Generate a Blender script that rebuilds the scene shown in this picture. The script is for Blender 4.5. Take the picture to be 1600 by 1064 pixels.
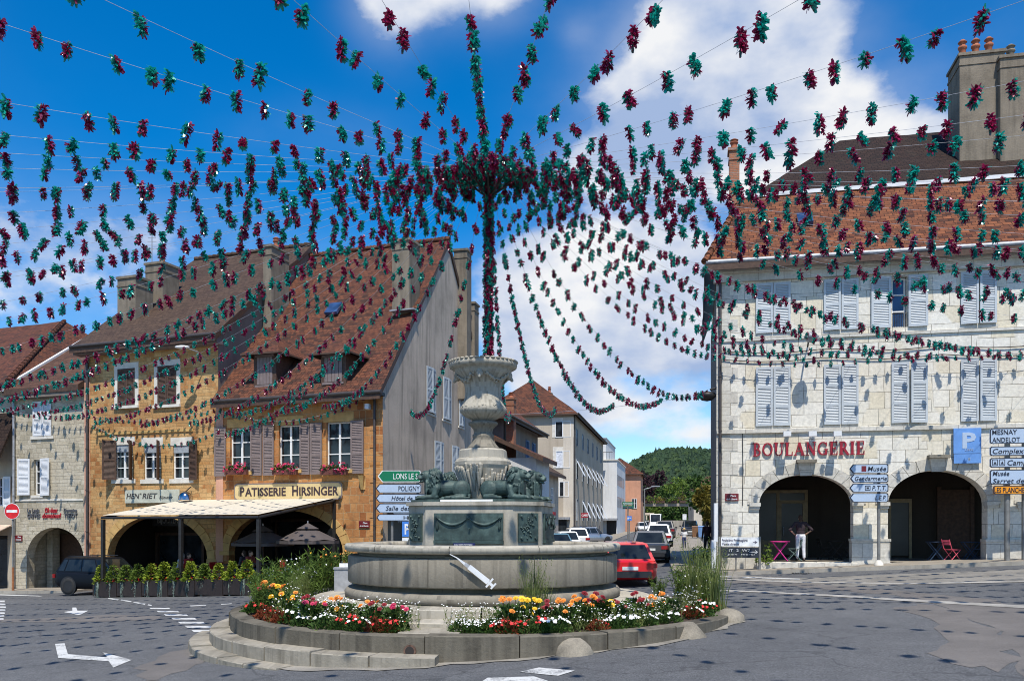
import bpy, bmesh, math, random
from math import sin, cos, tan, pi, radians, sqrt, atan2, hypot
from mathutils import Vector, Matrix, geometry, noise
rng = random.Random(7)
sc = bpy.context.scene
for o in list(bpy.data.objects): bpy.data.objects.remove(o)
COL = sc.collection

# ---------------------------------------------------------------- camera
CH, FPX, YH = 2.2, 1350.0, 818.0        # eye height, focal length and horizon row (in 1600 px of the photograph)
cd = bpy.data.cameras.new('camera'); cam = bpy.data.objects.new('camera', cd); COL.objects.link(cam)
cam.location = (0, 0, CH); cam.rotation_euler = (pi/2, 0, 0)
cd.sensor_fit = 'HORIZONTAL'; cd.sensor_width = 36; cd.lens = 36*FPX/1600
cd.shift_y = (YH-532)/1600.0
cd.clip_start = .1; cd.clip_end = 5000
sc.camera = cam
# ---------------------------------------------------------------- light
SUN_EL, SUN_T = radians(61), radians(4)      # sun behind the camera, a little to its right
sdir = Vector((sin(SUN_T)*cos(SUN_EL), -cos(SUN_T)*cos(SUN_EL), sin(SUN_EL)))
sl = bpy.data.lights.new('sun', 'SUN'); sl.energy = 5.0; sl.angle = radians(.5); sl.color = (1, .945, .85)
so = bpy.data.objects.new('sun', sl); COL.objects.link(so)
so.rotation_euler = (-sdir).to_track_quat('-Z', 'Y').to_euler(); so.location = (0, -20, 60)
sc.view_settings.view_transform = 'Standard'; sc.view_settings.look = 'None'
sc.view_settings.exposure = 0.12; sc.view_settings.gamma = 1.0
sc.cycles.max_bounces = 6; sc.cycles.diffuse_bounces = 3; sc.cycles.glossy_bounces = 3; sc.cycles.transparent_max_bounces = 4
sc.cycles.use_denoising = True; sc.cycles.filter_width = 1.0
try: sc.cycles.denoiser = 'OPENIMAGEDENOISE'
except Exception: pass

W = bpy.data.worlds.new('World'); sc.world = W; W.use_nodes = True
def build_world():
    nt = W.node_tree; nd = nt.nodes; lk = nt.links; nd.clear()
    out = nd.new('ShaderNodeOutputWorld'); bg = nd.new('ShaderNodeBackground')
    sky = nd.new('ShaderNodeTexSky'); sky.sky_type = 'NISHITA'; sky.sun_disc = False
    sky.sun_elevation = SUN_EL; sky.sun_rotation = atan2(sdir.x, sdir.y); sky.altitude = 900; sky.air_density = 1.0
    sky.dust_density = .6; sky.ozone_density = 2.4
    tc = nd.new('ShaderNodeTexCoord'); sep = nd.new('ShaderNodeSeparateXYZ'); lk.new(tc.outputs['Generated'], sep.inputs[0])
    def M(op, a, b=None, c=None, clamp=False):
        n = nd.new('ShaderNodeMath'); n.operation = op; n.use_clamp = clamp
        for i, x in enumerate((a, b, c)):
            if x is None: continue
            if isinstance(x, (int, float)): n.inputs[i].default_value = x
            else: lk.new(x, n.inputs[i])
        return n.outputs[0]
    x, y, z = sep.outputs
    az = M('ARCTAN2', x, y)                       # compass bearing of the direction, 0 straight down the street
    hz = M('SQRT', M('ADD', M('MULTIPLY', x, x), M('MULTIPLY', y, y)))
    el = M('ARCTAN2', z, hz)
    # cumulus banks: (bearing, elevation, half width, half height, weight)
    banks = [(.19, .50, .09, .05, 1.05), (.26, .545, .09, .035, .95), (.17, .435, .10, .045, 1.0), (.30, .43, .10, .05, 1.25), (.39, .375, .10, .045, 1.2), (.465, .345, .06, .035, 1.0), (.10, .385, .06, .035, .9), (.24, .37, .12, .04, .95), (.34, .50, .05, .03, .7),
             (.05, .275, .08, .05, 1.15), (.12, .295, .09, .04, 1.2), (.19, .255, .08, .05, 1.1), (.02, .215, .07, .045, 1.05), (.13, .215, .10, .05, 1.1), (.23, .185, .07, .035, .8),
             (-.135, .550, .045, .045, 1.35), (-.03, .570, .055, .04, 1.4), (-.085, .585, .05, .025, 1.2), (.13, .135, .11, .028, .95), (.05, .15, .05, .04, .85), (.22, .10, .10, .018, .7), (.075, .515, .02, .018, .4),
             (-.50, .24, .26, .07, .55), (-.40, .30, .22, .04, .34), (-.62, .5, .05, .06, .4), (-.2, .41, .1, .03, .22),
             (1.2, .4, .5, .2, 1.0), (-1.4, .3, .5, .15, .9), (2.4, .4, .6, .2, .8), (-2.5, .3, .5, .2, .9)]
    n1 = nd.new('ShaderNodeTexNoise'); n1.inputs['Scale'].default_value = 7; n1.inputs['Detail'].default_value = 9; n1.inputs['Roughness'].default_value = .58
    mp = nd.new('ShaderNodeMapping'); mp.inputs['Scale'].default_value = (1, 1, 1.7); mp.inputs['Location'].default_value = (3.1, .4, 1.2)
    lk.new(tc.outputs['Generated'], mp.inputs['Vector']); lk.new(mp.outputs[0], n1.inputs['Vector'])
    n2 = nd.new('ShaderNodeTexNoise'); n2.inputs['Scale'].default_value = 3.2; n2.inputs['Detail'].default_value = 5; lk.new(mp.outputs[0], n2.inputs['Vector'])
    tot = None
    for (a, e, ra, re_, w) in banks:
        da = M('DIVIDE', M('SUBTRACT', az, a), ra); de = M('DIVIDE', M('SUBTRACT', el, e), re_)
        g = M('MULTIPLY', M('EXPONENT', M('MULTIPLY', M('ADD', M('MULTIPLY', da, da), M('MULTIPLY', de, de)), -1.0)), w)
        tot = g if tot is None else M('ADD', tot, g)
    nz = M('ADD', M('MULTIPLY', M('SUBTRACT', n1.outputs[0], .5), 2.0), M('MULTIPLY', M('SUBTRACT', n2.outputs[0], .5), .7))
    d = M('ADD', M('MINIMUM', tot, 1.25), nz)
    mr = nd.new('ShaderNodeMapRange'); mr.interpolation_type = 'SMOOTHSTEP'
    mr.inputs['From Min'].default_value = .42; mr.inputs['From Max'].default_value = 1.05; lk.new(d, mr.inputs['Value'])
    dens = M('MULTIPLY', mr.outputs[0], M('MINIMUM', M('MULTIPLY', tot, 2.4), 1.0))
    thin = M('MULTIPLY', M('MULTIPLY', tot, .55), M('ADD', n2.outputs[0], .05), clamp=True)
    dens = M('MAXIMUM', dens, thin, clamp=True)
    # cloud body: bright crests, blue-grey bellies
    n3 = nd.new('ShaderNodeTexNoise'); n3.inputs['Scale'].default_value = 8; n3.inputs['Detail'].default_value = 6; n3.inputs['Roughness'].default_value = .5
    mp3 = nd.new('ShaderNodeMapping'); mp3.inputs['Location'].default_value = (3.1, .4, 1.13); mp3.inputs['Scale'].default_value = (1, 1, 1.7)
    lk.new(tc.outputs['Generated'], mp3.inputs['Vector']); lk.new(mp3.outputs[0], n3.inputs['Vector'])
    rp = nd.new('ShaderNodeValToRGB'); rp.color_ramp.elements[0].position = .40; rp.color_ramp.elements[0].color = (8.3, 8.4, 8.6, 1)
    rp.color_ramp.elements[1].position = .64; rp.color_ramp.elements[1].color = (3.4, 4.5, 6.8, 1); lk.new(n3.outputs[0], rp.inputs[0])
    hs = nd.new('ShaderNodeHueSaturation'); hs.inputs['Saturation'].default_value = 1.52; hs.inputs['Hue'].default_value = .502; hs.inputs['Value'].default_value = 1.66
    lk.new(sky.outputs[0], hs.inputs['Color'])
    mx = nd.new('ShaderNodeMix'); mx.data_type = 'RGBA'
    lk.new(dens, mx.inputs['Factor']); lk.new(hs.outputs[0], mx.inputs['A']); lk.new(rp.outputs[0], mx.inputs['B'])
    lk.new(mx.outputs['Result'], bg.inputs['Color']); bg.inputs['Strength'].default_value = .1
    lk.new(bg.outputs[0], out.inputs[0])
build_world()

# ---------------------------------------------------------------- materials
def new_mat(name):
    m = bpy.data.materials.new(name); m.use_nodes = True
    nt = m.node_tree; b = nt.nodes['Principled BSDF']
    return m, nt, b
def nodes_kit(nt):
    nd, lk = nt.nodes, nt.links
    def noise_(vec, scale, detail=4, rough=.55, dist=0):
        n = nd.new('ShaderNodeTexNoise'); n.inputs['Scale'].default_value = scale; n.inputs['Detail'].default_value = detail
        n.inputs['Roughness'].default_value = rough; n.inputs['Distortion'].default_value = dist
        if vec is not None: lk.new(vec, n.inputs['Vector'])
        return n
    def ramp(fac, stops, interp='LINEAR'):
        r = nd.new('ShaderNodeValToRGB'); cr = r.color_ramp; cr.interpolation = interp
        while len(cr.elements) < len(stops): cr.elements.new(.5)
        for e, (p, c) in zip(cr.elements, stops):
            e.position = p; e.color = (*c, 1) if len(c) == 3 else c
        lk.new(fac, r.inputs[0]); return r.outputs[0]
    def mix(f, a, b, mode='MIX'):
        m = nd.new('ShaderNodeMix'); m.data_type = 'RGBA'; m.blend_type = mode
        for s, v in (('Factor', f), ('A', a), ('B', b)):
            i = [q for q in m.inputs if q.name == s and (q.type == ('VALUE' if s == 'Factor' else 'RGBA'))][0]
            if isinstance(v, (int, float)): i.default_value = v
            elif isinstance(v, tuple): i.default_value = (*v, 1) if len(v) == 3 else v
            else: lk.new(v, i)
        return [q for q in m.outputs if q.type == 'RGBA'][0]
    def mapping(vec, scale=(1, 1, 1), loc=(0, 0, 0), rot=(0, 0, 0)):
        n = nd.new('ShaderNodeMapping'); n.inputs['Scale'].default_value = scale; n.inputs['Location'].default_value = loc; n.inputs['Rotation'].default_value = rot
        lk.new(vec, n.inputs['Vector']); return n.outputs[0]
    def math_(op, a, b=None):
        n = nd.new('ShaderNodeMath'); n.operation = op
        for i, x in enumerate((a, b)):
            if x is None: continue
            if isinstance(x, (int, float)): n.inputs[i].default_value = x
            else: lk.new(x, n.inputs[i])
        return n.outputs[0]
    def bump(h, strength=.3, dist=.02):
        n = nd.new('ShaderNodeBump'); n.inputs['Strength'].default_value = strength; n.inputs['Distance'].default_value = dist
        lk.new(h, n.inputs['Height']); return n.outputs[0]
    return noise_, ramp, mix, mapping, math_, bump
def sc3(c, k): return tuple(min(1, max(0, x*k)) for x in c)
MATS = {}
def plain(name, col, rough=.6, metal=0, var=.25, nscale=6, bumpy=.0, spec=None, coat=0):
    if name in MATS: return MATS[name]
    m, nt, b = new_mat(name); noise_, ramp, mix, mapping, math_, bump = nodes_kit(nt)
    tc = nt.nodes.new('ShaderNodeTexCoord')
    n = noise_(tc.outputs['Object'], nscale, 5)
    c = ramp(n.outputs[0], [(.3, sc3(col, 1-var)), (.7, sc3(col, 1+var))])
    nt.links.new(c, b.inputs['Base Color']); b.inputs['Roughness'].default_value = rough; b.inputs['Metallic'].default_value = metal
    if spec is not None: b.inputs['Specular IOR Level'].default_value = spec
    if coat: b.inputs['Coat Weight'].default_value = coat; b.inputs['Coat Roughness'].default_value = .05
    if bumpy:
        n2 = noise_(tc.outputs['Object'], nscale*6, 6)
        nt.links.new(bump(n2.outputs[0], bumpy, .02), b.inputs['Normal'])
    MATS[name] = m; return m
def masonry(name, c1, c2, c3, mortar, bw, bh, msize=.012, warp=.05, stain=(.06, .05, .04), stain_amt=.35, bumpd=.03, rough=.9, streak=.4, sub=True, blotch=.5):
    m, nt, b = new_mat(name); noise_, ramp, mix, mapping, math_, bump = nodes_kit(nt); nd, lk = nt.nodes, nt.links
    uv = nd.new('ShaderNodeUVMap'); uv.uv_map = 'UVMap'
    wn = noise_(uv.outputs[0], 1.1, 2); add = nd.new('ShaderNodeVectorMath'); add.operation = 'MULTIPLY_ADD'
    lk.new(wn.outputs['Color'], add.inputs[0]); add.inputs[1].default_value = (warp*2, warp, 0); lk.new(uv.outputs[0], add.inputs[2])
    def bricks(w, h, off, loc, A, B):
        br = nd.new('ShaderNodeTexBrick'); br.offset = off; br.squash = 1.5; br.squash_frequency = 3; br.offset_frequency = 2
        br.inputs['Scale'].default_value = 1; br.inputs['Brick Width'].default_value = w; br.inputs['Row Height'].default_value = h
        br.inputs['Mortar Size'].default_value = msize; br.inputs['Mortar Smooth'].default_value = .25; br.inputs['Bias'].default_value = 0
        br.inputs['Color1'].default_value = (*A, 1); br.inputs['Color2'].default_value = (*B, 1); br.inputs['Mortar'].default_value = (*mortar, 1)
        lk.new(mapping(add.outputs[0], loc=loc), br.inputs['Vector']); return br
    b1 = bricks(bw, bh, .5, (0, 0, 0), c1, c2)
    fac = b1.outputs['Fac']; col = b1.outputs['Color']
    if sub:                                             # patches of other coursing
        b2 = bricks(bw*.62, bh*1.34, .37, (.31, .17, 0), c2, c3)
        pm = ramp(noise_(uv.outputs[0], .55, 1).outputs[0], [(.49, (0, 0, 0)), (.52, (1, 1, 1))])
        col = mix(pm, col, b2.outputs['Color']); fac = mix(pm, fac, b2.outputs['Fac'])
    g = noise_(uv.outputs[0], 9, 6, .65)
    col = mix(.55, col, ramp(g.outputs[0], [(.25, (.55, .55, .55)), (.75, (1.25, 1.25, 1.25))]), 'MULTIPLY')
    big = noise_(uv.outputs[0], .35, 5, .6)
    col = mix(blotch, col, ramp(big.outputs[0], [(.3, sc3(c3, .9)), (.5, (1, 1, 1)), (.7, (1, 1, 1))]), 'MULTIPLY')
    st = noise_(mapping(uv.outputs[0], (1.6, .12, 1)), 1.6, 6, .65)
    sm = math_('MULTIPLY', ramp(st.outputs[0], [(.5, (0, 0, 0)), (.72, (1, 1, 1))]), stain_amt*streak*2)
    col = mix(sm, col, stain)
    sp = noise_(uv.outputs[0], 2.7, 8, .75)
    col = mix(math_('MULTIPLY', ramp(sp.outputs[0], [(.58, (0, 0, 0)), (.7, (1, 1, 1))]), stain_amt), col, stain)
    lk.new(col, b.inputs['Base Color']); b.inputs['Roughness'].default_value = rough; b.inputs['Specular IOR Level'].default_value = .25
    h = mix(.35, fac, g.outputs[0], 'SUBTRACT')
    inv = nd.new('ShaderNodeInvert'); lk.new(h, inv.inputs['Color'])
    lk.new(bump(inv.outputs[0], .7, bumpd), b.inputs['Normal'])
    MATS[name] = m; return m
def tiles(name, c1, c2, c3, tw=.2, th=.17, moss=.25, light=None, mort=.25):
    m, nt, b = new_mat(name); noise_, ramp, mix, mapping, math_, bump = nodes_kit(nt); nd, lk = nt.nodes, nt.links
    uv = nd.new('ShaderNodeUVMap'); uv.uv_map = 'UVMap'
    wn = noise_(uv.outputs[0], .8, 3); add = nd.new('ShaderNodeVectorMath'); add.operation = 'MULTIPLY_ADD'
    lk.new(wn.outputs['Color'], add.inputs[0]); add.inputs[1].default_value = (.08, .09, 0); lk.new(uv.outputs[0], add.inputs[2])
    def br(A, B, sx, sy, off):
        t = nd.new('ShaderNodeTexBrick'); t.offset = .5
        t.inputs['Scale'].default_value = 1; t.inputs['Brick Width'].default_value = tw*sx; t.inputs['Row Height'].default_value = th*sy
        t.inputs['Mortar Size'].default_value = .014; t.inputs['Mortar Smooth'].default_value = .3
        t.inputs['Color1'].default_value = (*A, 1); t.inputs['Color2'].default_value = (*B, 1); t.inputs['Mortar'].default_value = (*sc3(c1, mort), 1)
        lk.new(mapping(add.outputs[0], loc=off), t.inputs['Vector']); return t
    t1 = br(c1, c2, 1, 1, (0, 0, 0)); t2 = br(c3, c2, 1, 1, (0, 0, 0))
    wn2 = nd.new('ShaderNodeTexBrick'); wn2.offset = .5
    for k, v in (('Scale', 1), ('Brick Width', tw*2.7), ('Row Height', th*1), ('Mortar Size', 0)): wn2.inputs[k].default_value = v
    wn2.inputs['Color1'].default_value = (0, 0, 0, 1); wn2.inputs['Color2'].default_value = (1, 1, 1, 1); lk.new(mapping(add.outputs[0], loc=(.1, 0, 0)), wn2.inputs['Vector'])
    pm = ramp(math_('ADD', math_('MULTIPLY', wn2.outputs['Color'], .55), math_('MULTIPLY', noise_(uv.outputs[0], .5, 5, .6).outputs[0], .75)), [(.6, (0, 0, 0)), (.74, (1, 1, 1))])
    col = mix(pm, t1.outputs['Color'], t2.outputs['Color'])
    g = noise_(uv.outputs[0], 7, 5, .7)
    col = mix(.6, col, ramp(g.outputs[0], [(.25, (.5, .5, .5)), (.78, (1.35, 1.35, 1.35))]), 'MULTIPLY')
    sp = noise_(uv.outputs[0], 1.1, 8, .7)
    col = mix(math_('MULTIPLY', ramp(sp.outputs[0], [(.5, (0, 0, 0)), (.68, (1, 1, 1))]), moss), col, (.035, .03, .022))
    lk.new(col, b.inputs['Base Color']); b.inputs['Roughness'].default_value = .85; b.inputs['Specular IOR Level'].default_value = .2
    # each row is a step that overlaps the one below
    sy = nd.new('ShaderNodeSeparateXYZ'); lk.new(add.outputs[0], sy.inputs[0])
    saw = math_('SUBTRACT', 1.0, math_('FRACT', math_('DIVIDE', sy.outputs[1], th)))
    h = math_('ADD', math_('MULTIPLY', saw, .8), math_('MULTIPLY', g.outputs[0], .7))
    lk.new(bump(h, .8, .035), b.inputs['Normal'])
    MATS[name] = m; return m
def plaster(name, col, dark, streak=.5, scale=.35, rough=.92, bumpy=.25, blot=.5):
    m, nt, b = new_mat(name); noise_, ramp, mix, mapping, math_, bump = nodes_kit(nt); nd, lk = nt.nodes, nt.links
    uv = nd.new('ShaderNodeUVMap'); uv.uv_map = 'UVMap'
    big = noise_(uv.outputs[0], scale, 7, .62); c = ramp(big.outputs[0], [(.32, sc3(col, 1-.35*blot)), (.5, col), (.7, sc3(col, 1+.22*blot))])
    st = noise_(mapping(uv.outputs[0], (1.9, .16, 1)), 1.3, 7, .62)
    c = mix(math_('MULTIPLY', ramp(st.outputs[0], [(.48, (0, 0, 0)), (.7, (1, 1, 1))]), streak), c, dark)
    g = noise_(uv.outputs[0], 14, 6, .7)
    c = mix(.4, c, ramp(g.outputs[0], [(.25, (.7, .7, .7)), (.75, (1.15, 1.15, 1.15))]), 'MULTIPLY')
    lk.new(c, b.inputs['Base Color']); b.inputs['Roughness'].default_value = rough; b.inputs['Specular IOR Level'].default_value = .2
    lk.new(bump(g.outputs[0], bumpy, .02), b.inputs['Normal']); MATS[name] = m; return m
def glass(name, col=(.02, .025, .03), rough=.05):
    if name in MATS: return MATS[name]
    m, nt, b = new_mat(name); noise_, ramp, mix, mapping, math_, bump = nodes_kit(nt)
    tc = nt.nodes.new('ShaderNodeTexCoord'); n = noise_(tc.outputs['Object'], 1.3, 2)
    nt.links.new(ramp(n.outputs[0], [(.35, sc3(col, .5)), (.7, sc3(col, 1.6))]), b.inputs['Base Color'])
    b.inputs['Roughness'].default_value = rough; b.inputs['Specular IOR Level'].default_value = .5
    nt.links.new(bump(n.outputs[0], .06, .05), b.inputs['Normal']); MATS[name] = m; return m

# ---------------------------------------------------------------- mesh builder
ORG = {}
class MB:
    def __init__(s): s.v = []; s.f = []; s.mi = []; s.sm = []
    def add(s, vs, fs, mi=0, smooth=False):
        o = len(s.v); s.v.extend(Vector(p) for p in vs)
        for f in fs: s.f.append([o+i for i in f]); s.mi.append(mi); s.sm.append(smooth)
        return s
    def poly(s, vs, mi=0): return s.add(vs, [list(range(len(vs)))], mi)
    def hexa(s, p, mi=0):       # 8 points: bottom ring 0-3, top ring 4-7
        return s.add(p, [(3, 2, 1, 0), (4, 5, 6, 7), (0, 1, 5, 4), (1, 2, 6, 5), (2, 3, 7, 6), (3, 0, 4, 7)], mi)
    def box(s, c, d, rz=0, mi=0, M=None):
        x, y, z = (q/2 for q in d); ps = []
        for zz in (-z, z):
            for a, b_ in ((-x, -y), (x, -y), (x, y), (-x, y)):
                p = Vector((a*cos(rz)-b_*sin(rz), a*sin(rz)+b_*cos(rz), zz))+Vector(c); ps.append(M @ p if M else p)
        return s.hexa(ps, mi)
    def fbox(s, F, u0, u1, v0, v1, z0, z1, mi=0):
        ps = [F.pt(u, v, z) for z in (z0, z1) for (u, v) in ((u0, v0), (u1, v0), (u1, v1), (u0, v1))]
        return s.hexa(ps, mi)
    def tube(s, pts, r, n=8, mi=0, caps=True, smooth=True):
        pts = [Vector(p) for p in pts]; k = len(pts); rs = r if isinstance(r, (list, tuple)) else [r]*k
        vs = []; up = None
        for i, p in enumerate(pts):
            d = (pts[min(i+1, k-1)]-pts[max(i-1, 0)])
            d = d.normalized() if d.length > 1e-9 else Vector((0, 0, 1))
            if up is None: up = Vector((1, 0, 0)) if abs(d.x) < .8 else Vector((0, 1, 0))
            a = (up-d*up.dot(d)).normalized(); b_ = d.cross(a); up = a
            for j in range(n):
                t = 2*pi*j/n; vs.append(p+(a*cos(t)+b_*sin(t))*rs[i])
        fs = [(i*n+j, i*n+(j+1) % n, (i+1)*n+(j+1) % n, (i+1)*n+j) for i in range(k-1) for j in range(n)]
        s.add(vs, fs, mi, smooth)
        if caps: s.add(vs[:n], [list(range(n))[::-1]], mi); s.add(vs[-n:], [list(range(n))], mi)
        return s
    def lathe(s, prof, c, n=32, mi=0, smooth=True, a0=0, a1=2*pi, sq=None):
        full = abs(a1-a0-2*pi) < 1e-6; m = n if full else n+1; vs = []
        for (r, z) in prof:
            for j in range(m):
                t = a0+(a1-a0)*j/n; vs.append((c[0]+r*cos(t), c[1]+r*sin(t), c[2]+z))
        fs = []
        for i in range(len(prof)-1):
            for j in range(n):
                j2 = (j+1) % m; fs.append((i*m+j, i*m+j2, (i+1)*m+j2, (i+1)*m+j))
        return s.add(vs, fs, mi, smooth)
    def ell(s, c, r, seg=12, rings=8, M=None, mi=0):
        r = (r, r, r) if isinstance(r, (int, float)) else r; vs = []
        for i in range(rings+1):
            ph = pi*i/rings
            for j in range(seg):
                t = 2*pi*j/seg; p = Vector((r[0]*sin(ph)*cos(t), r[1]*sin(ph)*sin(t), r[2]*cos(ph)))
                vs.append((M @ p if M else p)+Vector(c))
        fs = [(i*seg+j, (i+1)*seg+j, (i+1)*seg+(j+1) % seg, i*seg+(j+1) % seg) for i in range(rings) for j in range(seg)]
        return s.add(vs, fs, mi, True)
    def cap(s, a, b, ra, rb, n=10, mi=0):     # a tapered limb with round ends
        a = Vector(a); b = Vector(b); d = b-a
        if d.length < 1e-6: return s.ell(a, ra)
        d.normalize(); pts = []; rs = []
        for k in range(4): q = pi/2*(k/3); pts.append(a-d*ra*cos(q)); rs.append(max(ra*sin(q), .001))
        for k in range(4): q = pi/2*(1-k/3); pts.append(b+d*rb*cos(q)); rs.append(max(rb*sin(q), .001))
        return s.tube(pts, rs, n, mi)
    def wall(s, F, outer, holes, v=0, mi=0, depth=.3, mi_rev=None):
        """flat wall in the plane v of frame F with real openings; jambs run `depth` inwards"""
        polys = [[Vector((a, b, 0)) for a, b in outer]]+[[Vector((a, b, 0)) for a, b in h] for h in holes]
        flat = [q for pl in polys for q in pl]; tris = geometry.tessellate_polygon(polys)
        fs = []
        for t in tris:
            a, b, c = (flat[i] for i in t)
            cr = (b-a).cross(c-a).z
            if abs(cr) < 1e-9: continue
            fs.append(t if cr > 0 else t[::-1])
        s.add([F.pt(q.x, v, q.y) for q in flat], fs, mi)
        for h in holes:
            n = len(h); vs = [F.pt(a, v, b) for a, b in h]+[F.pt(a, v+depth, b) for a, b in h]
            ar = sum(h[i][0]*h[(i+1) % n][1]-h[(i+1) % n][0]*h[i][1] for i in range(n))
            q = [(i, (i+1) % n, n+(i+1) % n, n+i) for i in range(n)]
            s.add(vs, q if ar < 0 else [x[::-1] for x in q], mi if mi_rev is None else mi_rev)
        return s
    def build(s, name, mats, parent=None, org=None, smooth=None):
        me = bpy.data.meshes.new(name)
        if parent is not None: O = ORG[parent.name]
        else: O = Vector(org) if org is not None else Vector((0, 0, 0))
        me.from_pydata([p-O for p in s.v], [], s.f)
        mats = mats if isinstance(mats, (list, tuple)) else [mats]
        for m in mats: me.materials.append(m)
        me.polygons.foreach_set('material_index', s.mi)
        me.polygons.foreach_set('use_smooth', s.sm if smooth is None else [smooth]*len(s.f))
        uv = me.uv_layers.new(name='UVMap'); data = [0.0]*(2*len(me.loops))
        for p in me.polygons:
            n = p.normal
            if abs(n.z) > .96: t = Vector((1, 0, 0)); w = Vector((0, 1, 0))
            else:
                t = Vector((-n.y, n.x, 0)).normalized(); w = n.cross(t)
                if w.z < 0: w = -w
            for li in p.loop_indices:
                q = me.vertices[me.loops[li].vertex_index].co+O
                data[2*li] = q.dot(t); data[2*li+1] = q.dot(w)
        uv.data.foreach_set('uv', data)
        o = bpy.data.objects.new(name, me); COL.objects.link(o)
        if parent is not None: o.parent = parent
        else: o.location = O
        ORG[o.name] = O.copy()
        return o
def tag(o, label=None, cat=None, group=None, kind=None):
    if label: o['label'] = label
    if cat: o['category'] = cat
    if group: o['group'] = group
    if kind: o['kind'] = kind
    return o
def thing(name, loc, label, cat, group=None, rz=None):
    """an Empty at the thing's base; with rz its parts are modelled in local coordinates"""
    o = bpy.data.objects.new(name, None); COL.objects.link(o); o.location = loc; o.empty_display_size = .2
    if rz is not None: o.rotation_euler = (0, 0, rz); ORG[o.name] = Vector((0, 0, 0))
    else: ORG[o.name] = Vector(loc)
    return tag(o, label, cat, group)
def copy_tree(o, parent=None):
    c = o.copy(); COL.objects.link(c); ORG[c.name] = ORG[o.name]
    if parent is not None: c.parent = parent
    for ch in list(o.children): copy_tree(ch, c)
    return c
def share(o, name, parent):
    """one more part that shares the mesh of o"""
    c = bpy.data.objects.new(name, o.data); COL.objects.link(c); c.parent = parent; ORG[c.name] = ORG[parent.name]; return c

# ---------------------------------------------------------------- places
def ground_z(x, y): return .05*max(-30, min(26, x))
def gpt(px, py, dz=0.0):
    """the point of the sloping square seen at a pixel of the photograph"""
    a = (px-800)/FPX; b = (py-YH)/FPX; Y = CH/(b+.05*a); X = a*Y
    return Vector((X, Y, ground_z(X, Y)+dz))
class Frame:
    """a vertical plane: u along it, v behind it, z up; g is the direction 'behind' (may be skewed)"""
    def __init__(s, o, ang, gang=None):
        s.o = Vector((o[0], o[1], 0)); s.U = Vector((cos(ang), sin(ang), 0))
        ga = ang+pi/2 if gang is None else gang
        s.G = Vector((cos(ga), sin(ga), 0)); s.N = Vector((s.U.y, -s.U.x, 0))
    def pt(s, u, v, z): return s.o+s.U*u+s.G*v+Vector((0, 0, z))
    def u(s, px, v=0):
        k = (px-800)/FPX; p = s.o+s.G*v
        return (k*p.y-p.x)/(s.U.x-k*s.U.y)
    def Y(s, px, v=0): return (s.pt(s.u(px, v), v, 0)).y
    def z(s, px, py, v=0): return CH+(YH-py)/FPX*s.Y(px, v)
    def rect(s, x0, x1, y0, y1, v=0):
        xm = (x0+x1)/2
        return s.u(x0, v), s.u(x1, v), s.z(xm, y1, v), s.z(xm, y0, v)
def rect_pts(u0, u1, z0, z1): return [(u0, z0), (u1, z0), (u1, z1), (u0, z1)]
def arch_pts(u0, u1, z0, zs, zt, n=18):
    c = (u0+u1)/2; r = (u1-u0)/2
    return [(u0, z0), (u1, z0)]+[(c+r*cos(pi*i/n), zs+(zt-zs)*sin(pi*i/n)) for i in range(n+1)]

# ---------------------------------------------------------------- lettering
def text_pts(body, size=1.0, shear=0, extrude=.01, bold=0.0, space=1.0):
    cu = bpy.data.curves.new('t', 'FONT'); cu.body = body; cu.size = size; cu.extrude = extrude; cu.shear = shear
    cu.offset = bold; cu.space_character = space; cu.resolution_u = 2
    ob = bpy.data.objects.new('t', cu); me = bpy.data.meshes.new_from_object(ob)
    vs = [v.co.copy() for v in me.vertices]; fs = [tuple(p.vertices) for p in me.polygons]
    bpy.data.objects.remove(ob); bpy.data.curves.remove(cu); bpy.data.meshes.remove(me)
    return vs, fs
def letters(mb, F, body, u0, u1, z0, h, v=-.02, mi=0, shear=0, bold=0.0, fit=True, align='L', space=1.0, th=.008):
    """writing of cap height h on frame F between u0 and u1"""
    vs, fs = text_pts(body, 1.0, shear, .01, bold, space)
    if not vs: return
    x0 = min(p.x for p in vs); x1 = max(p.x for p in vs)
    k = h/.7; kx = k
    if fit and (x1-x0)*k > (u1-u0) or fit == 'force': kx = (u1-u0)/(x1-x0)
    wd = (x1-x0)*kx; off = {'L': u0, 'R': u1-wd, 'C': (u0+u1-wd)/2}[align]
    mb.add([F.pt(off+(p.x-x0)*kx, v-th*(p.z/.01), z0+p.y*k) for p in vs], fs, mi)
# ---------------------------------------------------------------- palette
M_ochre = masonry('ochre_sandstone', (.50, .225, .07), (.60, .305, .115), (.35, .125, .042), (.52, .36, .19), .52, .27, .012, .06, (.16, .085, .03), .28, .04)
M_rubble = masonry('ochre_rubble', (.54, .295, .11), (.62, .395, .175), (.42, .18, .058), (.46, .31, .14), .42, .15, .012, .09, (.2, .11, .05), .25, .05)
M_pale = masonry('pale_rubble', (.50, .435, .32), (.57, .51, .395), (.40, .35, .25), (.42, .37, .28), .5, .17, .012, .09, (.17, .14, .1), .28, .05)
M_white = masonry('white_limestone', (.74, .70, .60), (.80, .765, .68), (.71, .635, .48), (.26, .235, .19), .86, .44, .008, .03, (.13, .115, .095), .2, .03, blotch=.15)
M_ashlar = masonry('dressed_limestone', (.60, .57, .50), (.66, .63, .56), (.52, .47, .38), (.30, .27, .23), .9, .5, .007, .01, (.16, .14, .115), .3, .012, sub=False)
M_fount = plaster('fountain_stone', (.245, .22, .175), (.07, .062, .05), .7, .6, .9, .35, .6)
M_fount2 = plaster('pale_fountain_stone', (.43, .395, .325), (.10, .09, .068), .7, .7, .9, .3, .4)
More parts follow.
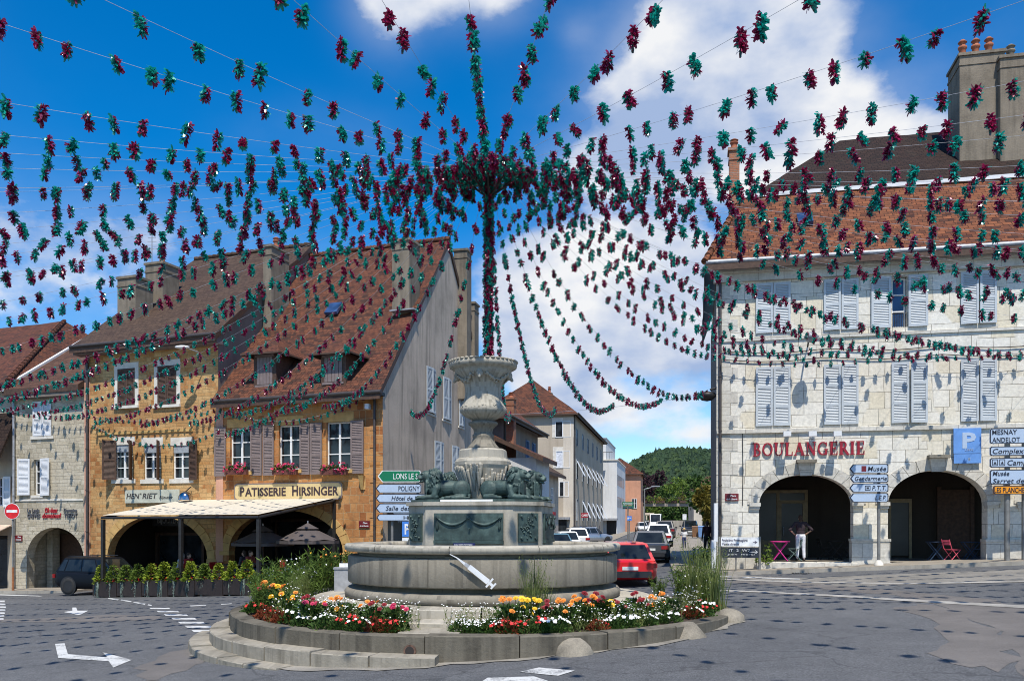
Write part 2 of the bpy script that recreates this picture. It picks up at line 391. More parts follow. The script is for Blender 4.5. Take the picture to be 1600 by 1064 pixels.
M_grey = plaster('grey_render', (.55, .455, .36), (.21, .18, .145), .75, .4, .95, .4, .8)
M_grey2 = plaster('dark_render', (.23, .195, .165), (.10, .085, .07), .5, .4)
M_beige = plaster('beige_render', (.46, .39, .30), (.24, .19, .14), .35, .3)
M_cream = plaster('cream_render', (.62, .55, .45), (.3, .26, .2), .3, .4)
M_mwhite = plaster('white_render', (.66, .66, .65), (.35, .35, .35), .3, .3)
M_pink = plaster('pink_render', (.58, .30, .19), (.32, .17, .11), .3, .5)
M_tile_r = tiles('red_flat_tiles', (.105, .040, .026), (.165, .062, .034), (.048, .026, .02), .24, .2, .45)
M_tile_o = tiles('orange_flat_tiles', (.140, .048, .024), (.245, .088, .038), (.055, .024, .017), .3, .22, .4)
M_tile_b = tiles('brown_tiles', (.075, .047, .034), (.098, .062, .043), (.058, .036, .027), .3, .3, .3)
M_tile_d = tiles('dark_brown_tiles', (.030, .017, .013), (.042, .024, .017), (.022, .014, .011), .24, .2, .4)  # near-black brown all over, for the upper bakery slopes and the porch roof
M_tile_c = tiles('corrugated_tiles', (.10, .050, .034), (.125, .065, .042), (.075, .04, .028), .5, .36, .25)
M_brick = masonry('chimney_brick', (.36, .13, .07), (.42, .17, .09), (.27, .10, .06), (.3, .24, .18), .22, .075, .01, .01, (.1, .06, .05), .3, .02, sub=False)
M_chim = plaster('chimney_render', (.23, .195, .15), (.06, .053, .042), .6, .9, .95, .7, .9)
M_terra = plain('terracotta', (.36, .12, .06), .85)
M_zinc = plain('zinc', (.33, .34, .36), .5, .3)
M_dark = plain('dark_iron', (.03, .028, .027), .5, .3)
M_pipe = plain('painted_pipe', (.055, .045, .042), .5)
M_void = plain('dark_interior', (.03, .025, .022), .9)
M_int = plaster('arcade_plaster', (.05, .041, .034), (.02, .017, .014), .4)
M_step = plaster('worn_step', (.315, .285, .23), (.09, .08, .06), .75, .9, .95, .5, .8)
M_kerb2 = plaster('kerb_weathered', (.150, .134, .104), (.045, .04, .032), .85, .9, .95, .6, .9)
M_dim = glass('dim_shop_glass', (.012, .012, .012), .35)
M_wood = plain('brown_wood', (.075, .04, .025), .7, 0, .35, 9)
M_wood2 = plain('grey_brown_paint', (.20, .155, .145), .65, 0, .15, 5)
M_creamw = plain('cream_wood', (.26, .20, .11), .6)
M_sh_w = plain('white_paint', (.70, .71, .72), .55, 0, .06, 4)
M_sh_b = plain('pale_blue_paint', (.48, .52, .545), .55, 0, .07, 4)
M_frame = plain('white_window_paint', (.78, .78, .76), .5, 0, .05, 4)
M_stonew = plain('white_stone_trim', (.66, .62, .54), .85, 0, .15, 3, .2)
M_ochtrim = plain('ochre_trim', (.55, .34, .12), .85, 0, .2, 3, .2)
M_glass = glass('window_glass', (.022, .027, .032))
M_glass_b = glass('sky_window_glass', (.03, .06, .14), .03)
M_curtain = plain('net_curtain', (.42, .50, .52), .9, 0, .2, 3)
M_blind = plain('grey_blind', (.30, .33, .36), .7)
M_canvas = plain('cream_canvas', (.58, .52, .41), .85, 0, .05, 2)
M_red = plain('red_paint', (.50, .02, .02), .45)
M_gold = plain('letter_black', (.02, .018, .018), .6)

# ---------------------------------------------------------------- general builders
def slab(mb, pts, t=.14, mi=0, mi2=None):
    """a roof plane of thickness t; the upper side of a four sided plane sags and ripples a little"""
    if len(pts) == 4 and t > .1:
        P = [Vector(p) for p in pts]; L = max((P[1]-P[0]).length, 1); H_ = max((P[3]-P[0]).length, 1); n, m = max(2, min(26, int(L/.7))), max(2, min(18, int(H_/.7))); up = (P[1]-P[0]).cross(P[3]-P[0]).normalized(); up = up if up.z > 0 else -up
        top = []
        for j in range(m+1):
            for i in range(n+1):
                u, w = i/n, j/m; p = P[0].lerp(P[1], u).lerp(P[3].lerp(P[2], u), w); e = 16*u*(1-u)*w*(1-w); q = p*.33; p = p+up*(noise.noise(q)*.09*min(1, 4*w*(1-w)+.35)-.10*e+.03*noise.noise(p*1.3)); top.append(p)
        fl = (P[1]-P[0]).cross(P[3]-P[0]).z > 0; f = [(j*(n+1)+i, j*(n+1)+i+1, (j+1)*(n+1)+i+1, (j+1)*(n+1)+i) for j in range(m) for i in range(n)]
        mb.add(top, f if fl else [x[::-1] for x in f], mi); mi2 = mi if mi2 is None else mi2; d = Vector((0, 0, t+.12))
        low = [p-d for p in P]; mb.add(low, [(3, 2, 1, 0) if fl else (0, 1, 2, 3)], mi2)
        rim = [list(range(n+1)), [j*(n+1)+n for j in range(m+1)], [m*(n+1)+i for i in range(n, -1, -1)], [j*(n+1) for j in range(m, -1, -1)]]
        for a_, r_ in enumerate(rim):
            A_, B_ = low[a_], low[(a_+1) % 4]; k = len(r_); lo = [A_.lerp(B_, i/(k-1)) for i in range(k)]; v = [top[i] for i in r_]+lo
            f = [(i, k+i, k+i+1, i+1) for i in range(k-1)]; mb.add(v, f if fl else [x[::-1] for x in f], mi2)
        return
    pts = [Vector(p) for p in pts]; n = len(pts)
    low = [p-Vector((0, 0, t)) for p in pts]; mi2 = mi if mi2 is None else mi2
    nz = (pts[1]-pts[0]).cross(pts[2]-pts[0]).z
    up = list(range(n)) if nz > 0 else list(range(n))[::-1]
    mb.add(pts, [up], mi); mb.add(low, [up[::-1]], mi2)
    for i in range(n):
        j = (i+1) % n; q = [pts[i], pts[j], low[j], low[i]]; mb.add(q if nz < 0 else q[::-1], [(0, 1, 2, 3)], mi2)
def on_plane(P, A, B, px, py):
    """where the sight line of a photograph pixel meets the plane through P spanned by A and B"""
    d = Vector(((px-800)/FPX, 1, -(py-YH)/FPX)); n = Vector(A).cross(Vector(B)); o = Vector((0, 0, CH))
    return o+d*((Vector(P)-o).dot(n)/d.dot(n))
def window(parent, F, u0, u1, z0, z1, v=.16, cols=2, rows=3, mf=None, mg=None, fw=.06, curtain=None, name='window', inner=.045):
    mf = mf or M_frame; mg = mg or M_glass
    mb = MB()
    mb.fbox(F, u0, u0+fw, v-.05, v+.03, z0, z1); mb.fbox(F, u1-fw, u1, v-.05, v+.03, z0, z1)
    mb.fbox(F, u0+fw, u1-fw, v-.05, v+.03, z0, z0+fw); mb.fbox(F, u0+fw, u1-fw, v-.05, v+.03, z1-fw, z1)
    if cols > 1:
        for i in range(1, cols):
            c = u0+(u1-u0)*i/cols; w = fw*.8 if cols == 2 else inner/2
            mb.fbox(F, c-w, c+w, v-.06, v+.02, z0+fw, z1-fw)
    for r in range(1, rows):
        z = z0+(z1-z0)*r/rows; mb.fbox(F, u0+fw, u1-fw, v-.043, v+.01, z-inner/2, z+inner/2)
    w = mb.build(name, mf, parent)
    g = MB().poly([F.pt(u0+fw*.5, v, z0+fw*.5), F.pt(u1-fw*.5, v, z0+fw*.5), F.pt(u1-fw*.5, v, z1-fw*.5), F.pt(u0+fw*.5, v, z1-fw*.5)])
    g.build('pane', mg, w)
    if curtain:
        c = MB(); n = 24
        top = [F.pt(u0+(u1-u0)*i/n, v+.10+.02*sin(i*1.9), z1) for i in range(n+1)]; bot = [F.pt(u0+(u1-u0)*i/n, v+.10+.025*sin(i*1.9+.3), z0) for i in range(n+1)]
        c.add(bot+top, [(i, i+1, n+2+i, n+1+i) for i in range(n)]); c.build('curtain', curtain, w)
    return w
def shutter(parent, F, u0, u1, z0, z1, m, v=-.02, swing=0.0, hinge='L', thick=.04, rails=(0, .36, .68, 1), slat=.055, name='shutter'):
    """louvred leaf; swing (radians) turns it out about its hinge"""
    h = u0 if hinge == 'L' else u1; sgn = 1 if hinge == 'L' else -1; wd = u1-u0
    o = F.pt(h, v, 0)
    U = (F.U*sgn*cos(swing)+F.N*sin(swing)).normalized(); N = Vector((U.y, -U.x, 0))*sgn
    def P(a, b, z): return o+U*a-N*b+Vector((0, 0, z))
    mb = MB()
    def bx(a0, a1, b0, b1, c0, c1):
        q = [P(a, b, c) for c in (c0, c1) for a, b in ((a0, b0), (a1, b0), (a1, b1), (a0, b1))]
        if sgn < 0: q = [q[1], q[0], q[3], q[2], q[5], q[4], q[7], q[6]]
        mb.hexa(q)
    st = min(.075, wd*.17); hh = z1-z0
    bx(0, st, -thick, 0, z0, z1); bx(wd-st, wd, -thick, 0, z0, z1)
    for k, r in enumerate(rails):
        zc = z0+r*hh; a = .05
        lo, hi = (zc, zc+2*a) if r == 0 else ((zc-2*a, zc) if r == 1 else (zc-a, zc+a))
        bx(st, wd-st, -thick*.9, -.004, lo, hi)
    for k in range(len(rails)-1):
        a = z0+rails[k]*hh+(.1 if k == 0 else .05); b = z0+rails[k+1]*hh-(.1 if k == len(rails)-2 else .05); n = max(2, int((b-a)/slat))
        for i in range(n):
            zc = a+(b-a)*(i+.5)/n; hz = (b-a)/n*.42
            q = [P(x, y, z) for (x, y, z) in ((st, -.03, zc-hz), (wd-st, -.03, zc-hz), (wd-st, -.006, zc+hz), (st, -.006, zc+hz))]
            mb.add(q if sgn > 0 else q[::-1], [(0, 1, 2, 3)])
    q = [P(st*.5, -.004, z0+.03), P(wd-st*.5, -.004, z0+.03), P(wd-st*.5, -.004, z1-.03), P(st*.5, -.004, z1-.03)]
    mb.add(q if sgn > 0 else q[::-1], [(0, 1, 2, 3)])
    return mb.build(name, m, parent)
def band(parent, F, u0, u1, z, h, out, m, name='string_course'):
    return MB().fbox(F, u0, u1, -out, .0, z, z+h).build(name, m, parent)
def surround(parent, F, u0, u1, z0, z1, w=.16, out=.03, m=None, name='window_surround', sill=True):
    mb = MB(); mb.fbox(F, u0-w, u0, -out, .02, z0, z1); mb.fbox(F, u1, u1+w, -out, .02, z0, z1); mb.fbox(F, u0-w, u1+w, -out-.004, .02, z1, z1+w*1.25)
    o = mb.build(name, m or M_stonew, parent)
    if sill: MB().fbox(F, u0-w*1.1, u1+w*1.1, -out-.09, .1, z0-.13, z0).build('sill', m or M_stonew, parent)
    return o
def arch_ring(parent, F, u0, u1, zs, zt, w, out, m, name='arch_ring', n=11, base=None):
    """voussoirs, each a wedge of stone"""
    mb = MB(); c = (u0+u1)/2; r = (u1-u0)/2; h = zt-zs
    for i in range(n):
        a0 = pi*i/n+.006; a1 = pi*(i+1)/n-.006; k = 3; o = out+.004*(i % 2)
        inn = [(c+r*cos(a0+(a1-a0)*j/k), zs+h*sin(a0+(a1-a0)*j/k)) for j in range(k+1)]
        ex = [(c+(r+w)*cos(a0+(a1-a0)*j/k), zs+(h+w)*sin(a0+(a1-a0)*j/k)) for j in range(k+1)]
        for j in range(k):
            q = [inn[j], ex[j], ex[j+1], inn[j+1]]
            mb.hexa([F.pt(a, .03, b) for a, b in q]+[F.pt(a, -o, b) for a, b in q])
    if base is not None:
        mb.fbox(F, u0-w, u0, -out, .03, base, zs-.003); mb.fbox(F, u1, u1+w, -out, .03, base, zs-.003)
    return mb.build(name, m, parent)
def chimney(parent, c, w, d, z0, z1, rz, m, pots=0, cap=True, pot_h=.6, name='chimney', mp=None):
    mb = MB(); mb.box((c[0], c[1], (z0+z1)/2), (w, d, z1-z0), rz)
    if cap: mb.box((c[0], c[1], z1+.06), (w+.12, d+.12, .12), rz); mb.box((c[0], c[1], z1-.35), (w+.06, d+.06, .1), rz)
    o = mb.build(name, m, parent)
    for i in range(pots):
        t = (i+.5)/pots-.5; x = c[0]+cos(rz)*w*t*.9; y = c[1]+sin(rz)*w*t*.9; r = min(.15, w*.4/max(pots, 1)); zz = z1+.12*cap
        pb = MB().lathe([(r*1.15, 0), (r*1.15, .06), (r*.95, .1), (r*.9, pot_h*.55), (r*1.2, pot_h*.6), (r*1.2, pot_h*.68), (r*.8, pot_h*.7), (r*.8, pot_h*.84), (r*1.25, pot_h*.86), (r*.5, pot_h*.98), (.01, pot_h)], (x, y, zz), 12)
        pb.build('chimney_pot', mp or M_terra, o)
    return o
def downpipe(parent, F, u, z0, z1, v=-.1, r=.05, m=None):
    mb = MB().tube([F.pt(u, v+.05, z1+.15), F.pt(u, v, z1-.1), F.pt(u, v, z0+.9), F.pt(u, v, z0)], r, 8)
    z = z0+1
    while z < z1: mb.tube([F.pt(u, v, z), F.pt(u, v, z+.05)], r*1.25, 8); z += 2.0
    return mb.build('downpipe', m or M_pipe, parent)

# ================================================================ SETTING: the sloping square
def build_ground():
    m, nt, b = new_mat('asphalt'); noise_, ramp, mix, mapping, math_, bump = nodes_kit(nt); nd, lk = nt.nodes, nt.links
    tc = nd.new('ShaderNodeTexCoord'); P = tc.outputs['Object']
    big = noise_(P, .18, 5, .6); fine = noise_(P, 42, 4, .75); mid = noise_(P, 1.6, 6, .6)
    c = ramp(big.outputs[0], [(.35, (.084, .086, .090)), (.62, (.114, .115, .117))])
    c = mix(.95, c, ramp(fine.outputs[0], [(.32, (.35, .35, .35)), (.68, (1.7, 1.7, 1.7))]), 'MULTIPLY')
    c = mix(.5, c, ramp(noise_(P, 13, 5, .8).outputs[0], [(.3, (.6, .6, .6)), (.7, (1.4, 1.4, 1.4))]), 'MULTIPLY')
    c = mix(.45, c, ramp(mid.outputs[0], [(.3, (.7, .7, .7)), (.7, (1.2, 1.2, 1.2))]), 'MULTIPLY')
    vo = nd.new('ShaderNodeTexVoronoi'); vo.feature = 'DISTANCE_TO_EDGE'; vo.inputs['Scale'].default_value = .35
    wv = noise_(P, .9, 4); ad = nd.new('ShaderNodeVectorMath'); ad.operation = 'MULTIPLY_ADD'; lk.new(wv.outputs['Color'], ad.inputs[0]); ad.inputs[1].default_value = (1.6, 1.6, 0); lk.new(P, ad.inputs[2]); lk.new(ad.outputs[0], vo.inputs['Vector'])
    c = mix(ramp(vo.outputs[0], [(.004, (.45, .45, .45)), (.009, (0, 0, 0))]), c, (.035, .035, .037))
    oil = noise_(P, .5, 3, .5); c = mix(math_('MULTIPLY', ramp(oil.outputs[0], [(.62, (0, 0, 0)), (.75, (1, 1, 1))]), .35), c, (.045, .046, .05))
    lk.new(c, b.inputs['Base Color']); b.inputs['Roughness'].default_value = .88; b.inputs['Specular IOR Level'].default_value = .3
    lk.new(bump(fine.outputs[0], .5, .01), b.inputs['Normal'])
    xs = [-1500, -400, -120, -60]+[-40+2*i for i in range(41)]+[60, 120, 400, 1500]
    ys = [-300, -100, -60]+[-40+4*i for i in range(50)]+[200, 300, 600, 1200, 2500]
    vs = [(x, y, ground_z(x, y)-(.06 if hypot(x, y) > 300 else 0)) for y in ys for x in xs]; n = len(xs)
    fs = [(j*n+i, j*n+i+1, (j+1)*n+i+1, (j+1)*n+i) for j in range(len(ys)-1) for i in range(n-1)]
    g = MB().add(vs, fs, 0, True).build('road', m); tag(g, kind='structure')
build_ground()
def road_paint():
    m, nt, b = new_mat('road_paint'); noise_, ramp, mix, mapping, math_, bump = nodes_kit(nt)
    tc = nt.nodes.new('ShaderNodeTexCoord'); f = noise_(tc.outputs['Object'], 26, 5, .8); g = noise_(tc.outputs['Object'], 1.7, 5, .65)
    w = ramp(math_('ADD', math_('MULTIPLY', f.outputs[0], .6), math_('MULTIPLY', g.outputs[0], .5)), [(.56, (0, 0, 0)), (.66, (1, 1, 1))])
    nt.links.new(mix(w, (.56, .56, .54), (.13, .13, .135)), b.inputs['Base Color']); b.inputs['Roughness'].default_value = .8; nt.links.new(bump(f.outputs[0], .4, .01), b.inputs['Normal']); return m
M_paint = road_paint()
def wear(name, col, var=.3):
    m, nt, b = new_mat(name); noise_, ramp, mix, mapping, math_, bump = nodes_kit(nt)
    tc = nt.nodes.new('ShaderNodeTexCoord'); f = noise_(tc.outputs['Object'], 40, 4, .75); g = noise_(tc.outputs['Object'], 1.1, 7, .65)
    c = ramp(g.outputs[0], [(.3, sc3(col, 1-var)), (.7, sc3(col, 1+var))]); c = mix(.7, c, ramp(f.outputs[0], [(.3, (.6, .6, .6)), (.7, (1.35, 1.35, 1.35))]), 'MULTIPLY')
    nt.links.new(c, b.inputs['Base Color']); b.inputs['Roughness'].default_value = .9
    nt.links.new(bump(f.outputs[0], .5, .01), b.inputs['Normal']); return m
M_patch = wear('pinkish_asphalt', (.138, .124, .112), .2); M_patch2 = wear('pale_asphalt', (.20, .185, .16))
M_pave = wear('paving', (.27, .235, .185), .22); M_kerb = plaster('kerb_stone', (.36, .33, .28), (.13, .12, .1), .5, .9)
def sheet(name, pix, m, dz=.006, kind='structure', jag=0.0, sub=1):
    pts = []
    n = len(pix)
    for i in range(n):
        a, b = gpt(*pix[i]), gpt(*pix[(i+1) % n])
        for k in range(sub):
            p = a.lerp(b, k/sub)
            if jag: p += Vector((rng.uniform(-jag, jag), rng.uniform(-jag, jag)*1.3, 0))
            pts.append(Vector((p.x, p.y, ground_z(p.x, p.y)+dz)))
    ar = sum(pts[i].x*pts[(i+1) % len(pts)].y-pts[(i+1) % len(pts)].x*pts[i].y for i in range(len(pts)))
    if ar < 0: pts.reverse()
    tris = geometry.tessellate_polygon([[Vector((p.x, p.y, 0)) for p in pts]])
    fs = []
    for t in tris:
        a, b, c = (pts[i] for i in t); fs.append(t if (b-a).cross(c-a).z > 0 else t[::-1])
    return tag(MB().add(pts, fs).build(name, m), kind=kind)
# worn bands of older asphalt sweeping across the right of the square
sheet('road_patch', [(1125, 909), (1250, 916), (1400, 930), (1500, 957), (1560, 985), (1590, 1020), (1600, 1064), (1640, 1064), (1640, 960), (1560, 938), (1480, 929), (1390, 921), (1300, 914), (1180, 906)], M_patch, .004, jag=.12, sub=4)
sheet('road_patch', [(1395, 951), (1470, 975), (1480, 1000), (1470, 1030), (1560, 1050), (1590, 1020), (1560, 985), (1500, 957), (1440, 943)], M_patch, .005, jag=.16, sub=4)
sheet('road_patch', [(1100, 896), (1250, 903), (1600, 889), (1640, 887), (1640, 906), (1470, 911), (1330, 917), (1180, 905), (1095, 901)], M_patch2, .0035, jag=.05, sub=4)
sheet('road_patch', [(215, 1045), (260, 1020), (300, 1012), (330, 1024), (300, 1040), (250, 1064), (215, 1064)], M_patch, .004, jag=.12, sub=4)
sheet('road_patch', [(0, 967), (60, 966), (180, 960), (250, 962), (250, 968), (150, 971), (0, 972)], M_patch, .004, jag=.05, sub=4)
# painted markings
def mark(pix, dz=.009): return sheet('road_marking', pix, M_paint, dz)
mark([(86, 1006), (101, 1005), (106, 1022), (168, 1027), (160, 1019), (206, 1031), (177, 1043), (170, 1033), (91, 1028)])
mark([(113, 949), (119, 949), (121, 954), (138, 954), (124, 961), (99, 956), (113, 954)])
for k in range(10):                                  # striped edge beside the planting island
    t = k/9; xc = 205+115*t**.9; yc = 940+46*t**1.35; w = 12+9*t; hgt = 1.2+1.9*t
    if k < 3: continue
    mark([(xc-w, yc-hgt*.55), (xc+w*1.1, yc-hgt*.5), (xc+w*1.25, yc+hgt*.55), (xc-w*.8, yc+hgt*.5)])
for a, b in (((170, 934), (186, 936)), ((190, 936.5), (206, 939)), ((210, 940), (228, 943)), ((232, 944), (238, 945))): mark([a, b, (b[0]-2, b[1]+1.6), (a[0]-2, a[1]+1.4)])
for k in range(7): y = 938+k*4.6; mark([(-20+k*.6, y), (9-abs(k-2)*.9, y), (9.5-abs(k-2)*.9, y+2.6), (-20, y+2.6)])
mark([(0, 928.5), (60, 930.5), (66, 931.6), (0, 929.8)])
mark([(762, 1059), (835, 1057), (862, 1066), (745, 1070)]); mark([(842, 1043), (898, 1048), (872, 1056), (812, 1050)])
mark([(1095, 897.5), (1140, 900), (1146, 901), (1095, 899)]); mark([(1160, 901), (1250, 904), (1250, 905.3), (1160, 902.4)])
M_worn = wear('worn_line', (.33, .31, .275), .3)
def mark2(pix, dz): return sheet('road_marking', pix, M_worn, dz)
mark2([(1110, 903.5), (1250, 908.5), (1420, 911), (1600, 907.4), (1640, 906.6), (1640, 909), (1600, 909.6), (1420, 913), (1250, 910.6), (1110, 905.2)], .011)
mark2([(1090, 921), (1180, 923), (1300, 929), (1450, 938), (1600, 946), (1640, 948), (1640, 953), (1600, 950.5), (1450, 941.6), (1300, 931.8), (1180, 925.4), (1090, 923.2)], .011)
mark([(296, 946), (322, 945), (322, 946.2), (298, 947.2)]); mark([(345, 943.4), (362, 942.6), (362, 943.6), (346, 944.4)])
# arrows and edge lines in the street
mark([(900, 846.5), (930, 843), (936, 844), (903, 848)]); mark([(860, 858), (915, 851.5), (918, 852.4), (866, 860)])

# frames of the facades
FR = Frame((7.585, 32.0), radians(-12))
FL = Frame((-20.5, 42.0), radians(-20), radians(76.7))
FG = Frame((-5.46, 36.5), radians(76.7))
uA, uB = FL.u(133), FL.u(341); uC = FL.u(598)

# pavements (real kerbs)
def raised(name, pts, h, m, mk=None, kind='structure'):
    """a pavement slab of height h above the sloping ground with a kerb face"""
    pts = [Vector((p[0], p[1], 0)) for p in pts]
    if sum(pts[i].x*pts[(i+1) % len(pts)].y-pts[(i+1) % len(pts)].x*pts[i].y for i in range(len(pts))) < 0: pts.reverse()
    n = len(pts); top = [Vector((p.x, p.y, ground_z(p.x, p.y)+h)) for p in pts]; low = [p-Vector((0, 0, h+.2)) for p in top]
    mb = MB(); tr = geometry.tessellate_polygon([pts])
    mb.add(top, [t if (top[t[1]]-top[t[0]]).cross(top[t[2]]-top[t[0]]).z > 0 else t[::-1] for t in tr])
    for i in range(n): j = (i+1) % n; mb.add([low[i], low[j], top[j], top[i]], [(0, 1, 2, 3)], 1)
    o = mb.build(name, [m, mk or M_kerb]); tag(o, kind=kind); return o
ST = radians(90-11.1)                      # bearing of the street
sd = Vector((cos(ST), sin(ST), 0))
c0 = FR.pt(-.7, -1.0, 0)
raised('pavement', [FR.pt(-.9, -1.55, 0), FR.pt(4, -1.6, 0), FR.pt(16, -1.6, 0), FR.pt(16, .6, 0), FR.pt(.3, .6, 0), FR.pt(.3, 1, 0)+sd*110, FR.pt(-2.0, 1, 0)+sd*110, FR.pt(-2.0, 1, 0)+sd*12, FR.pt(-1.6, 0, 0)], .13, M_pave)
raised('pavement', [FL.pt(-16, -1.5, 0), FL.pt(uA+.5, -1.5, 0), FL.pt(uA+.5, .5, 0), FL.pt(-16, .5, 0)], .1, M_pave)
raised('pavement', [FG.pt(-.3, -1.2, 0), FG.pt(15, -1.2, 0), (7.2, 70, 0), (13.5, 104, 0), (19, 133, 0), (17, 133, 0), (11, 104, 0), (4.5, 70, 0), FG.pt(15, .2, 0), FG.pt(-.3, .2, 0)], .1, M_pave)

# ================================================================ BAKERY (right)
def build_bakery():
    F = FR; Wd = 15.5; eave = 11.7; fl = .82
    root = thing('corner_building', F.pt(Wd/2, 0, .5), 'white limestone corner house with dark arcade arches, blue shutters and orange roof', 'building')
    lo = [(1181, 1235, 575.5, 666), (1287, 1341, 571, 663.5), (1392.6, 1448.5, 566, 661), (1501, 1556.7, 562, 658)]
    up = [(1181, 1235, 442, 519.7), (1287, 1341, 433.5, 514.6), (1392, 1448, 431, 510), (1501, 1558, 425, 506)]
    zl = (F.z(1370, 661.8), F.z(1370, 567.5)); zu = (F.z(1420, 510.8), F.z(1420, 430.5))
    uu = [(F.u(r[0]), F.u(r[1])) for r in lo]; uu.append((uu[3][0]+2.62, uu[3][1]+2.62))
    holes = []
    aA = (F.u(1186), F.u(1333.4)); aB = (F.u(1387.5), F.u(1543))
    aC = (aB[1]+1.25, aB[1]+1.25+aB[1]-aB[0])
    zsp = F.z(1260, 788); zt = (F.z(1260, 741), F.z(1465, 734.5), F.z(1465, 734.5))
    for (a, b), t in zip((aA, aB, aC), zt):
        if b < Wd-.2: holes.append(arch_pts(a, b, fl, zsp, t))
    ow = (uu[2][0]+.0, uu[2][1]-.0)                    # the one open window, upper row
    g0, g1 = ow[0]+.0, ow[1]-.62
    holes.append(rect_pts(ow[0]+.02, ow[1]-.64, *zu))
    mb = MB(); mb.wall(F, rect_pts(0, Wd, .1, eave-.02), holes, 0, 0, .62)
    mb.build('front_wall', M_white, root)
    sw = MB(); sw.add([F.pt(0, 13, 0), F.pt(0, 0, 0), F.pt(0, 0, eave), F.pt(0, 13, eave)], [(0, 1, 2, 3)]); sw.add([F.pt(Wd, 0, 0), F.pt(Wd, 13, 0), F.pt(Wd, 13, eave), F.pt(Wd, 0, eave)], [(0, 1, 2, 3)])
    sw.add([F.pt(Wd, 13, 0), F.pt(0, 13, 0), F.pt(0, 13, eave), F.pt(Wd, 13, eave)], [(0, 1, 2, 3)])
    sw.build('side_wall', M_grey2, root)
    # arcade behind the arches
    ac = MB(); ctop = max(zt)+.35
    def quad(*p): ac.add([F.pt(*q) for q in p], [(0, 1, 2, 3)])
    quad((.6, 4.4, fl), (Wd-.3, 4.4, fl), (Wd-.3, 4.4, ctop), (.6, 4.4, ctop)); quad((.6, .62, ctop), (.6, 4.4, ctop), (Wd-.3, 4.4, ctop), (Wd-.3, .62, ctop))
    quad((.6, .62, fl), (.6, 4.4, fl), (.6, 4.4, ctop), (.6, .62, ctop)); quad((Wd-.3, 4.4, fl), (Wd-.3, .62, fl), (Wd-.3, .62, ctop), (Wd-.3, 4.4, ctop))
    ac.wall(F, rect_pts(.6, Wd-.3, fl, ctop), [arch_pts(a, b, fl, zsp, t) for (a, b), t in zip((aA, aB, aC), zt) if b < Wd-.3], .64, 0, .01)
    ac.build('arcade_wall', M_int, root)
    MB().fbox(F, .3, Wd-.2, .02, 4.5, fl-.5, fl).build('arcade_floor', M_pave, root)
    MB().fbox(F, aA[0]-.1, aA[1]+.1, -.55, .02, .3, fl-.02).build('doorstep', M_ashlar, root)
    MB().fbox(F, aB[0]+1.0, aB[1]-.1, -.4, .02, .4, fl-.02).build('doorstep', M_ashlar, root)
    # rings, keystones, imposts, pier bases
    for (a, b), t in list(zip((aA, aB, aC), zt)):
        if b > Wd: continue
        arch_ring(root, F, a, b, zsp, t, .42, .03, M_ashlar, n=13)
        c = (a+b)/2; kz = t-.05
        k = MB(); prof = [(-.20, .09, kz), (-.22, .13, kz+.16), (-.26, .2, kz+.34), (-.27, .26, kz+.46)]
        for i in range(3):
            w0, o0, z0 = prof[i]; w1, o1, z1 = prof[i+1]
            k.hexa([F.pt(c+w0, -o0, z0), F.pt(c-w0, -o0, z0), F.pt(c-w0, .02, z0), F.pt(c+w0, .02, z0), F.pt(c+w1, -o1, z1), F.pt(c-w1, -o1, z1), F.pt(c-w1, .02, z1), F.pt(c+w1, .02, z1)])
        k.build('keystone', M_ashlar, root); MB().fbox(F, c-.34, c+.34, -.38, .02, kz+.463, kz+.57).build('keystone_cap', M_fount, root)
        for s, e in ((a, -1), (b, 1)):
            u0, u1 = (s-.34, s+.05) if e < 0 else (s-.05, s+.34)
            i_ = MB(); i_.fbox(F, u0, u1, -.13, .3, zsp-.06, zsp+.07); i_.fbox(F, u0+.03, u1-.03, -.08, .3, zsp-.16, zsp-.062); i_.build('impost', M_ashlar, root)
    for a, b in ((aA[1], aB[0]), (aB[1], aC[0])):
        pb = MB(); pb.fbox(F, a-.1, b+.1, -.12, .5, .2, fl+.0); pb.fbox(F, a-.06, b+.06, -.07, .55, fl+.002, fl+.75); pb.fbox(F, a-.085, b+.085, -.095, .52, fl+.752, fl+.84); pb.build('pier_base', M_ashlar, root)
    pb = MB(); pb.fbox(F, .02, aA[0]+.05, -.07, .3, .2, fl+.35)
    pb.build('pier_base', M_ashlar, root)
    # string courses and cornice
    zb = F.z(1360, 670); band(root, F, 0, Wd, zb-.07, .14, .09, M_ashlar)
    z2 = F.z(1360, 523); band(root, F, 0, Wd, z2-.05, .1, .06, M_ashlar)
    co = MB(); co.fbox(F, -.12, Wd, -.16, .02, eave-.62, eave-.34); co.fbox(F, -.24, Wd, -.3, .02, eave-.338, eave-.16); co.fbox(F, -.36, Wd, -.45, .02, eave-.158, eave-.02)
    co.build('cornice', M_ashlar, root)
    MB().tube([F.pt(-.4, -.55, eave+.02), F.pt(Wd, -.55, eave+.02)], .09, 8).build('gutter', M_zinc, root)
    # quoins at the left corner
    q = MB(); z = .9; i = 0
    while z < eave-.8: w = .75 if i % 2 else .48; q.fbox(F, -.012, w, -.012, .3, z, z+.43); z += .442; i += 1
    q.build('quoin', M_ashlar, root)
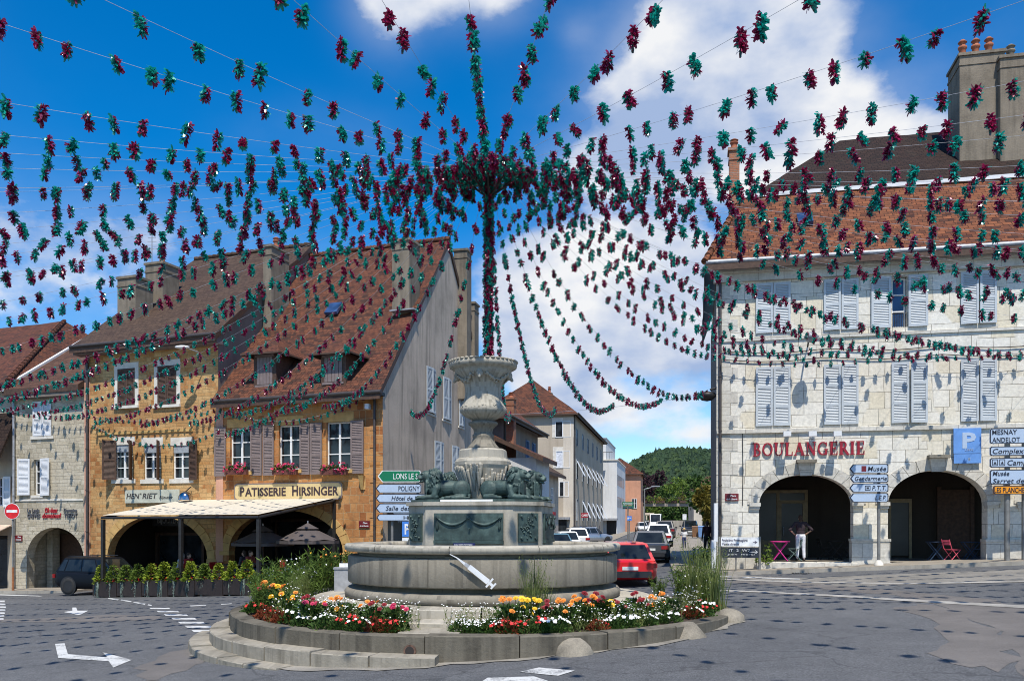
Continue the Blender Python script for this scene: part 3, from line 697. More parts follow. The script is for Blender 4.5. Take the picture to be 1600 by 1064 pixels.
    # shutters and windows
    for row, zz in ((lo, zl), (up, zu)):
        for k, (a, b) in enumerate(uu):
            if b > Wd-.1: continue
            m = (a+b)/2
            if row is up and k == 2:
                w = b-a; window(root, F, a+.04, b-.66, zz[0]+.02, zz[1]-.02, .3, 1, 3, mg=M_glass_b)
                shutter(root, F, a-.68, a-.02, zz[0], zz[1], M_sh_b, -.03, .04, 'R', rails=(0, .5, 1)); shutter(root, F, b-.62, b+.02, zz[0], zz[1], M_sh_b, -.03, .04, 'L', rails=(0, .5, 1))
                r_ = MB()
                for j in range(10): r_.tube([F.pt(a+.05+.06*j, .03, zz[0]), F.pt(a+.05+.06*j, .03, zz[0]+.5)], .009, 5)
                r_.tube([F.pt(a, .03, zz[0]+.5), F.pt(b-.62, .03, zz[0]+.5)], .014, 5); r_.build('railing', M_dark, root)
                continue
            rails = (0, .5, 1) if row is up else (0, .33, .66, 1)
            s1, s2 = (.0, .0)
            if row is lo and k == 2: s2 = .22; s1 = .05
            if row is lo and k == 3: s1 = s2 = .14
            if row is up and k == 1: s1 = .1
            if row is up and k == 3: s1 = s2 = .12
            shutter(root, F, a, m-.012, zz[0], zz[1], M_sh_b, -.03, s1, 'L', rails=rails); shutter(root, F, m+.012, b, zz[0], zz[1], M_sh_b, -.03, s2, 'R', rails=rails)
            fr = MB(); fr.fbox(F, a-.05, b+.05, -.012, .02, zz[0]-.14, zz[0]-.03); fr.build('sill', M_ashlar, root)
    # shopfronts in the arcade
    vb = 4.3
    d = MB(); u0, u1 = F.u(1213, vb), F.u(1262, vb); zt_ = F.z(1240, 770, vb)
    for a, b, c, e in ((u0-1.3, u0-1.2, fl, zt_), (u0, u0+.12, fl, zt_), (u1-.12, u1, fl, zt_), (u0-1.3, u1, zt_, zt_+.12), (u0-1.2, u0, fl, fl+.7), (u0+.12, u0+.2, fl, zt_-.3), (u1-.2, u1-.12, fl, zt_-.3), (u0+.12, u1-.12, zt_-.42, zt_-.3)): d.fbox(F, a, b, vb-.06, vb+.02, c, e)
    sf = d.build('shopfront', M_creamw, root); MB().poly([F.pt(u0-1.2, vb, fl+.1), F.pt(u1, vb, fl+.1), F.pt(u1, vb, zt_), F.pt(u0-1.2, vb, zt_)]).build('pane', M_dim, sf)
    MB().tube([F.pt(u0+.28, vb-.12, fl+.9), F.pt(u0+.28, vb-.12, fl+1.25)], .018, 6).build('door_handle', M_zinc, sf)
    d = MB(); u0, u1 = F.u(1392, vb), F.u(1420, vb); zt_ = F.z(1405, 785, vb); d.fbox(F, u0-.1, u1+.1, vb-.06, vb+.02, zt_, zt_+.15); d.fbox(F, u1, u1+.1, vb-.06, vb+.02, fl, zt_); d.fbox(F, u0-.1, u0, vb-.06, vb+.02, fl, zt_)
    sf = d.build('shopfront', M_creamw, root); MB().poly([F.pt(u0, vb, fl+.1), F.pt(u1, vb, fl+.1), F.pt(u1, vb, zt_), F.pt(u0, vb, zt_)]).build('pane', M_dim, sf)
    dd = MB(); u0, u1 = F.u(1470, vb), F.u(1515, vb); dd.fbox(F, u0, u1, vb-.05, vb+.02, fl, F.z(1490, 765, vb)); dd.fbox(F, u0-.15, u0-.003, vb-.09, vb+.02, fl, F.z(1490, 760, vb)); dd.fbox(F, u1+.003, u1+.15, vb-.09, vb+.02, fl, F.z(1490, 760, vb)); dd.build('inner_door', M_wood, root)
    # roof: steep lower slopes, white flashing, dark upper slopes
    zk, vk, ul = 15.62, 4.0, 1.12
    E = lambda u, v, z: F.pt(u, v, z)
    r = MB(); slab(r, [E(-.45, -.6, eave), E(Wd, -.6, eave), E(Wd, vk, zk), E(ul, vk, zk)], .16, 0, 1)
    slab(r, [E(-.45, -.6, eave), E(ul, vk, zk), E(ul, 9.4, zk), E(-.45, 13.4, eave)], .16, 0, 1)
    rr = r.build('lower_roof', [M_tile_o, M_wood], root)
    h = MB()
    for i in range(13):                                # hip tiles
        t0, t1 = i/13, (i+1)/13+.02; a = E(-.45, -.6, eave).lerp(E(ul, vk, zk), t0); b = E(-.45, -.6, eave).lerp(E(ul, vk, zk), t1); h.tube([a+Vector((0, 0, .05)), b+Vector((0, 0, .02))], [.13, .1], 8)
    h.build('hip_tile', M_tile_o, rr)
    MB().fbox(F, ul-.1, Wd, vk-.14, vk+.1, zk-.03, zk+.12).build('flashing', M_sh_w, root)
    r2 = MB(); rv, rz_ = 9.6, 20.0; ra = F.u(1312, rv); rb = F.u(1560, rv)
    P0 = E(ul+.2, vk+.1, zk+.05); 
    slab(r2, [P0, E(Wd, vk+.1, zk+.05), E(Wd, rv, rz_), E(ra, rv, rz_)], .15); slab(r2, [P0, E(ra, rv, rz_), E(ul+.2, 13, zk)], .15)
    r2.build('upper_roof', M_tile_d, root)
    # skylight
    p = on_plane(E(0, -.6, eave), E(1, -.6, eave)-E(0, -.6, eave), E(0, vk, zk)-E(0, -.6, eave), 1256, 345)
    su = (E(0, vk, zk)-E(0, -.6, eave)).normalized()
    k = MB(); q = [p+F.U*a+su*b for a, b in ((-.25, -.45), (.3, -.45), (.3, .4), (-.25, .4))]; n = F.U.cross(su); k.hexa(q+[x+n*.16 for x in q]); k.build('skylight', M_glass_b, root)
    # chimneys
    c = E(F.u(1537, 7.2), 7.2, 0); zc = F.z(1530, 88, 6.6)
    chimney(root, E(F.u(1529, 6.9), 7.3, 0), 1.72, 1.7, 15, zc, radians(-12), M_chim, 3, True, 1.0)
    chimney(root, E(F.u(1583, 6.6), 6.9, 0), 1.25, 1.5, 15, F.z(1590, 92, 6.3), radians(-12), M_chim, 1, True, .8, mp=M_chim)
    chimney(root, E(F.u(1147, 5.5), 5.5, 0), .42, .62, 12, F.z(1147, 240, 5.5), radians(-12), M_brick, 1, True, .5)
    downpipe(root, F, .12, .6, eave-.3, -.09, .055)
    for y0, y1 in ((549, 540), (562, 554)):
        a, b = F.pt(.1, -.05, F.z(1125, y0)), F.pt(Wd-.2, -.05, F.z(1600, y1)); MB().tube([a.lerp(b, i/30)-Vector((0, 0, .12*abs(sin(i/30*pi*4)))) for i in range(31)], .018, 5).build('cable', M_dark, root)
    u = F.u(1160); MB().tube([F.pt(u, -.03, F.z(1160, 675)), F.pt(u+.02, -.03, F.z(1160, 740)), F.pt(u, -.03, F.z(1160, 790))], .014, 5).build('cable', M_dark, root)
build_bakery()
# ================================================================ PASTRY HOUSE (ochre, with the grey gable)
def hip_dormer(parent, F, px0, px1, py0, py1, P, A, B, yr):
    """small hipped dormer; its front foot stands on the roof plane P,A,B"""
    b = on_plane(P, A, B, (px0+px1)/2, py1); rel = b-F.o
    G2 = Vector((-F.U.y, F.U.x, 0)); u = rel.dot(F.U); v0 = rel.dot(G2)
    def E(u_, v_, z_): return F.o+F.U*u_+G2*v_+Vector((0, 0, z_))
    D = b.y; w = (px1-px0)/FPX*D; h = (py1-py0)/FPX*D; zb = b.z-.05; zt = b.z+h; dep = 3.0
    root = MB()
    u0, u1 = u-w/2-.18, u+w/2+.18
    q = [E(u0, v0, zb-.3), E(u1, v0, zb-.3), E(u1, v0+dep, zb-.3), E(u0, v0+dep, zb-.3), E(u0, v0, zt+.1), E(u1, v0, zt+.1), E(u1, v0+dep, zt+.1), E(u0, v0+dep, zt+.1)]
    root.hexa(q); o = root.build('dormer', M_wood, parent)
    sh = MB(); n = 5
    for i in range(n):
        a = u-w/2+w*i/n+.012; c = u-w/2+w*(i+1)/n-.012; sh.hexa([E(x, y, z) for z in (zb+.12, zt-.06) for x, y in ((a, v0-.03), (c, v0-.03), (c, v0), (a, v0))])
    sh.build('hatch', M_wood2, o)
    for a, c, z0, z1 in ((u-w/2-.08, u+w/2+.08, zb, zb+.09), (u-w/2-.08, u+w/2+.08, zt-.04, zt+.05)): fr = MB(); fr.hexa([E(x, y, z) for z in (z0, z1) for x, y in ((a, v0-.07), (c, v0-.07), (c, v0+.02), (a, v0+.02))]); fr.build('frame', M_wood2, o)
    rr = MB(); zr = CH+(YH-yr)/FPX*D; ov = .42; e = zt+.08
    a0, a1, b1, b0 = E(u0-ov, v0-ov, e), E(u1+ov, v0-ov, e), E(u1+ov, v0+dep+.6, e), E(u0-ov, v0+dep+.6, e); k = E(u, v0+.9, zr); k2 = E(u, v0+dep+1.6, zr)
    slab(rr, [a0, a1, k], .08, 0, 1); slab(rr, [a1, b1, k2, k], .08, 0, 1); slab(rr, [b0, a0, k, k2], .08, 0, 1)
    rr.build('roof', [M_tile_r, M_wood], o)
    return o
def build_pastry():
    F = FL
    root = thing('gabled_house', F.pt((uB+uC)/2, 0, -.6), 'ochre house with brown shutters, steep red tiled roof and a grey gable', 'house')
    ez = 7.85; rz_, rv = 17.1, 9.1; e0 = 7.72
    wins = [(359.5, 392, 668, 733), (435.6, 469, 664, 730), (510, 548, 659, 730)]
    holes = []; W_ = []
    for a, b, c, d in wins:
        u0, u1, z0, z1 = F.rect(a, b, c, d); W_.append((u0, u1, z0-.1, z1)); holes.append(rect_pts(u0, u1, z0-.1, z1))
    zf = -.9
    ua, ub = F.u(358), F.u(536); zs = F.z(447, 862); zt = F.z(447, 797)
    holes.append(arch_pts(ua, ub, zf+.05, zs, zt, 24))
    mb = MB(); mb.wall(F, rect_pts(uB, uC, zf-.3, ez), holes, 0, 0, .5); mb.build('front_wall', M_ochre, root)
    g = MB(); G = FG
    gh = []; gw = []
    for a, b, c, d in ((665.5, 679.5, 575, 645), (691.7, 703.5, 591, 656), (716.6, 724, 605, 666), (678, 691.7, 690, 748), (705, 716, 697, 750)):
        u0, u1, z0, z1 = G.rect(a, b, c, d); gw.append((u0, u1, z0, z1))
    dw = (G.u(606), G.u(640)); gh.append(rect_pts(dw[0], dw[1], .05, G.z(620, 812)))
    g.wall(G, [(0.002, zf-.3), (14.7, zf-.3), (14.7, 11.85), (rv, rz_-.15), (0.002, ez)], gh, 0, 0, .4)
    g.build('gable_wall', M_grey, root)
    bk = MB(); bk.add([F.pt(uC, 14.7, zf), F.pt(uB, 14.7, zf), F.pt(uB, 14.7, 11.85), F.pt(uC, 14.7, 11.85)], [(0, 1, 2, 3)]); bk.build('back_wall', M_grey2, root)
    # shop inside the arch
    it = MB(); q = [(ua-.6, 4), (ub+.3, 4)]
    it.add([F.pt(ua-.6, 4, zf), F.pt(ub+.3, 4, zf), F.pt(ub+.3, 4, zt+.5), F.pt(ua-.6, 4, zt+.5), F.pt(ua-.6, .5, zf), F.pt(ub+.3, .5, zf), F.pt(ub+.3, .5, zt+.5), F.pt(ua-.6, .5, zt+.5)], [(0, 1, 2, 3), (4, 0, 3, 7), (1, 5, 6, 2), (3, 2, 6, 7)])
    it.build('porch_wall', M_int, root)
    sf = MB()
    for i in range(4):
        a = ua+.3+i*(ub-ua-.4)/3; sf.fbox(F, a-.06, a+.06, 3.8, 3.95, zf, zt-.5)
    sf.fbox(F, ua, ub, 3.79, 3.95, zt-.5, zt-.35); s_ = sf.build('shopfront', M_wood, root); MB().poly([F.pt(ua, 3.9, zf), F.pt(ub, 3.9, zf), F.pt(ub, 3.9, zt-.4), F.pt(ua, 3.9, zt-.4)]).build('pane', M_glass, s_)
    arch_ring(root, F, ua, ub, zs, zt, .42, .02, M_ochtrim, n=17)
    MB().fbox(F, ua-.5, ua+.02, -.06, .4, zs-.18, zs).fbox(F, ub-.02, ub+.5, -.06, .4, zs-.18, zs).build('impost', M_ochtrim, root)
    for k, (u0, u1, z0, z1) in enumerate(W_):
        window(root, F, u0, u1, z0, z1, .2, 2, 3, curtain=M_curtain if k == 2 else None, mg=M_glass)
        MB().fbox(F, u0-.12, u1+.12, -.14, .2, z0-.16, z0).build('sill', M_ochtrim, root)
        MB().fbox(F, u0-.15, u1+.15, -.015, .3, z1, z1+.4).build('lintel', M_ochtrim, root)
    for (a, b, c, d, h) in ((337, 354, 668, 744, 'R'), (392.5, 410.8, 664.5, 743, 'L'), (412.5, 429, 664, 743, 'R'), (469.5, 485.5, 661.5, 741.5, 'L'), (486.5, 504, 661, 741, 'R'), (549, 569.5, 657, 740, 'L')):
        u0, u1, z0, z1 = F.rect(a, b, c, d); shutter(root, F, u0, u1, z0, z1, M_wood2, -.05, .05, h, rails=(0, .37, .68, 1), slat=.065)
    for k, (u0, u1, z0, z1) in enumerate(gw):
        shutter(root, G, u0, (u0+u1)/2-.01, z0, z1, M_sh_b, -.03, .12, 'L', rails=(0, .5, 1)); shutter(root, G, (u0+u1)/2+.01, u1, z0, z1, M_sh_b, -.03, .12, 'R', rails=(0, .5, 1))
        MB().fbox(G, u0-.1, u1+.1, -.05, .05, z0-.13, z0-.03).build('sill', M_stonew, root)
    d = MB(); d.fbox(G, dw[0], dw[1], .25, .3, 0, G.z(620, 812)); d.build('shop_door', plain('slate_blue_paint', (.05, .07, .09), .4), root)
    # small valance over the side shop
    a = MB(); n = 14; z = G.z(620, 812)+.12
    for i in range(n):
        u0, u1 = dw[0]-.3+(dw[1]-dw[0]+.6)*i/n, dw[0]-.3+(dw[1]-dw[0]+.6)*(i+1)/n; um = (u0+u1)/2
        a.add([G.pt(u0, -.55, z), G.pt(u0, -.56, z-.18), G.pt(um, -.56, z-.27), G.pt(u1, -.56, z-.18), G.pt(u1, -.55, z)], [(0, 1, 2, 3, 4)]); a.add([G.pt(u0, 0, z+.5), G.pt(u0, -.55, z), G.pt(u1, -.55, z), G.pt(u1, 0, z+.5)], [(0, 1, 2, 3)])
    a.build('awning', plain('dusk_blue_canvas', (.10, .13, .17), .8), root)
    # eaves, pipe
    MB().fbox(F, uB-.0, uC+.1, -.35, .02, ez-.28, ez-.14).build('eaves_board', M_dark, root)
    MB().tube([F.pt(uB, -.55, e0-.02), F.pt(uC+.15, -.55, e0-.02)], .08, 8).build('gutter', M_pipe, root)
    downpipe(root, F, F.u(586.5), zf, e0-.1, -.1, .055)
    MB().fbox(F, uB-.12, uB+.28, -.03, .02, zf, ez-.3).build('pilaster', plaster('salmon_plaster', (.60, .33, .23), (.35, .2, .14), .3, .5), root)
    q = MB(); z = zf; i = 0
    while z < ez-.5: w = .62 if i % 2 else .4; q.fbox(F, uC-w, uC+.012, -.018, .1, z, z+.36); z += .372; i += 1
    q.build('quoin', M_ochre, root)
    # roof
    P = F.pt(0, -.55, e0); A = F.pt(1, -.55, e0)-P; B = F.pt(0, rv, rz_)-P
    r = MB(); ov = .09
    slab(r, [F.pt(uB-.05, -.55, e0), F.pt(uC+ov, -.55, e0), F.pt(uC+ov, rv, rz_), F.pt(uB-.05, rv, rz_)], .2, 0, 1)
    slab(r, [F.pt(uC+ov, rv, rz_), F.pt(uC+ov, 15.1, 11.6), F.pt(uB-.05, 15.1, 11.6), F.pt(uB-.05, rv, rz_)], .2, 0, 1)
    ro = r.build('roof', [M_tile_r, M_wood], root)
    h = MB(); n = 40
    for i in range(n): a, b = F.pt(uB+(uC+ov-uB)*i/n, rv, rz_+.06), F.pt(uB+(uC+ov-uB)*(i+1)/n+.03, rv, rz_+.03); h.tube([a, b], [.15, .12], 8)
    h.build('ridge_tile', M_tile_r, ro)
    for (x0, x1, y0, y1, yr) in ((399.5, 428.5, 556, 603, 522), (505, 537, 556, 599, 518)): hip_dormer(root, F, x0, x1, y0, y1, P, A, B, yr)
    p = on_plane(P, A, B, 522, 484); su = B.normalized(); nn = F.U.cross(su)
    k = MB(); q = [p+F.U*a_+su*b_ for a_, b_ in ((-.35, -.45), (.35, -.45), (.35, .45), (-.35, .45))]; k.hexa(q+[x+nn*.14 for x in q]); sk = k.build('skylight', M_glass_b, root)
    c = on_plane(P, A, B, 632, 489); chimney(root, (c.x, c.y+.6, 0), 30/FPX*c.y, 1.1, c.z-1.2, CH+(YH-376)/FPX*c.y, radians(-20), M_chim, 1, True, .7)
    fl_ = MB(); fl_.box((c.x, c.y-.2, c.z+.05), (30/FPX*c.y+.35, .5, .06), radians(-20)); fl_.build('flashing', M_zinc, root)
    c = on_plane(P, A, B, 424, 511); chimney(root, (c.x, c.y+.9, 0), 15/FPX*c.y, 1.5, c.z-1.5, CH+(YH-384)/FPX*c.y, radians(-20), M_chim, 1, True, .6)
    for px, pw, py, u in ((723, 21, 396, 11.3), (738, 14, 478, 13.9)):
        b = G.pt(u, .2, 0); chimney(root, G.pt(u, .45, 0) if 0 else (CH*0+(px-800)/FPX*b.y, b.y, 0), pw/FPX*b.y, .9, 9, CH+(YH-py)/FPX*b.y, radians(-13), M_chim, 0)
    # bracket lamp and lion-head corbel on the front
    l = MB(); u = F.u(567); z = F.z(567, 752); l.hexa([F.pt(u+a_, -b_, c_) for c_ in (z-.35, z+.25) for a_, b_ in ((-.12*(1 if c_ > z else .4), .25*(1 if c_ > z else .3)), (.12*(1 if c_ > z else .4), .25*(1 if c_ > z else .3)), (.12, 0), (-.12, 0))]); l.build('corbel', M_ochtrim, root)
    MB().fbox(F, F.u(574), F.u(580), -.3, 0, F.z(577, 640), F.z(577, 632)).build('floodlight', M_sh_w, root)
build_pastry()

# ================================================================ JEWELLER'S HOUSE
def build_jeweller():
    F = FL; root = thing('terraced_house', F.pt((uA+uB)/2, 0, -.9), 'three storey honey coloured rubble house between the pale and the gabled house', 'house')
    ez = 10.75; zf = -1.2; rz_, rv = 17.75, 9.16
    holes = []
    up = [(184.6, 211, 576, 634), (247, 276, 571.5, 632.5)]; lo = [(180, 207, 695, 748.5), (225, 251, 696, 748.5), (270.5, 297, 696, 748)]
    U = [F.rect(*r) for r in up]; L = [F.rect(*r) for r in lo]
    for q in L: holes.append(rect_pts(*q))
    ua, ub = F.u(168), F.u(324); zs = F.z(246, 872); zt = F.z(246, 806)
    holes.append(arch_pts(ua, ub, zf+.05, zs, zt, 24))
    mb = MB(); mb.wall(F, rect_pts(uA, uB-.003, zf-.3, ez), holes, 0, 0, .5); mb.build('front_wall', M_rubble, root)
    s = MB(); s.add([F.pt(uB, 0, ez-4), F.pt(uB, rv*2, ez-4), F.pt(uB, rv*2, ez), F.pt(uB, rv, rz_-.1), F.pt(uB, 0, ez)], [(0, 1, 2, 3, 4)]); s.add([F.pt(uA, rv*2, zf), F.pt(uA, 0, zf), F.pt(uA, 0, ez), F.pt(uA, rv, rz_-.1), F.pt(uA, rv*2, ez)], [(0, 1, 2, 3, 4)])
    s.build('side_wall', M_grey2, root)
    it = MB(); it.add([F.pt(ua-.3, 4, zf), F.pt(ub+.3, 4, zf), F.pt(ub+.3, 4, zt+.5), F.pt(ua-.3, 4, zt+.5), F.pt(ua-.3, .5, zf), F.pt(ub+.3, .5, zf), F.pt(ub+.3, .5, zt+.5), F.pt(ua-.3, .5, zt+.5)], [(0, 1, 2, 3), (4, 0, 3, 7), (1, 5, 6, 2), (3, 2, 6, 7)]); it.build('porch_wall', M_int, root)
    sf = MB(); w0, w1 = F.u(246, 3.8), F.u(318, 3.8); zz = F.z(280, 836, 3.8); sf.fbox(F, w0-.1, w1+.3, 3.7, 3.95, zz, zz+.14)
    for a in (w0, (w0+w1)/2, w1): sf.fbox(F, a-.07, a+.07, 3.72, 3.95, zf, zz-.003)
    s_ = sf.build('shopfront', M_wood, root); MB().poly([F.pt(w0, 3.9, zf), F.pt(w1, 3.9, zf), F.pt(w1, 3.9, zz), F.pt(w0, 3.9, zz)]).build('pane', M_glass, s_)
    fa = MB(); fa.fbox(F, F.u(240, 2.0), F.u(296, 2.0), 1.9, 2.0, F.z(268, 820, 2.0)-.05, F.z(268, 808, 2.0)); f_ = fa.build('fascia', M_dark, root)
    t = MB(); letters(t, F, 'BIJOUTERIE', F.u(246, 1.88), F.u(284, 1.88), F.z(264, 817, 1.88), .26, 1.88); t.build('lettering', plain('faded_letters', (.25, .25, .24), .7), f_)
    arch_ring(root, F, ua, ub, zs, zt, .42, .02, M_ochtrim, n=17)
    MB().fbox(F, ua-.5, ua+.02, -.06, .4, zs-.18, zs).fbox(F, ub-.02, ub+.5, -.06, .4, zs-.18, zs).build('impost', M_ochtrim, root)
    for q in U:
        surround(root, F, *q, w=.22, out=.025); m = (q[0]+q[1])/2
        shutter(root, F, q[0], m-.008, q[2], q[3], M_wood, -.01, 0, 'L', rails=(0, .5, 1)); shutter(root, F, m+.008, q[1], q[2], q[3], M_wood, -.01, 0, 'R', rails=(0, .5, 1))
    for q in L:
        window(root, F, *q, v=.14, cols=2, rows=3); MB().fbox(F, q[0]-.2, q[1]+.2, -.05, .12, q[2]-.2, q[2]).build('sill', M_stonew, root)
        MB().fbox(F, q[0]-.14, q[1]+.14, -.018, .05, q[3]+.003, q[3]+.38).build('lintel', M_stonew, root); MB().fbox(F, q[0]+.02, q[1]-.02, .02, .07, q[3]-.34, q[3]-.01).build('roller_blind', M_blind, root)
    for a, b, h, sw in ((155.5, 170, 'R', .75), (207.6, 215.5, 'L', 1.0), (250.5, 259.5, 'L', 1.0), (297, 313, 'L', .3)):
        u0, u1, z0, z1 = F.rect(a, b, 689, 750); wd = .62
        if h == 'R': u0, u1 = u1-.62+.5, u1+.5
        else: u1 = u0+.62
        shutter(root, F, u0, u1, z0, z1, M_wood, -.05, sw, h, rails=(0, .5, 1))
    band(root, F, uA+.8, uB-1.4, F.z(235, 674.5)-.06, .12, .05, M_ochtrim)
    MB().fbox(F, uA-.02, uA+.33, -.03, .02, zf, ez-.9).build('pilaster', MATS['salmon_plaster'], root)
    MB().fbox(F, uA-.3, uB+.25, -.5, .02, ez-.42, ez-.18).build('eaves_board', M_wood2, root)
    MB().tube([F.pt(uA-.3, -.72, ez-.06), F.pt(uB+.25, -.72, ez-.06)], .08, 8).build('gutter', M_pipe, root)
    downpipe(root, F, uA+.24, zf, ez-.3, -.12, .07)
    r = MB(); slab(r, [F.pt(uA-.35, -.7, ez-.05), F.pt(uB+.3, -.7, ez-.05), F.pt(uB+.1, rv, rz_), F.pt(uA-.1, rv, rz_)], .2, 0, 1)
    slab(r, [F.pt(uB+.1, rv, rz_), F.pt(uB+.1, 2*rv, ez), F.pt(uA-.1, 2*rv, ez), F.pt(uA-.1, rv, rz_)], .2, 0, 1)
    ro = r.build('roof', [M_tile_b, M_wood], root)
    h = MB(); n = 24
    for i in range(n): h.tube([F.pt(uA+(uB-uA)*i/n, rv, rz_+.06), F.pt(uA+(uB-uA)*(i+1)/n+.03, rv, rz_+.03)], [.15, .12], 8)
    h.build('ridge_tile', M_tile_b, ro)
    P = F.pt(0, -.7, ez-.05); A = F.U; B = F.pt(0, rv, rz_)-P
    b = F.pt(0, 6, 0)
    for px0, px1, py0, yb, m, n in ((228, 262, 412, 470, M_chim, 1), (184, 220, 434, 497, M_chim, 0)):
        c = on_plane(P, A, B, (px0+px1)/2, yb); w = (px1-px0)/FPX*c.y
        chimney(root, (c.x, c.y+.7, 0), w, 1.2, c.z-2.4, CH+(YH-py0)/FPX*c.y, radians(-20), m, n, True, .9)
    # aerial on the chimney
    c = on_plane(P, A, B, 236, 465); z = CH+(YH-410)/FPX*c.y; a = MB(); a.tube([(c.x-.2, c.y+.6, z), (c.x-.2, c.y+.6, z+2.3)], .025, 5)
    for i in range(7): a.tube([(c.x-.5+.03*i, c.y+.6, z+.9+.2*i), (c.x+.1-.03*i, c.y+.6, z+.9+.2*i)], .012, 4)
    a.build('aerial', M_zinc, root)
build_jeweller()

# ================================================================ PALE STONE HOUSE
def build_pale():
    F = FL; u0, u1 = F.u(21), uA; root = thing('narrow_stone_house', F.pt((u0+u1)/2, 0, -1.2), 'narrow pale stone house with white shutters and a round cellar arch', 'house')
    ez = 8.95; zf = -1.4; rv, rz_ = 13.3, 17.7
    a = [F.rect(52.6, 81, 627, 681), F.rect(53, 64.5, 718, 773)]
    ua, ub = F.u(42), F.u(131); zs = F.z(86, 872); zt = F.z(86, 824)
    mb = MB(); mb.wall(F, rect_pts(u0, u1-.003, zf-.3, ez), [rect_pts(*a[1]), arch_pts(ua, ub, zf+.05, zs, zt, 22)], 0, 0, .5); mb.build('front_wall', M_pale, root)
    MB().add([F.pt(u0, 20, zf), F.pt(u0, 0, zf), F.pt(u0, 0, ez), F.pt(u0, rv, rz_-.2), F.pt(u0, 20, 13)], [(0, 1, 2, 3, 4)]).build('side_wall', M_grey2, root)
    m = (a[0][0]+a[0][1])/2; shutter(root, F, a[0][0], m-.01, a[0][2], a[0][3], M_sh_w, -.03, 0, 'L', rails=(0, .5, 1)); shutter(root, F, m+.01, a[0][1], a[0][2], a[0][3], M_sh_w, -.03, 0, 'R', rails=(0, .5, 1))
    window(root, F, *a[1], v=.2, cols=1, rows=3)
    q = F.rect(31.6, 48, 717, 773.5); shutter(root, F, q[0], q[1], q[2], q[3], M_sh_w, -.05, .15, 'R', rails=(0, .5, 1)); q = F.rect(64.5, 80, 716, 774); shutter(root, F, q[0], q[1], q[2], q[3], M_sh_w, -.05, .1, 'L', rails=(0, .5, 1))
    for x in a: MB().fbox(F, x[0]-.15, x[1]+.15, -.07, .1, x[2]-.16, x[2]-.02).build('sill', M_stonew, root)
    band(root, F, u0, u1-.1, F.z(80, 781)-.04, .09, .04, M_stonew)
    arch_ring(root, F, ua, ub, zs, zt, .4, .015, M_pale, n=15)
    it = MB(); it.add([F.pt(ua-.3, 4, zf), F.pt(ub+.2, 4, zf), F.pt(ub+.2, 4, zt+.4), F.pt(ua-.3, 4, zt+.4), F.pt(ua-.3, .5, zf), F.pt(ub+.2, .5, zf), F.pt(ub+.2, .5, zt+.4), F.pt(ua-.3, .5, zt+.4)], [(0, 1, 2, 3), (4, 0, 3, 7), (1, 5, 6, 2), (3, 2, 6, 7)]); it.build('porch_wall', M_pale, root)
    v = 1.5; w0, w1 = F.u(73, v), F.u(82, v); MB().fbox(F, w0, w1, v, v+.5, zf, zt-.1).build('porch_pillar', M_pale, root)
    v = 2.2; MB().fbox(F, F.u(84, v), F.u(128, v), v, v+.08, zf, zt-.35).build('cellar_door', M_wood, root)
    MB().fbox(F, F.u(48), F.u(100), -.35, .4, -1.35, -1.05).build('doorstep', M_ashlar, root)
    r = MB(); slab(r, [F.pt(u0-.3, -.45, ez-.02), F.pt(u1-.02, -.45, ez-.02), F.pt(u1-.02, rv, rz_), F.pt(u0-.3, rv, rz_)], .18, 0, 1); slab(r, [F.pt(u1-.02, rv, rz_), F.pt(u1-.02, 22, 11), F.pt(u0-.3, 22, 11), F.pt(u0-.3, rv, rz_)], .18)
    ro = r.build('roof', [M_tile_c, M_wood], root)
    ve = MB(); ve.hexa([F.pt(u0-.36, -.5, ez-.12), F.pt(u0-.16, -.5, ez-.12), F.pt(u0-.16, rv, rz_-.12), F.pt(u0-.36, rv, rz_-.12), F.pt(u0-.36, -.5, ez+.08), F.pt(u0-.16, -.5, ez+.08), F.pt(u0-.16, rv, rz_+.08), F.pt(u0-.36, rv, rz_+.08)]); ve.build('verge_board', M_sh_w, ro)
    MB().fbox(F, u0-.2, u1-.03, -.4, .02, ez-.5, ez-.22).build('eaves_board', M_grey2, root)
    downpipe(root, F, u0+.12, zf, ez-.3, -.1, .06, M_zinc)
build_pale()
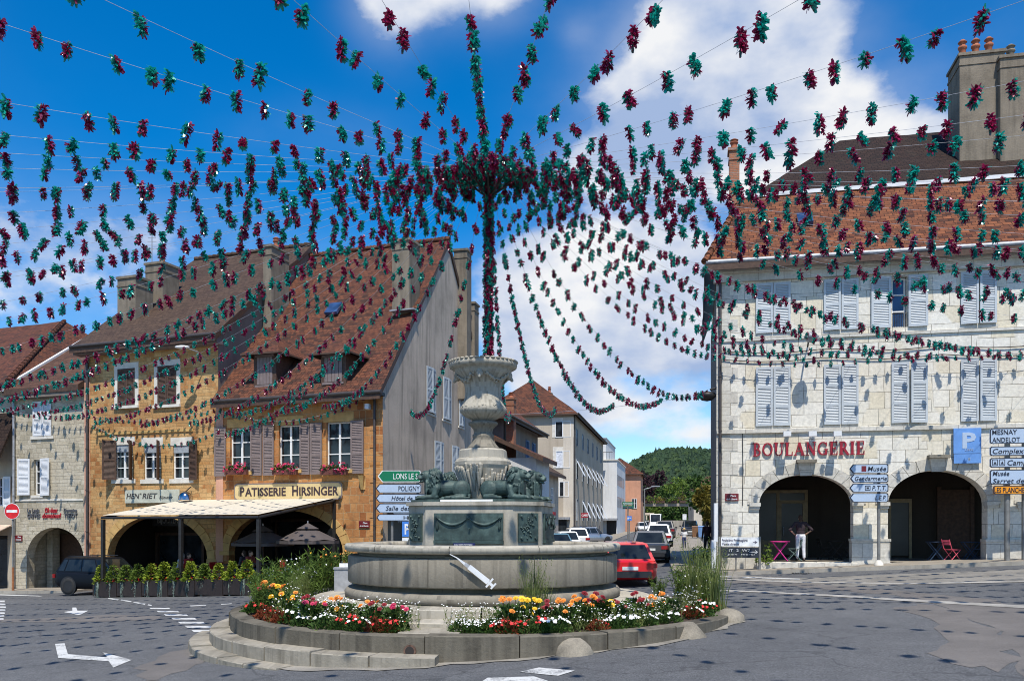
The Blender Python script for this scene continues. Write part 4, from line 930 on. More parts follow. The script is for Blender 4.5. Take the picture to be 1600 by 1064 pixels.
def build_far_left():
    F = FL; u1 = F.u(19.5); u0 = u1-9; root = thing('house', F.pt((u0+u1)/2, .1, -1.3), 'old house at the left edge with hipped roof and shop awning', 'house')
    ez = 9.3; zf = -1.5; v0 = .15
    q = F.rect(-9, 3, 745, 790)
    mb = MB(); sh = rect_pts(u1-7, u1-.5, zf+.1, 1.6); mb.wall(F, rect_pts(u0, u1, zf-.3, ez), [rect_pts(*q), sh], v0, 0, .4); mb.build('front_wall', M_beige, root)
    MB().add([F.pt(u1, v0, zf), F.pt(u1, 14, zf), F.pt(u1, 14, ez), F.pt(u1, v0, ez)], [(0, 1, 2, 3)]).build('side_wall', M_grey2, root)
    window(root, F, *q, v=.35, cols=2, rows=3); s = F.rect(3.2, 15, 744, 792); shutter(root, F, *s, M_sh_w, .1, .06, 'L', rails=(0, .5, 1))
    MB().poly([F.pt(u1-7, .5, zf), F.pt(u1-.5, .5, zf), F.pt(u1-.5, .5, 1.6), F.pt(u1-7, .5, 1.6)]).build('shop_window', M_glass, root)
    a = MB(); z = F.z(8, 818); a.hexa([F.pt(u1-7, -1.3, z-.62), F.pt(u1-.15, -1.3, z-.62), F.pt(u1-.15, .1, z-.1), F.pt(u1-7, .1, z-.1), F.pt(u1-7, -1.3, z-.58), F.pt(u1-.15, -1.3, z-.58), F.pt(u1-.15, .1, z-.05), F.pt(u1-7, .1, z-.05)])
    n = 26
    for i in range(n):
        if i % 2: continue
    a.fbox(F, u1-7, u1-.15, -1.34, -1.3, z-.85, z-.6); a.build('awning', plain('salmon_canvas', (.55, .42, .32), .8), root)
    st = MB()
    for i in range(24): b = u1-7+i*6.85/24; st.fbox(F, b, b+.13, -1.36, -1.341, z-.84, z-.62)
    st.build('awning_stripe', M_dark, root)
    # lower dark lean-to roof
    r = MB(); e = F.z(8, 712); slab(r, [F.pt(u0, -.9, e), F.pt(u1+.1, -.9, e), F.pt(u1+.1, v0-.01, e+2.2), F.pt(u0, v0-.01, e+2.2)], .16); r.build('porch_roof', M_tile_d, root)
    r = MB(); R0 = F.pt(u0-4, 9, 14.9); R1 = F.pt(u1-5.2, 9, 14.9); E0 = F.pt(u0-4, -.5, ez); E1 = F.pt(u1+.1, -.4, ez); E2 = F.pt(u1+3.2, 16, ez)
    slab(r, [E0, E1, R1, R0], .2); slab(r, [E1, E2, R1], .2); ro = r.build('roof', M_tile_r, root)
    P = F.pt(u1+1.4, 9.5, 0); chimney(root, F.pt(F.u(59, 11), 11, 0), 30/FPX*F.Y(59, 11), 1, 9, F.z(59, 536, 11), radians(-20), M_chim, 2, True, .5)
    h = MB()
    for i in range(26): h.tube([E1.lerp(R1, i/26)+Vector((0, 0, .06)), E1.lerp(R1, (i+1)/26)+Vector((0, 0, .03))], [.14, .11], 7)
    h.build('ridge_tile', M_tile_r, ro)
build_far_left()
# ================================================================ foliage helpers
def leafmat(name, c, var=.45, rough=.65, trans=.25):
    m, nt, b = new_mat(name); noise_, ramp, mix, mapping, math_, bump = nodes_kit(nt)
    tc = nt.nodes.new('ShaderNodeTexCoord'); n = noise_(tc.outputs['Object'], 1.7, 6, .7)
    c2 = ramp(n.outputs[0], [(.3, sc3(c, 1-var)), (.7, sc3(c, 1+var))]); nt.links.new(c2, b.inputs['Base Color'])
    b.inputs['Roughness'].default_value = rough; b.inputs['Specular IOR Level'].default_value = .25
    if trans:
        tr = nt.nodes.new('ShaderNodeBsdfTranslucent'); ms = nt.nodes.new('ShaderNodeMixShader'); ms.inputs[0].default_value = trans
        nt.links.new(c2, tr.inputs['Color']); out = nt.nodes['Material Output']
        nt.links.new(b.outputs[0], ms.inputs[1]); nt.links.new(tr.outputs[0], ms.inputs[2]); nt.links.new(ms.outputs[0], out.inputs['Surface'])
    MATS[name] = m; return m
M_leaf = leafmat('leaf_green', (.055, .105, .022)); M_leaf_l = leafmat('light_leaf', (.13, .19, .03)); M_leaf_d = leafmat('dark_leaf', (.022, .05, .016))
M_leaf_y = leafmat('ochre_leaf', (.17, .14, .025)); M_leaf_p = leafmat('purple_leaf', (.05, .022, .028)); M_bark = plain('bark', (.09, .07, .05), .9, 0, .4, 5, .4)
def rdir(r=rng):
    z = r.uniform(-1, 1); t = r.uniform(0, 2*pi); s = sqrt(1-z*z); return Vector((s*cos(t), s*sin(t), z))
def leaf(mb, p, d, ln, w, r=rng, mi=0):
    """one leaf: a bent kite along d"""
    d = d.normalized(); s = d.cross(rdir(r)); s = s.normalized() if s.length > 1e-3 else Vector((1, 0, 0)); n = d.cross(s)
    mb.add([p, p+d*ln*.5+s*w*.5+n*ln*.08, p+d*ln-n*ln*.12, p+d*ln*.5-s*w*.5+n*ln*.08], [(0, 1, 2), (0, 2, 3)], mi)
def crown(mb, c, R, n, size, r, squash=.85, clumps=14):
    """leaves gathered in clumps spread through an uneven volume"""
    cs = []
    for i in range(clumps):
        d = rdir(r); k = r.uniform(.35, 1)**.6; p = Vector((d.x*R*k, d.y*R*k, d.z*R*k*squash)); cs.append((p, R*r.uniform(.24, .46)))
    for i in range(n):
        p, cr = cs[r.randrange(clumps)]; d = rdir(r); q = c+p+d*cr*(r.random()**.4)
        leaf(mb, q, (d+Vector((0, 0, -.25))+rdir(r)*.5), size*r.uniform(.6, 1.3), size*.7, r)
def tree(loc, h, R, n, size, m, label, seed=1, group=None, cat='tree', trunk=.35, cz=.62):
    r = random.Random(seed); t = thing('tree', loc, label, cat, group); L = Vector(loc)
    tb = MB(); top = L+Vector((0, 0, h*.75)); tb.tube([L, L+Vector((.05, 0, h*.3)), L+Vector((-.05, .1, h*.55)), top], [h*.03+.05, h*.024+.04, h*.016+.03, .03], 8)
    for i in range(6):
        a = r.uniform(0, 6.3); s = L+Vector((0, 0, h*r.uniform(.3, .55))); e = s+Vector((cos(a)*R*.7, sin(a)*R*.7, h*.22)); tb.tube([s, s.lerp(e, .5)+Vector((0, 0, h*.03)), e], [h*.014+.02, h*.008+.015, .012], 6)
    tb.build('trunk', M_bark, t)
    cb = MB(); crown(cb, L+Vector((0, 0, h*cz)), R, n, size, r, squash=h*.4/R if h*.4 > R else .9); cb.build('crown', m, t); return t

# ================================================================ HILL
def build_hill():
    def H(x, y):
        r_ = max(0, min(1, (y-230)/330)); s = r_*r_*(3-2*r_)
        k = 26+.30*(x-60)+6*sin(x*.03)+4*sin(x*.071+1); k = max(6, min(95, k))
        if x < 62: k *= max(.0, min(1, (x+30)/92))
        return -2+s*k*1.06+2.2*noise.noise(Vector((x*.02, y*.02, 0)))
    xs = [-120+14*i for i in range(46)]; ys = [215+14*i for i in range(42)]; n = len(xs)
    vs = [(x, y, H(x, y)) for y in ys for x in xs]
    hm = wear('hill_soil', (.05, .07, .02)); g = MB().add(vs, [(j*n+i, j*n+i+1, (j+1)*n+i+1, (j+1)*n+i) for j in range(len(ys)-1) for i in range(n-1)], 0, True).build('hill', hm); tag(g, kind='structure')
    r = random.Random(3); mb = MB()
    for k in range(9500):
        y = 225+330*r.random()**.8; x = r.uniform(.10, .36)*y; z = H(x, y); R = r.uniform(1.5, 3.2); mi = 0 if r.random() < .55 else (1 if r.random() < .75 else 2)
        hh = R*r.uniform(.95, 1.5); c = Vector((x, y, z+hh*.55)); seg = 6
        if r.random() < .06: mb.lathe([(R*.55, -hh*.5), (R*.35, hh*.5), (.02, hh*1.5)], c, 6, 2, False); continue
        pts = []
        for i in range(5):
            ph = pi*(i+.35)/5.2
            for j in range(seg):
                t = 2*pi*j/seg+.5*i; q = r.uniform(.72, 1.15); pts.append(c+Vector((R*q*sin(ph)*cos(t), R*q*sin(ph)*sin(t), hh*q*cos(ph))))
        mb.add(pts+[c+Vector((0, 0, hh*1.05))], [(i*seg+j, (i+1)*seg+j, (i+1)*seg+(j+1) % seg, i*seg+(j+1) % seg) for i in range(4) for j in range(seg)]+[(30, j, (j+1) % seg) for j in range(seg)], mi)
    tag(mb.build('forest', [leafmat('wood_green', (.024, .048, .020), .4, .8, 0), leafmat('wood_light', (.038, .066, .022), .4, .8, 0), leafmat('wood_dark', (.016, .036, .018), .4, .8, 0)]), 'dense green wood covering the far hillside', 'wood', kind='stuff')
build_hill()

# ================================================================ STREET HOUSES
def box_house(mb, F, u0, u1, v0, v1, z0, z1):
    mb.add([F.pt(u, v, z) for z in (z0, z1) for u, v in ((u0, v0), (u1, v0), (u1, v1), (u0, v1))], [(0, 1, 5, 4), (1, 2, 6, 5), (2, 3, 7, 6), (3, 0, 4, 7), (4, 5, 6, 7)])
def hip_roof(F, u0, u1, v0, v1, z, rise, inset, m, parent, ov=.4, name='roof', ins2=None):
    a, b, c, d = F.pt(u0-ov, v0-ov, z), F.pt(u1+ov, v0-ov, z), F.pt(u1+ov, v1+ov, z), F.pt(u0-ov, v1+ov, z); vm = (v0+v1)/2
    k0, k1 = F.pt(u0+inset, vm, z+rise), F.pt(u1-(inset if ins2 is None else ins2), vm, z+rise); mb = MB()
    slab(mb, [a, b, k1, k0], .14, 0, 1); slab(mb, [b, c, k1], .14, 0, 1); slab(mb, [c, d, k0, k1], .14, 0, 1); slab(mb, [d, a, k0], .14, 0, 1)
    o = mb.build(name, [m, M_wood], parent)
    MB().tube([F.pt(u0-ov, v0-ov-.06, z), F.pt(u1+ov, v0-ov-.06, z)], .07, 6).build('gutter', M_pipe, o); return o
S1 = Frame((-2.06, 50.6), radians(76.8)); S2 = Frame((6.04, 85), radians(78.7))
def street_windows(root, F, us, z0, z1, w, sur=None, mg=None, frame=True, m=None):
    for u in us:
        if sur: surround(root, F, u-w/2, u+w/2, z0, z1, sur, .03, M_stonew)
        window(root, F, u-w/2, u+w/2, z0, z1, -.0, 2, 2, fw=.07, mg=mg or M_glass)
def build_street():
    # small white lean-to behind the fountain
    r = thing('outbuilding', (-.6, 55, 0), 'low white rendered outbuilding with a sloping tiled roof behind the urn', 'house')
    F = Frame((-1.4, 54.4), radians(-14)); mb = MB(); box_house(mb, F, 0, 3.0, 0, 4, -.3, 6.3); mb.build('wall', M_mwhite, r)
    b = MB(); slab(b, [F.pt(-.3, -.4, 8.0), F.pt(3.5, -.4, 6.3), F.pt(3.5, 4.2, 6.3), F.pt(-.3, 4.2, 8.0)], .16, 0, 1); b.build('roof', [M_tile_r, M_wood], r)
    # tall house with blue windows
    F = S1; r = thing('house', F.pt(6.5, 1, 0), 'dark rendered house with blue windows and a tiled hipped roof behind the urn', 'house')
    mb = MB(); box_house(mb, F, 6.5, 17.9, 0, 8, -.3, 9.2); mb.build('wall', M_grey2, r); hip_roof(F, 6.5, 17.9, 0, 8, 9.2, 3.6, 4, M_tile_r, r, .7)
    bw = plain('blue_window_paint', (.12, .2, .36), .5)
    for u in (13.9, 16.2): window(r, F, u-.5, u+.5, F.z(832, 727), F.z(832, 692), -.03, 2, 2, mf=bw); MB().fbox(F, u-.55, u+.55, -.28, -.02, F.z(832, 736), F.z(832, 730)).build('flower_trough', plain('red_flowers', (.3, .02, .03), .8, 0, .6, 20), r)
    p = Vector(((798.5-800)/FPX*56.5, 57.2, 0)); chimney(r, p, .52, .6, 4, CH+(YH-624)/FPX*57, radians(-16), M_brick, 1, True, .4)
    # low house with red geraniums
    r = thing('house', F.pt(14.5, 1, 0), 'low grey house with red flower boxes between taller houses on the street', 'house')
    mb = MB(); box_house(mb, F, 18.0, 30.5, .6, 8, -.3, 6.6); mb.build('wall', M_grey, r)
    b = MB(); slab(b, [F.pt(18.0, -.1, 6.6), F.pt(30.8, -.1, 6.6), F.pt(30.8, 5, 9.8), F.pt(18.0, 5, 9.8)], .16, 0, 1); b.build('roof', [M_tile_b, M_wood], r)
    G = Frame(F.pt(0, .6, 0), radians(76.8))
    for u in (20, 23.5, 27): window(r, G, u-.5, u+.5, 3.4, 5.4, -.03, 2, 3); MB().fbox(G, u-.5, u+.5, -.3, -.03, 2.95, 3.25).build('flower_trough', MATS['red_flowers'], r)
    for u in (21.5, 26): MB().fbox(G, u-.6, u+.6, -.03, .05, 0, 2.3).build('door', M_wood, r)
    # beige tenement
    F = S2; r = thing('tenement', F.pt(12, 1, .2), 'beige four storey tenement with rows of small white window awnings along the street', 'building')
    ez = 13.0; mb = MB(); box_house(mb, F, 0, 31.6, 0, 9.6, -.2, ez); mb.build('wall', M_beige, r)
    hip_roof(F, 0, 31.6, 0, 9.6, ez, 4.2, 4.2, M_tile_r, r, .5)
    B = Frame(F.pt(0, 9.6, 0), radians(-11.3))
    for (a, b_, c, d) in ((867.5, 891.5, 658, 683), (868.5, 891, 704, 731), (874, 889, 752, 776)):
        q = B.rect(a, b_, c, d); surround(r, B, *q, w=.3, out=.03, m=M_stonew, sill=False); window(r, B, *q, v=-.01, cols=2, rows=1, mg=M_glass if c != 704 else plain('white_board', (.62, .64, .68), .8))
    MB().fbox(B, 8.6, 9.6, -.04, .02, -.2, ez-.3).build('corner_strip', M_cream, r)
    for zc, hh, aw in ((10.9, 1.7, False), (7.7, 2.0, True), (3.6, 2.2, True)):
        for i in range(6 if aw else 6):
            u = 2.6+i*5.1; window(r, F, u-.55, u+.55, zc-hh/2, zc+hh/2, -.03, 1, 1, fw=.04, mf=M_blind)
            if aw and not (zc < 4 and i == 0):
                a = MB(); z1, z0 = zc+hh/2-.1, zc-hh/2+.35; slab(a, [F.pt(u-.6, -.04, z1), F.pt(u+.6, -.04, z1), F.pt(u+.6, -.85, z0), F.pt(u-.6, -.85, z0)], .05); a.build('window_awning', M_sh_w, r)
    for u in (1.5, 6.5, 11.5, 16.5, 21.5, 27): MB().fbox(F, u-.6, u+.6, -.03, .04, .2, 2.0).build('door', M_wood2, r)
    b = MB(); b.fbox(B, 6.2, 9.0, -.6, 0, .1, 2.6); b.build('shop_bay', M_glass, r); MB().fbox(B, 6.0, 9.3, -.9, 0, 2.603, 2.85).build('bay_roof', M_zinc, r)
    chimney(r, B.pt(B.u(844.5, 1), 1.2, 0), .62, .8, ez-1, B.z(844, 640, 1), radians(-11), M_chim, 1, True, .6); chimney(r, F.pt(4, 3, 0), .5, .5, ez, ez+2.6, radians(-11), M_chim, 1, True, .7)
    downpipe(r, F, .3, 0, ez-.2, -.1, .06)
    # shop sign on the tenement
    # white modern block
    F = Frame((14.34, 118), radians(78.7)); r = thing('office_block', F.pt(10, 1, .5), 'white modern office block with a flat stepped roof beyond the beige tenement', 'building')
    mb = MB(); box_house(mb, F, 0, 17, 0, 9, -.2, 10.85); box_house(mb, F, 1, 17, 1.6, 8.5, 10.85, 13.9); mb.build('wall', M_mwhite, r)
    MB().fbox(F, -.15, 17.1, -.12, 9, 10.853, 11.0).build('parapet', M_stonew, r); MB().fbox(F, .8, 17.1, 1.5, 8.6, 13.903, 14.05).build('roof', M_zinc, r)
    for row in (5.2, 8.2):
        for i in range(8): u = 1.2+i*1.7; MB().fbox(F, u-.22, u+.22, -.03, .02, row-.75, row+.75).build('window', M_glass, r)
    B = Frame(F.pt(0, 9, 0), radians(-11.3)); MB().fbox(B, 2, 9.1, -1.4, 0, 2.65, 2.95).build('canopy', M_zinc, r); MB().fbox(B, 3.4, 7.4, -.03, 0, .2, 2.6).build('roller_shutter', M_mwhite, r); MB().fbox(B, 7.6, 8.9, -.03, 0, .2, 2.6).build('entrance', M_dark, r)
    b = MB()
    for i in range(16): b.tube([F.pt(.1, 1+i*.4, 11.0), F.pt(.1, 1+i*.4, 12.0)], .02, 4)
    b.tube([F.pt(.1, .6, 12.0), F.pt(.1, 7.6, 12.0)], .03, 4); b.build('railing', M_dark, r)
    # pink house
    F = Frame(((1001-800)/FPX*137, 137), radians(78.7)); r = thing('house', F.pt(4, 1, .8), 'salmon pink house with a brown roof beside the footbridge', 'house')
    mb = MB(); box_house(mb, F, 0, 8, 0, 7, -.2, 10.1); mb.build('wall', M_pink, r); hip_roof(F, 0, 8, 0, 7, 10.1, 2.8, 3, M_tile_r, r, .5)
    B = Frame(F.pt(0, 7, 0), radians(-11.3)); window(r, B, 5.6, 6.4, 4.6, 6.2, -.03, 2, 2)
    # footbridge across the end of the street
    D = 146; X0, X1 = (996-800)/FPX*D, (1090-800)/FPX*D; r = thing('footbridge', ((X0+X1)/2, D, .9), 'concrete footbridge with planted troughs crossing the end of the street', 'footbridge')
    zc = CH+(YH-787)/FPX*D; mc = plaster('concrete', (.36, .32, .26), (.15, .13, .11), .4)
    MB().box(((X0+X1)/2, D+1, zc-.15), (X1-X0, 2.6, .5)).build('deck', mc, r)
    MB().box((X0+.5, D+1, zc/2), (1.3, 2.6, zc)).build('abutment', mc, r); MB().box((X1-.2, D+1, zc/2), (1.5, 2.6, zc)).build('abutment', mc, r)
    b = MB()
    for i in range(24): x = X0+(X1-X0)*i/23; b.tube([(x, D-.2, zc+.1), (x, D-.2, zc+1.0)], .025, 4)
    b.tube([(X0, D-.2, zc+1), (X1, D-.2, zc+1)], .04, 5); b.build('railing', M_dark, r)
    rr = random.Random(5)
    for i, px in enumerate((1013, 1031, 1050, 1068)):
        x = (px-800)/FPX*D; MB().box((x, D-.4, zc+.35), (1.5, .4, .4)).build('trough', M_wood, r); l = MB(); crown(l, Vector((x, D-.45, zc+.75)), .8, 90, .3, rr, .5, 6); l.build('trough_plant', M_leaf_y if i % 2 else M_leaf_l, r)
    # arcade columns left of the bridge
    w = thing('colonnade', ((1010-800)/FPX*150, 150, .9), 'pale colonnade of thin posts under the footbridge', 'building')
    for px in (1005, 1010, 1015, 1020): x = (px-800)/FPX*150; MB().box((x, 150, 2.2), (.22, .3, 3.2)).build('post', M_cream, w)
    MB().box(((1012-800)/FPX*150, 150.2, 3.9), (2.2, .8, .4)).build('beam', M_cream, w)
    # end wall of the street
    D = 158; e = MB(); e.box(((1060-800)/FPX*D, D, 1.6), (14, .5, 2.4)); tag(e.build('retaining_wall', mc), 'pale concrete retaining wall closing the far end of the street', 'wall')
    # house on the right, far end
    F = Frame(((1084-800)/FPX*128, 128), radians(-4)); r = thing('house', F.pt(2, 1, 1), 'small house with a pale brown roof among trees at the street end', 'house')
    mb = MB(); box_house(mb, F, 0, 6, 0, 6, 0, 7.0); mb.build('wall', M_cream, r); hip_roof(F, 0, 6, 0, 6, 7.0, 2.4, 2.4, M_tile_c, r, .5); window(r, F, 1.2, 2.2, 4, 5.6, -.03, 2, 2)
    # trees
    for px, D, h, R, m, lab in ((1067, 166, 11, 3.6, M_leaf_l, 'bright green tree behind the footbridge railing'), (1043, 175, 9, 3.2, M_leaf, 'mid green tree seen under the footbridge'), (1030, 166, 5.5, 2.6, M_leaf_l, 'low light green bush under the footbridge'), (1053, 163, 5.5, 2.6, M_leaf, 'low green bush under the footbridge on the right'),
                               (1003, 176, 11.5, 3.3, M_leaf_p, 'purple leaved tree beside the pink house'), (1018, 182, 12, 3.6, M_leaf_p, 'dark purple tree left of the bright green tree'), (1100, 92, 6.6, 1.9, M_leaf, 'bushy green tree beside the corner building'), (1110, 84, 5.6, 1.3, M_leaf_y, 'yellowing small tree against the corner building wall'), (1078, 170, 9, 3, M_leaf_d, 'dark green tree behind the small brown roofed house')):
        x = (px-800)/FPX*D; tree((x, D, ground_z(x, D)-.2), h, R, 1500, .42 if D < 100 else .55, m, lab, int(px))
build_street()

# ================================================================ VEHICLES
M_tyre = plain('tyre', (.02, .02, .02), .85); M_rim = plain('alloy', (.42, .43, .45), .35, .8); M_plast = plain('black_plastic', (.018, .018, .02), .5)
M_tail = plain('tail_lens', (.28, .008, .01), .2); M_head = plain('head_lens', (.55, .57, .6), .15); M_cglass = glass('car_glass', (.012, .016, .018), .04); M_plate = plain('plate_white', (.7, .7, .66), .5)
M_clarg = plain('car_trim_chrome', (.6, .6, .6), .25, .9)
def paint(name, c, metal=.0): return plain(name, c, .28, metal, .03, 1, 0, None, .8)
def car(p, yaw, col, L, W_, H, label, style='hatch', cat='car', group=None, roof=None, gc=.62):
    r = thing('parked_car', p, label, cat, group, yaw); hw = W_/2; rl = .33 if H < 1.6 else .37
    van = style == 'van'
    xs = [-L/2, -L/2+.07*L*.4, -L*.43, -L*.36, -L*.2, 0, L*.2, L*.32, L*.42, L*.475, L/2]
    wf = [.80, .91, .965, .99, 1, 1, 1, .985, .94, .86, .68]
    hb = H*(.60 if not van else .5)
    zt = [hb*.93, hb*1.0, hb*1.02, hb*1.02, hb*1.01, hb, hb*.99, hb*.96, hb*.88, hb*.78, hb*.64]
    zb = [.42, .30, .24, .2, .2, .2, .2, .2, .22, .28, .34]
    if style == 'suv': zb = [z+.05 for z in zb]
    if van: zt = [hb*1.0]*7+[hb*.99, hb*.97, hb*.92, hb*.7]
    vs = []; K = 12
    for x, w, t, b in zip(xs, wf, zt, zb):
        y = hw*w; m = b+(t-b)*.45
        half = [(y*.86, b), (y*.985, b+.10), (y, m), (y*.985, t-.13*(t-b)), (y*.94, t-.03), (y*.72, t+.012)]
        ring = [(x, a, z) for a, z in half]+[(x, -a, z) for a, z in half[::-1]]; vs += ring
    n = len(xs); fs = [(i*K+j, i*K+(j+1) % K, (i+1)*K+(j+1) % K, (i+1)*K+j) for i in range(n-1) for j in range(K)]
    mb = MB(); mb.add(vs, [f[::-1] for f in fs], 0, True); mb.add(vs[:K], [tuple(range(K))], 0, True); mb.add(vs[-K:], [tuple(range(K))[::-1]], 0, True)
    body = mb.build('body', col, r)
    # cabin: base ring and roof ring
    if style == 'hatch': b0, b1, t0, t1 = -L*.465, L*.24, -L*.36, L*.06
    elif style == 'suv': b0, b1, t0, t1 = -L*.475, L*.24, -L*.40, L*.08
    elif style == 'van': b0, b1, t0, t1 = -L*.49, L*.42, -L*.485, L*.27
    else: b0, b1, t0, t1 = -L*.40, L*.24, -L*.24, L*.05
    wb, wt = hw*.93, hw*(.74 if not van else .86); zb_, zr = hb*.99, H-.045
    def gpt_(x, y, f): return (x, y, f)
    base = [(b0, -wb*.95), (b0+.5, -wb), (b1-.7, -wb), (b1, -wb*.80), (b1, wb*.80), (b1-.7, wb), (b0+.5, wb), (b0, wb*.95)]
    top = [(t0, -wt*.92), (t0+.3, -wt), (t1-.35, -wt), (t1, -wt*.86), (t1, wt*.86), (t1-.35, wt), (t0+.3, wt), (t0, wt*.92)]
    c = MB(); v = [(a, b, zb_) for a, b in base]+[(a, b, zr) for a, b in top]+[((a+t0*0)*.96+.04*(t0+t1)/2, b*.8, H) for a, b in top]
    c.add(v, [(i, (i+1) % 8, 8+(i+1) % 8, 8+i) for i in range(8)]+[(8+i, 8+(i+1) % 8, 16+(i+1) % 8, 16+i) for i in range(8)]+[tuple(range(16, 24))], 0, False)
    cb = c.build('cabin', roof or col, body)
    def pane(i, a, b, lo, hi, nm):
        q = []
        for f, z in ((a, lo), (b, lo), (b, hi), (a, hi)):
            j = (i+1) % 8; P0 = Vector((*base[i], zb_)).lerp(Vector((*base[j], zb_)), f); P1 = Vector((*top[i], zr)).lerp(Vector((*top[j], zr)), f); q.append(P0.lerp(P1, z))
        nn = (q[1]-q[0]).cross(q[3]-q[0]).normalized(); MB().poly([x+nn*.008 for x in q]).build(nm, M_cglass, cb)
    pane(7, .07, .93, .1, .92, 'rear_window'); pane(3, .04, .96, .04, .94, 'windscreen')
    for i in (1, 5):
        if van: pane(i, .6 if i == 1 else .04, .96 if i == 1 else .4, .12, .9, 'side_window')
        else: pane(i, .03, .5, .1, .9, 'side_window'); pane(i, .53, .97, .1, .9, 'side_window')
    if not van: pane(0, .25, .95, .12, .88, 'quarter_window'); pane(6, .05, .75, .12, .88, 'quarter_window')
    pane(2, .06, .95, .06, .9, 'quarter_window'); pane(4, .05, .94, .06, .9, 'quarter_window')
    for x in (-L*.29, L*.31):
        for s in (-1, 1):
            w = MB(); yy = s*(hw-.09); w.lathe([(rl*.62, -.1), (rl*.95, -.105), (rl, -.07), (rl, .07), (rl*.95, .105), (rl*.62, .1)], (0, 0, 0), 20)
            M_ = Matrix.Rotation(pi/2, 4, 'X'); w.v = [M_ @ p_+Vector((x, yy, rl)) for p_ in w.v]; wo = w.build('wheel', M_tyre, r)
            k = MB(); k.lathe([(.02, .0), (rl*.2, .03), (rl*.22, .0), (rl*.6, .005), (rl*.64, .03)], (0, 0, 0), 10); k.v = [M_ @ Vector((p_.x, p_.y, -s*(-.075)+p_.z*s*-1))+Vector((x, yy, rl)) for p_ in k.v]; k.build('rim', M_rim, wo)
            a = MB().lathe([(rl*1.13, -.01), (rl*1.13, .01), (rl*1.0, .012)], (0, 0, 0), 20); a.add([(0, 0, 0)], []); 
            a2 = MB(); a2.lathe([(.01, 0), (rl*1.14, 0)], (0, 0, 0), 20); a2.v = [M_ @ p_+Vector((x, s*(hw+.004), rl+.01)) for p_ in a2.v]; a2.v = [q for q in a2.v if 1]; a2.build('wheel_arch', M_plast, body)
    for s in (-1, 1):
        yy = s*hw*.74
        MB().box((-L/2+.03, yy, hb*.82), (.12, hw*.36, hb*.17)).build('tail_light', M_tail, r); MB().box((L/2-.16, s*hw*.66, hb*.70), (.22, hw*.32, .13)).build('headlight', M_head, r)
        m = MB(); m.box((b1-.62, s*(hw+.08), hb*1.05), (.12, .2, .14)); m.build('mirror', M_plast, r)
    MB().box((-L/2+.015, 0, .42), (.1, hw*1.45, .2)).build('rear_bumper', M_plast, r); MB().box((L/2-.1, 0, .38), (.2, hw*1.2, .18)).build('front_bumper', M_plast, r)
    MB().box((-L/2-.005, 0, hb*.72), (.03, .5, .11)).build('number_plate', M_plate, r); MB().box((L/2+.005, 0, .45), (.03, .5, .11)).build('number_plate', M_plate, r)
    if style == 'suv':
        for s in (-1, 1): MB().tube([(t0+.2, s*wt*.9, H+.05), (t1-.3, s*wt*.9, H+.05)], .02, 6).build('roof_rail', M_plast, r)
    return r
yw = ST
G_q, G_p = 'cars queueing along the right side of the street', 'cars parked on the left of the street'
red = paint('red_car_paint', (.62, .010, .012)); dgrey = paint('graphite_paint', (.075, .08, .09), .4); wh = paint('white_car_paint', (.72, .73, .74)); bl = paint('black_car_paint', (.012, .013, .016)); silv = paint('silver_paint', (.36, .39, .43), .6); teal = paint('teal_paint', (.10, .2, .25), .3); navy = plain('navy_paint', (.003, .0045, .008), .5, 0, .03, 1, 0, .2)
def cpt(px, py): return gpt(px, py)
car(gpt(970, 911), yw+radians(12), red, 4.2, 1.85, 1.42, 'bright red car half hidden by the right end of the basin', group=G_q)
car(gpt(1016, 877), yw+.03, dgrey, 4.4, 1.86, 1.52, 'dark grey hatchback, nearest of the queue after the red car', group=G_q)
car(gpt(1030, 856), yw, wh, 4.4, 1.86, 1.66, 'white car queueing right behind the dark grey hatchback', 'suv', group=G_q)
car(gpt(1039, 842), yw, bl, 4.6, 1.95, 1.75, 'black car in the queue between the white car and the van', 'suv', group=G_q)
car(gpt(1024.5, 829), yw+pi, wh, 5.6, 2.1, 2.6, 'white van coming down the street towards the square', 'van', 'van')
car(gpt(1003.5, 830.5), yw+pi+.2, wh, 4.0, 1.75, 1.45, 'small white car facing the square, left of the queue')
car(gpt(1012, 829), yw+pi, silv, 4.2, 1.75, 1.5, 'silver car half hidden behind the small white oncoming car')
car(gpt(1078, 836.5), yw+pi, bl, 4.2, 1.85, 1.6, 'dark car parked at the kerb near the wheelie bins', 'suv')
cp = lambda px, Y: Vector(((px-800)/FPX*Y, Y, ground_z((px-800)/FPX*Y, Y)))
car(cp(865, 57), yw+radians(25), teal, 3.9, 1.7, 1.45, 'teal car mostly hidden behind the fountain pedestal', group=G_p)
car(cp(881, 60), yw+radians(20), wh, 3.9, 1.72, 1.5, 'white hatchback parked between the teal car and the white estate', group=G_p)
car(cp(898, 68), yw+radians(15), wh, 4.5, 1.84, 1.62, 'white estate car parked next to the silver estate', 'suv', group=G_p)
car(cp(922, 79), yw-radians(42), silv, 4.4, 1.78, 1.55, 'silver estate car parked at the right end of the row', 'suv', group=G_p)
car(Vector((-18.0, 38.4, ground_z(-18, 38.4))), radians(-17), navy, 4.3, 1.85, 1.62, 'very dark blue SUV parked beside the planter terrace', 'suv')
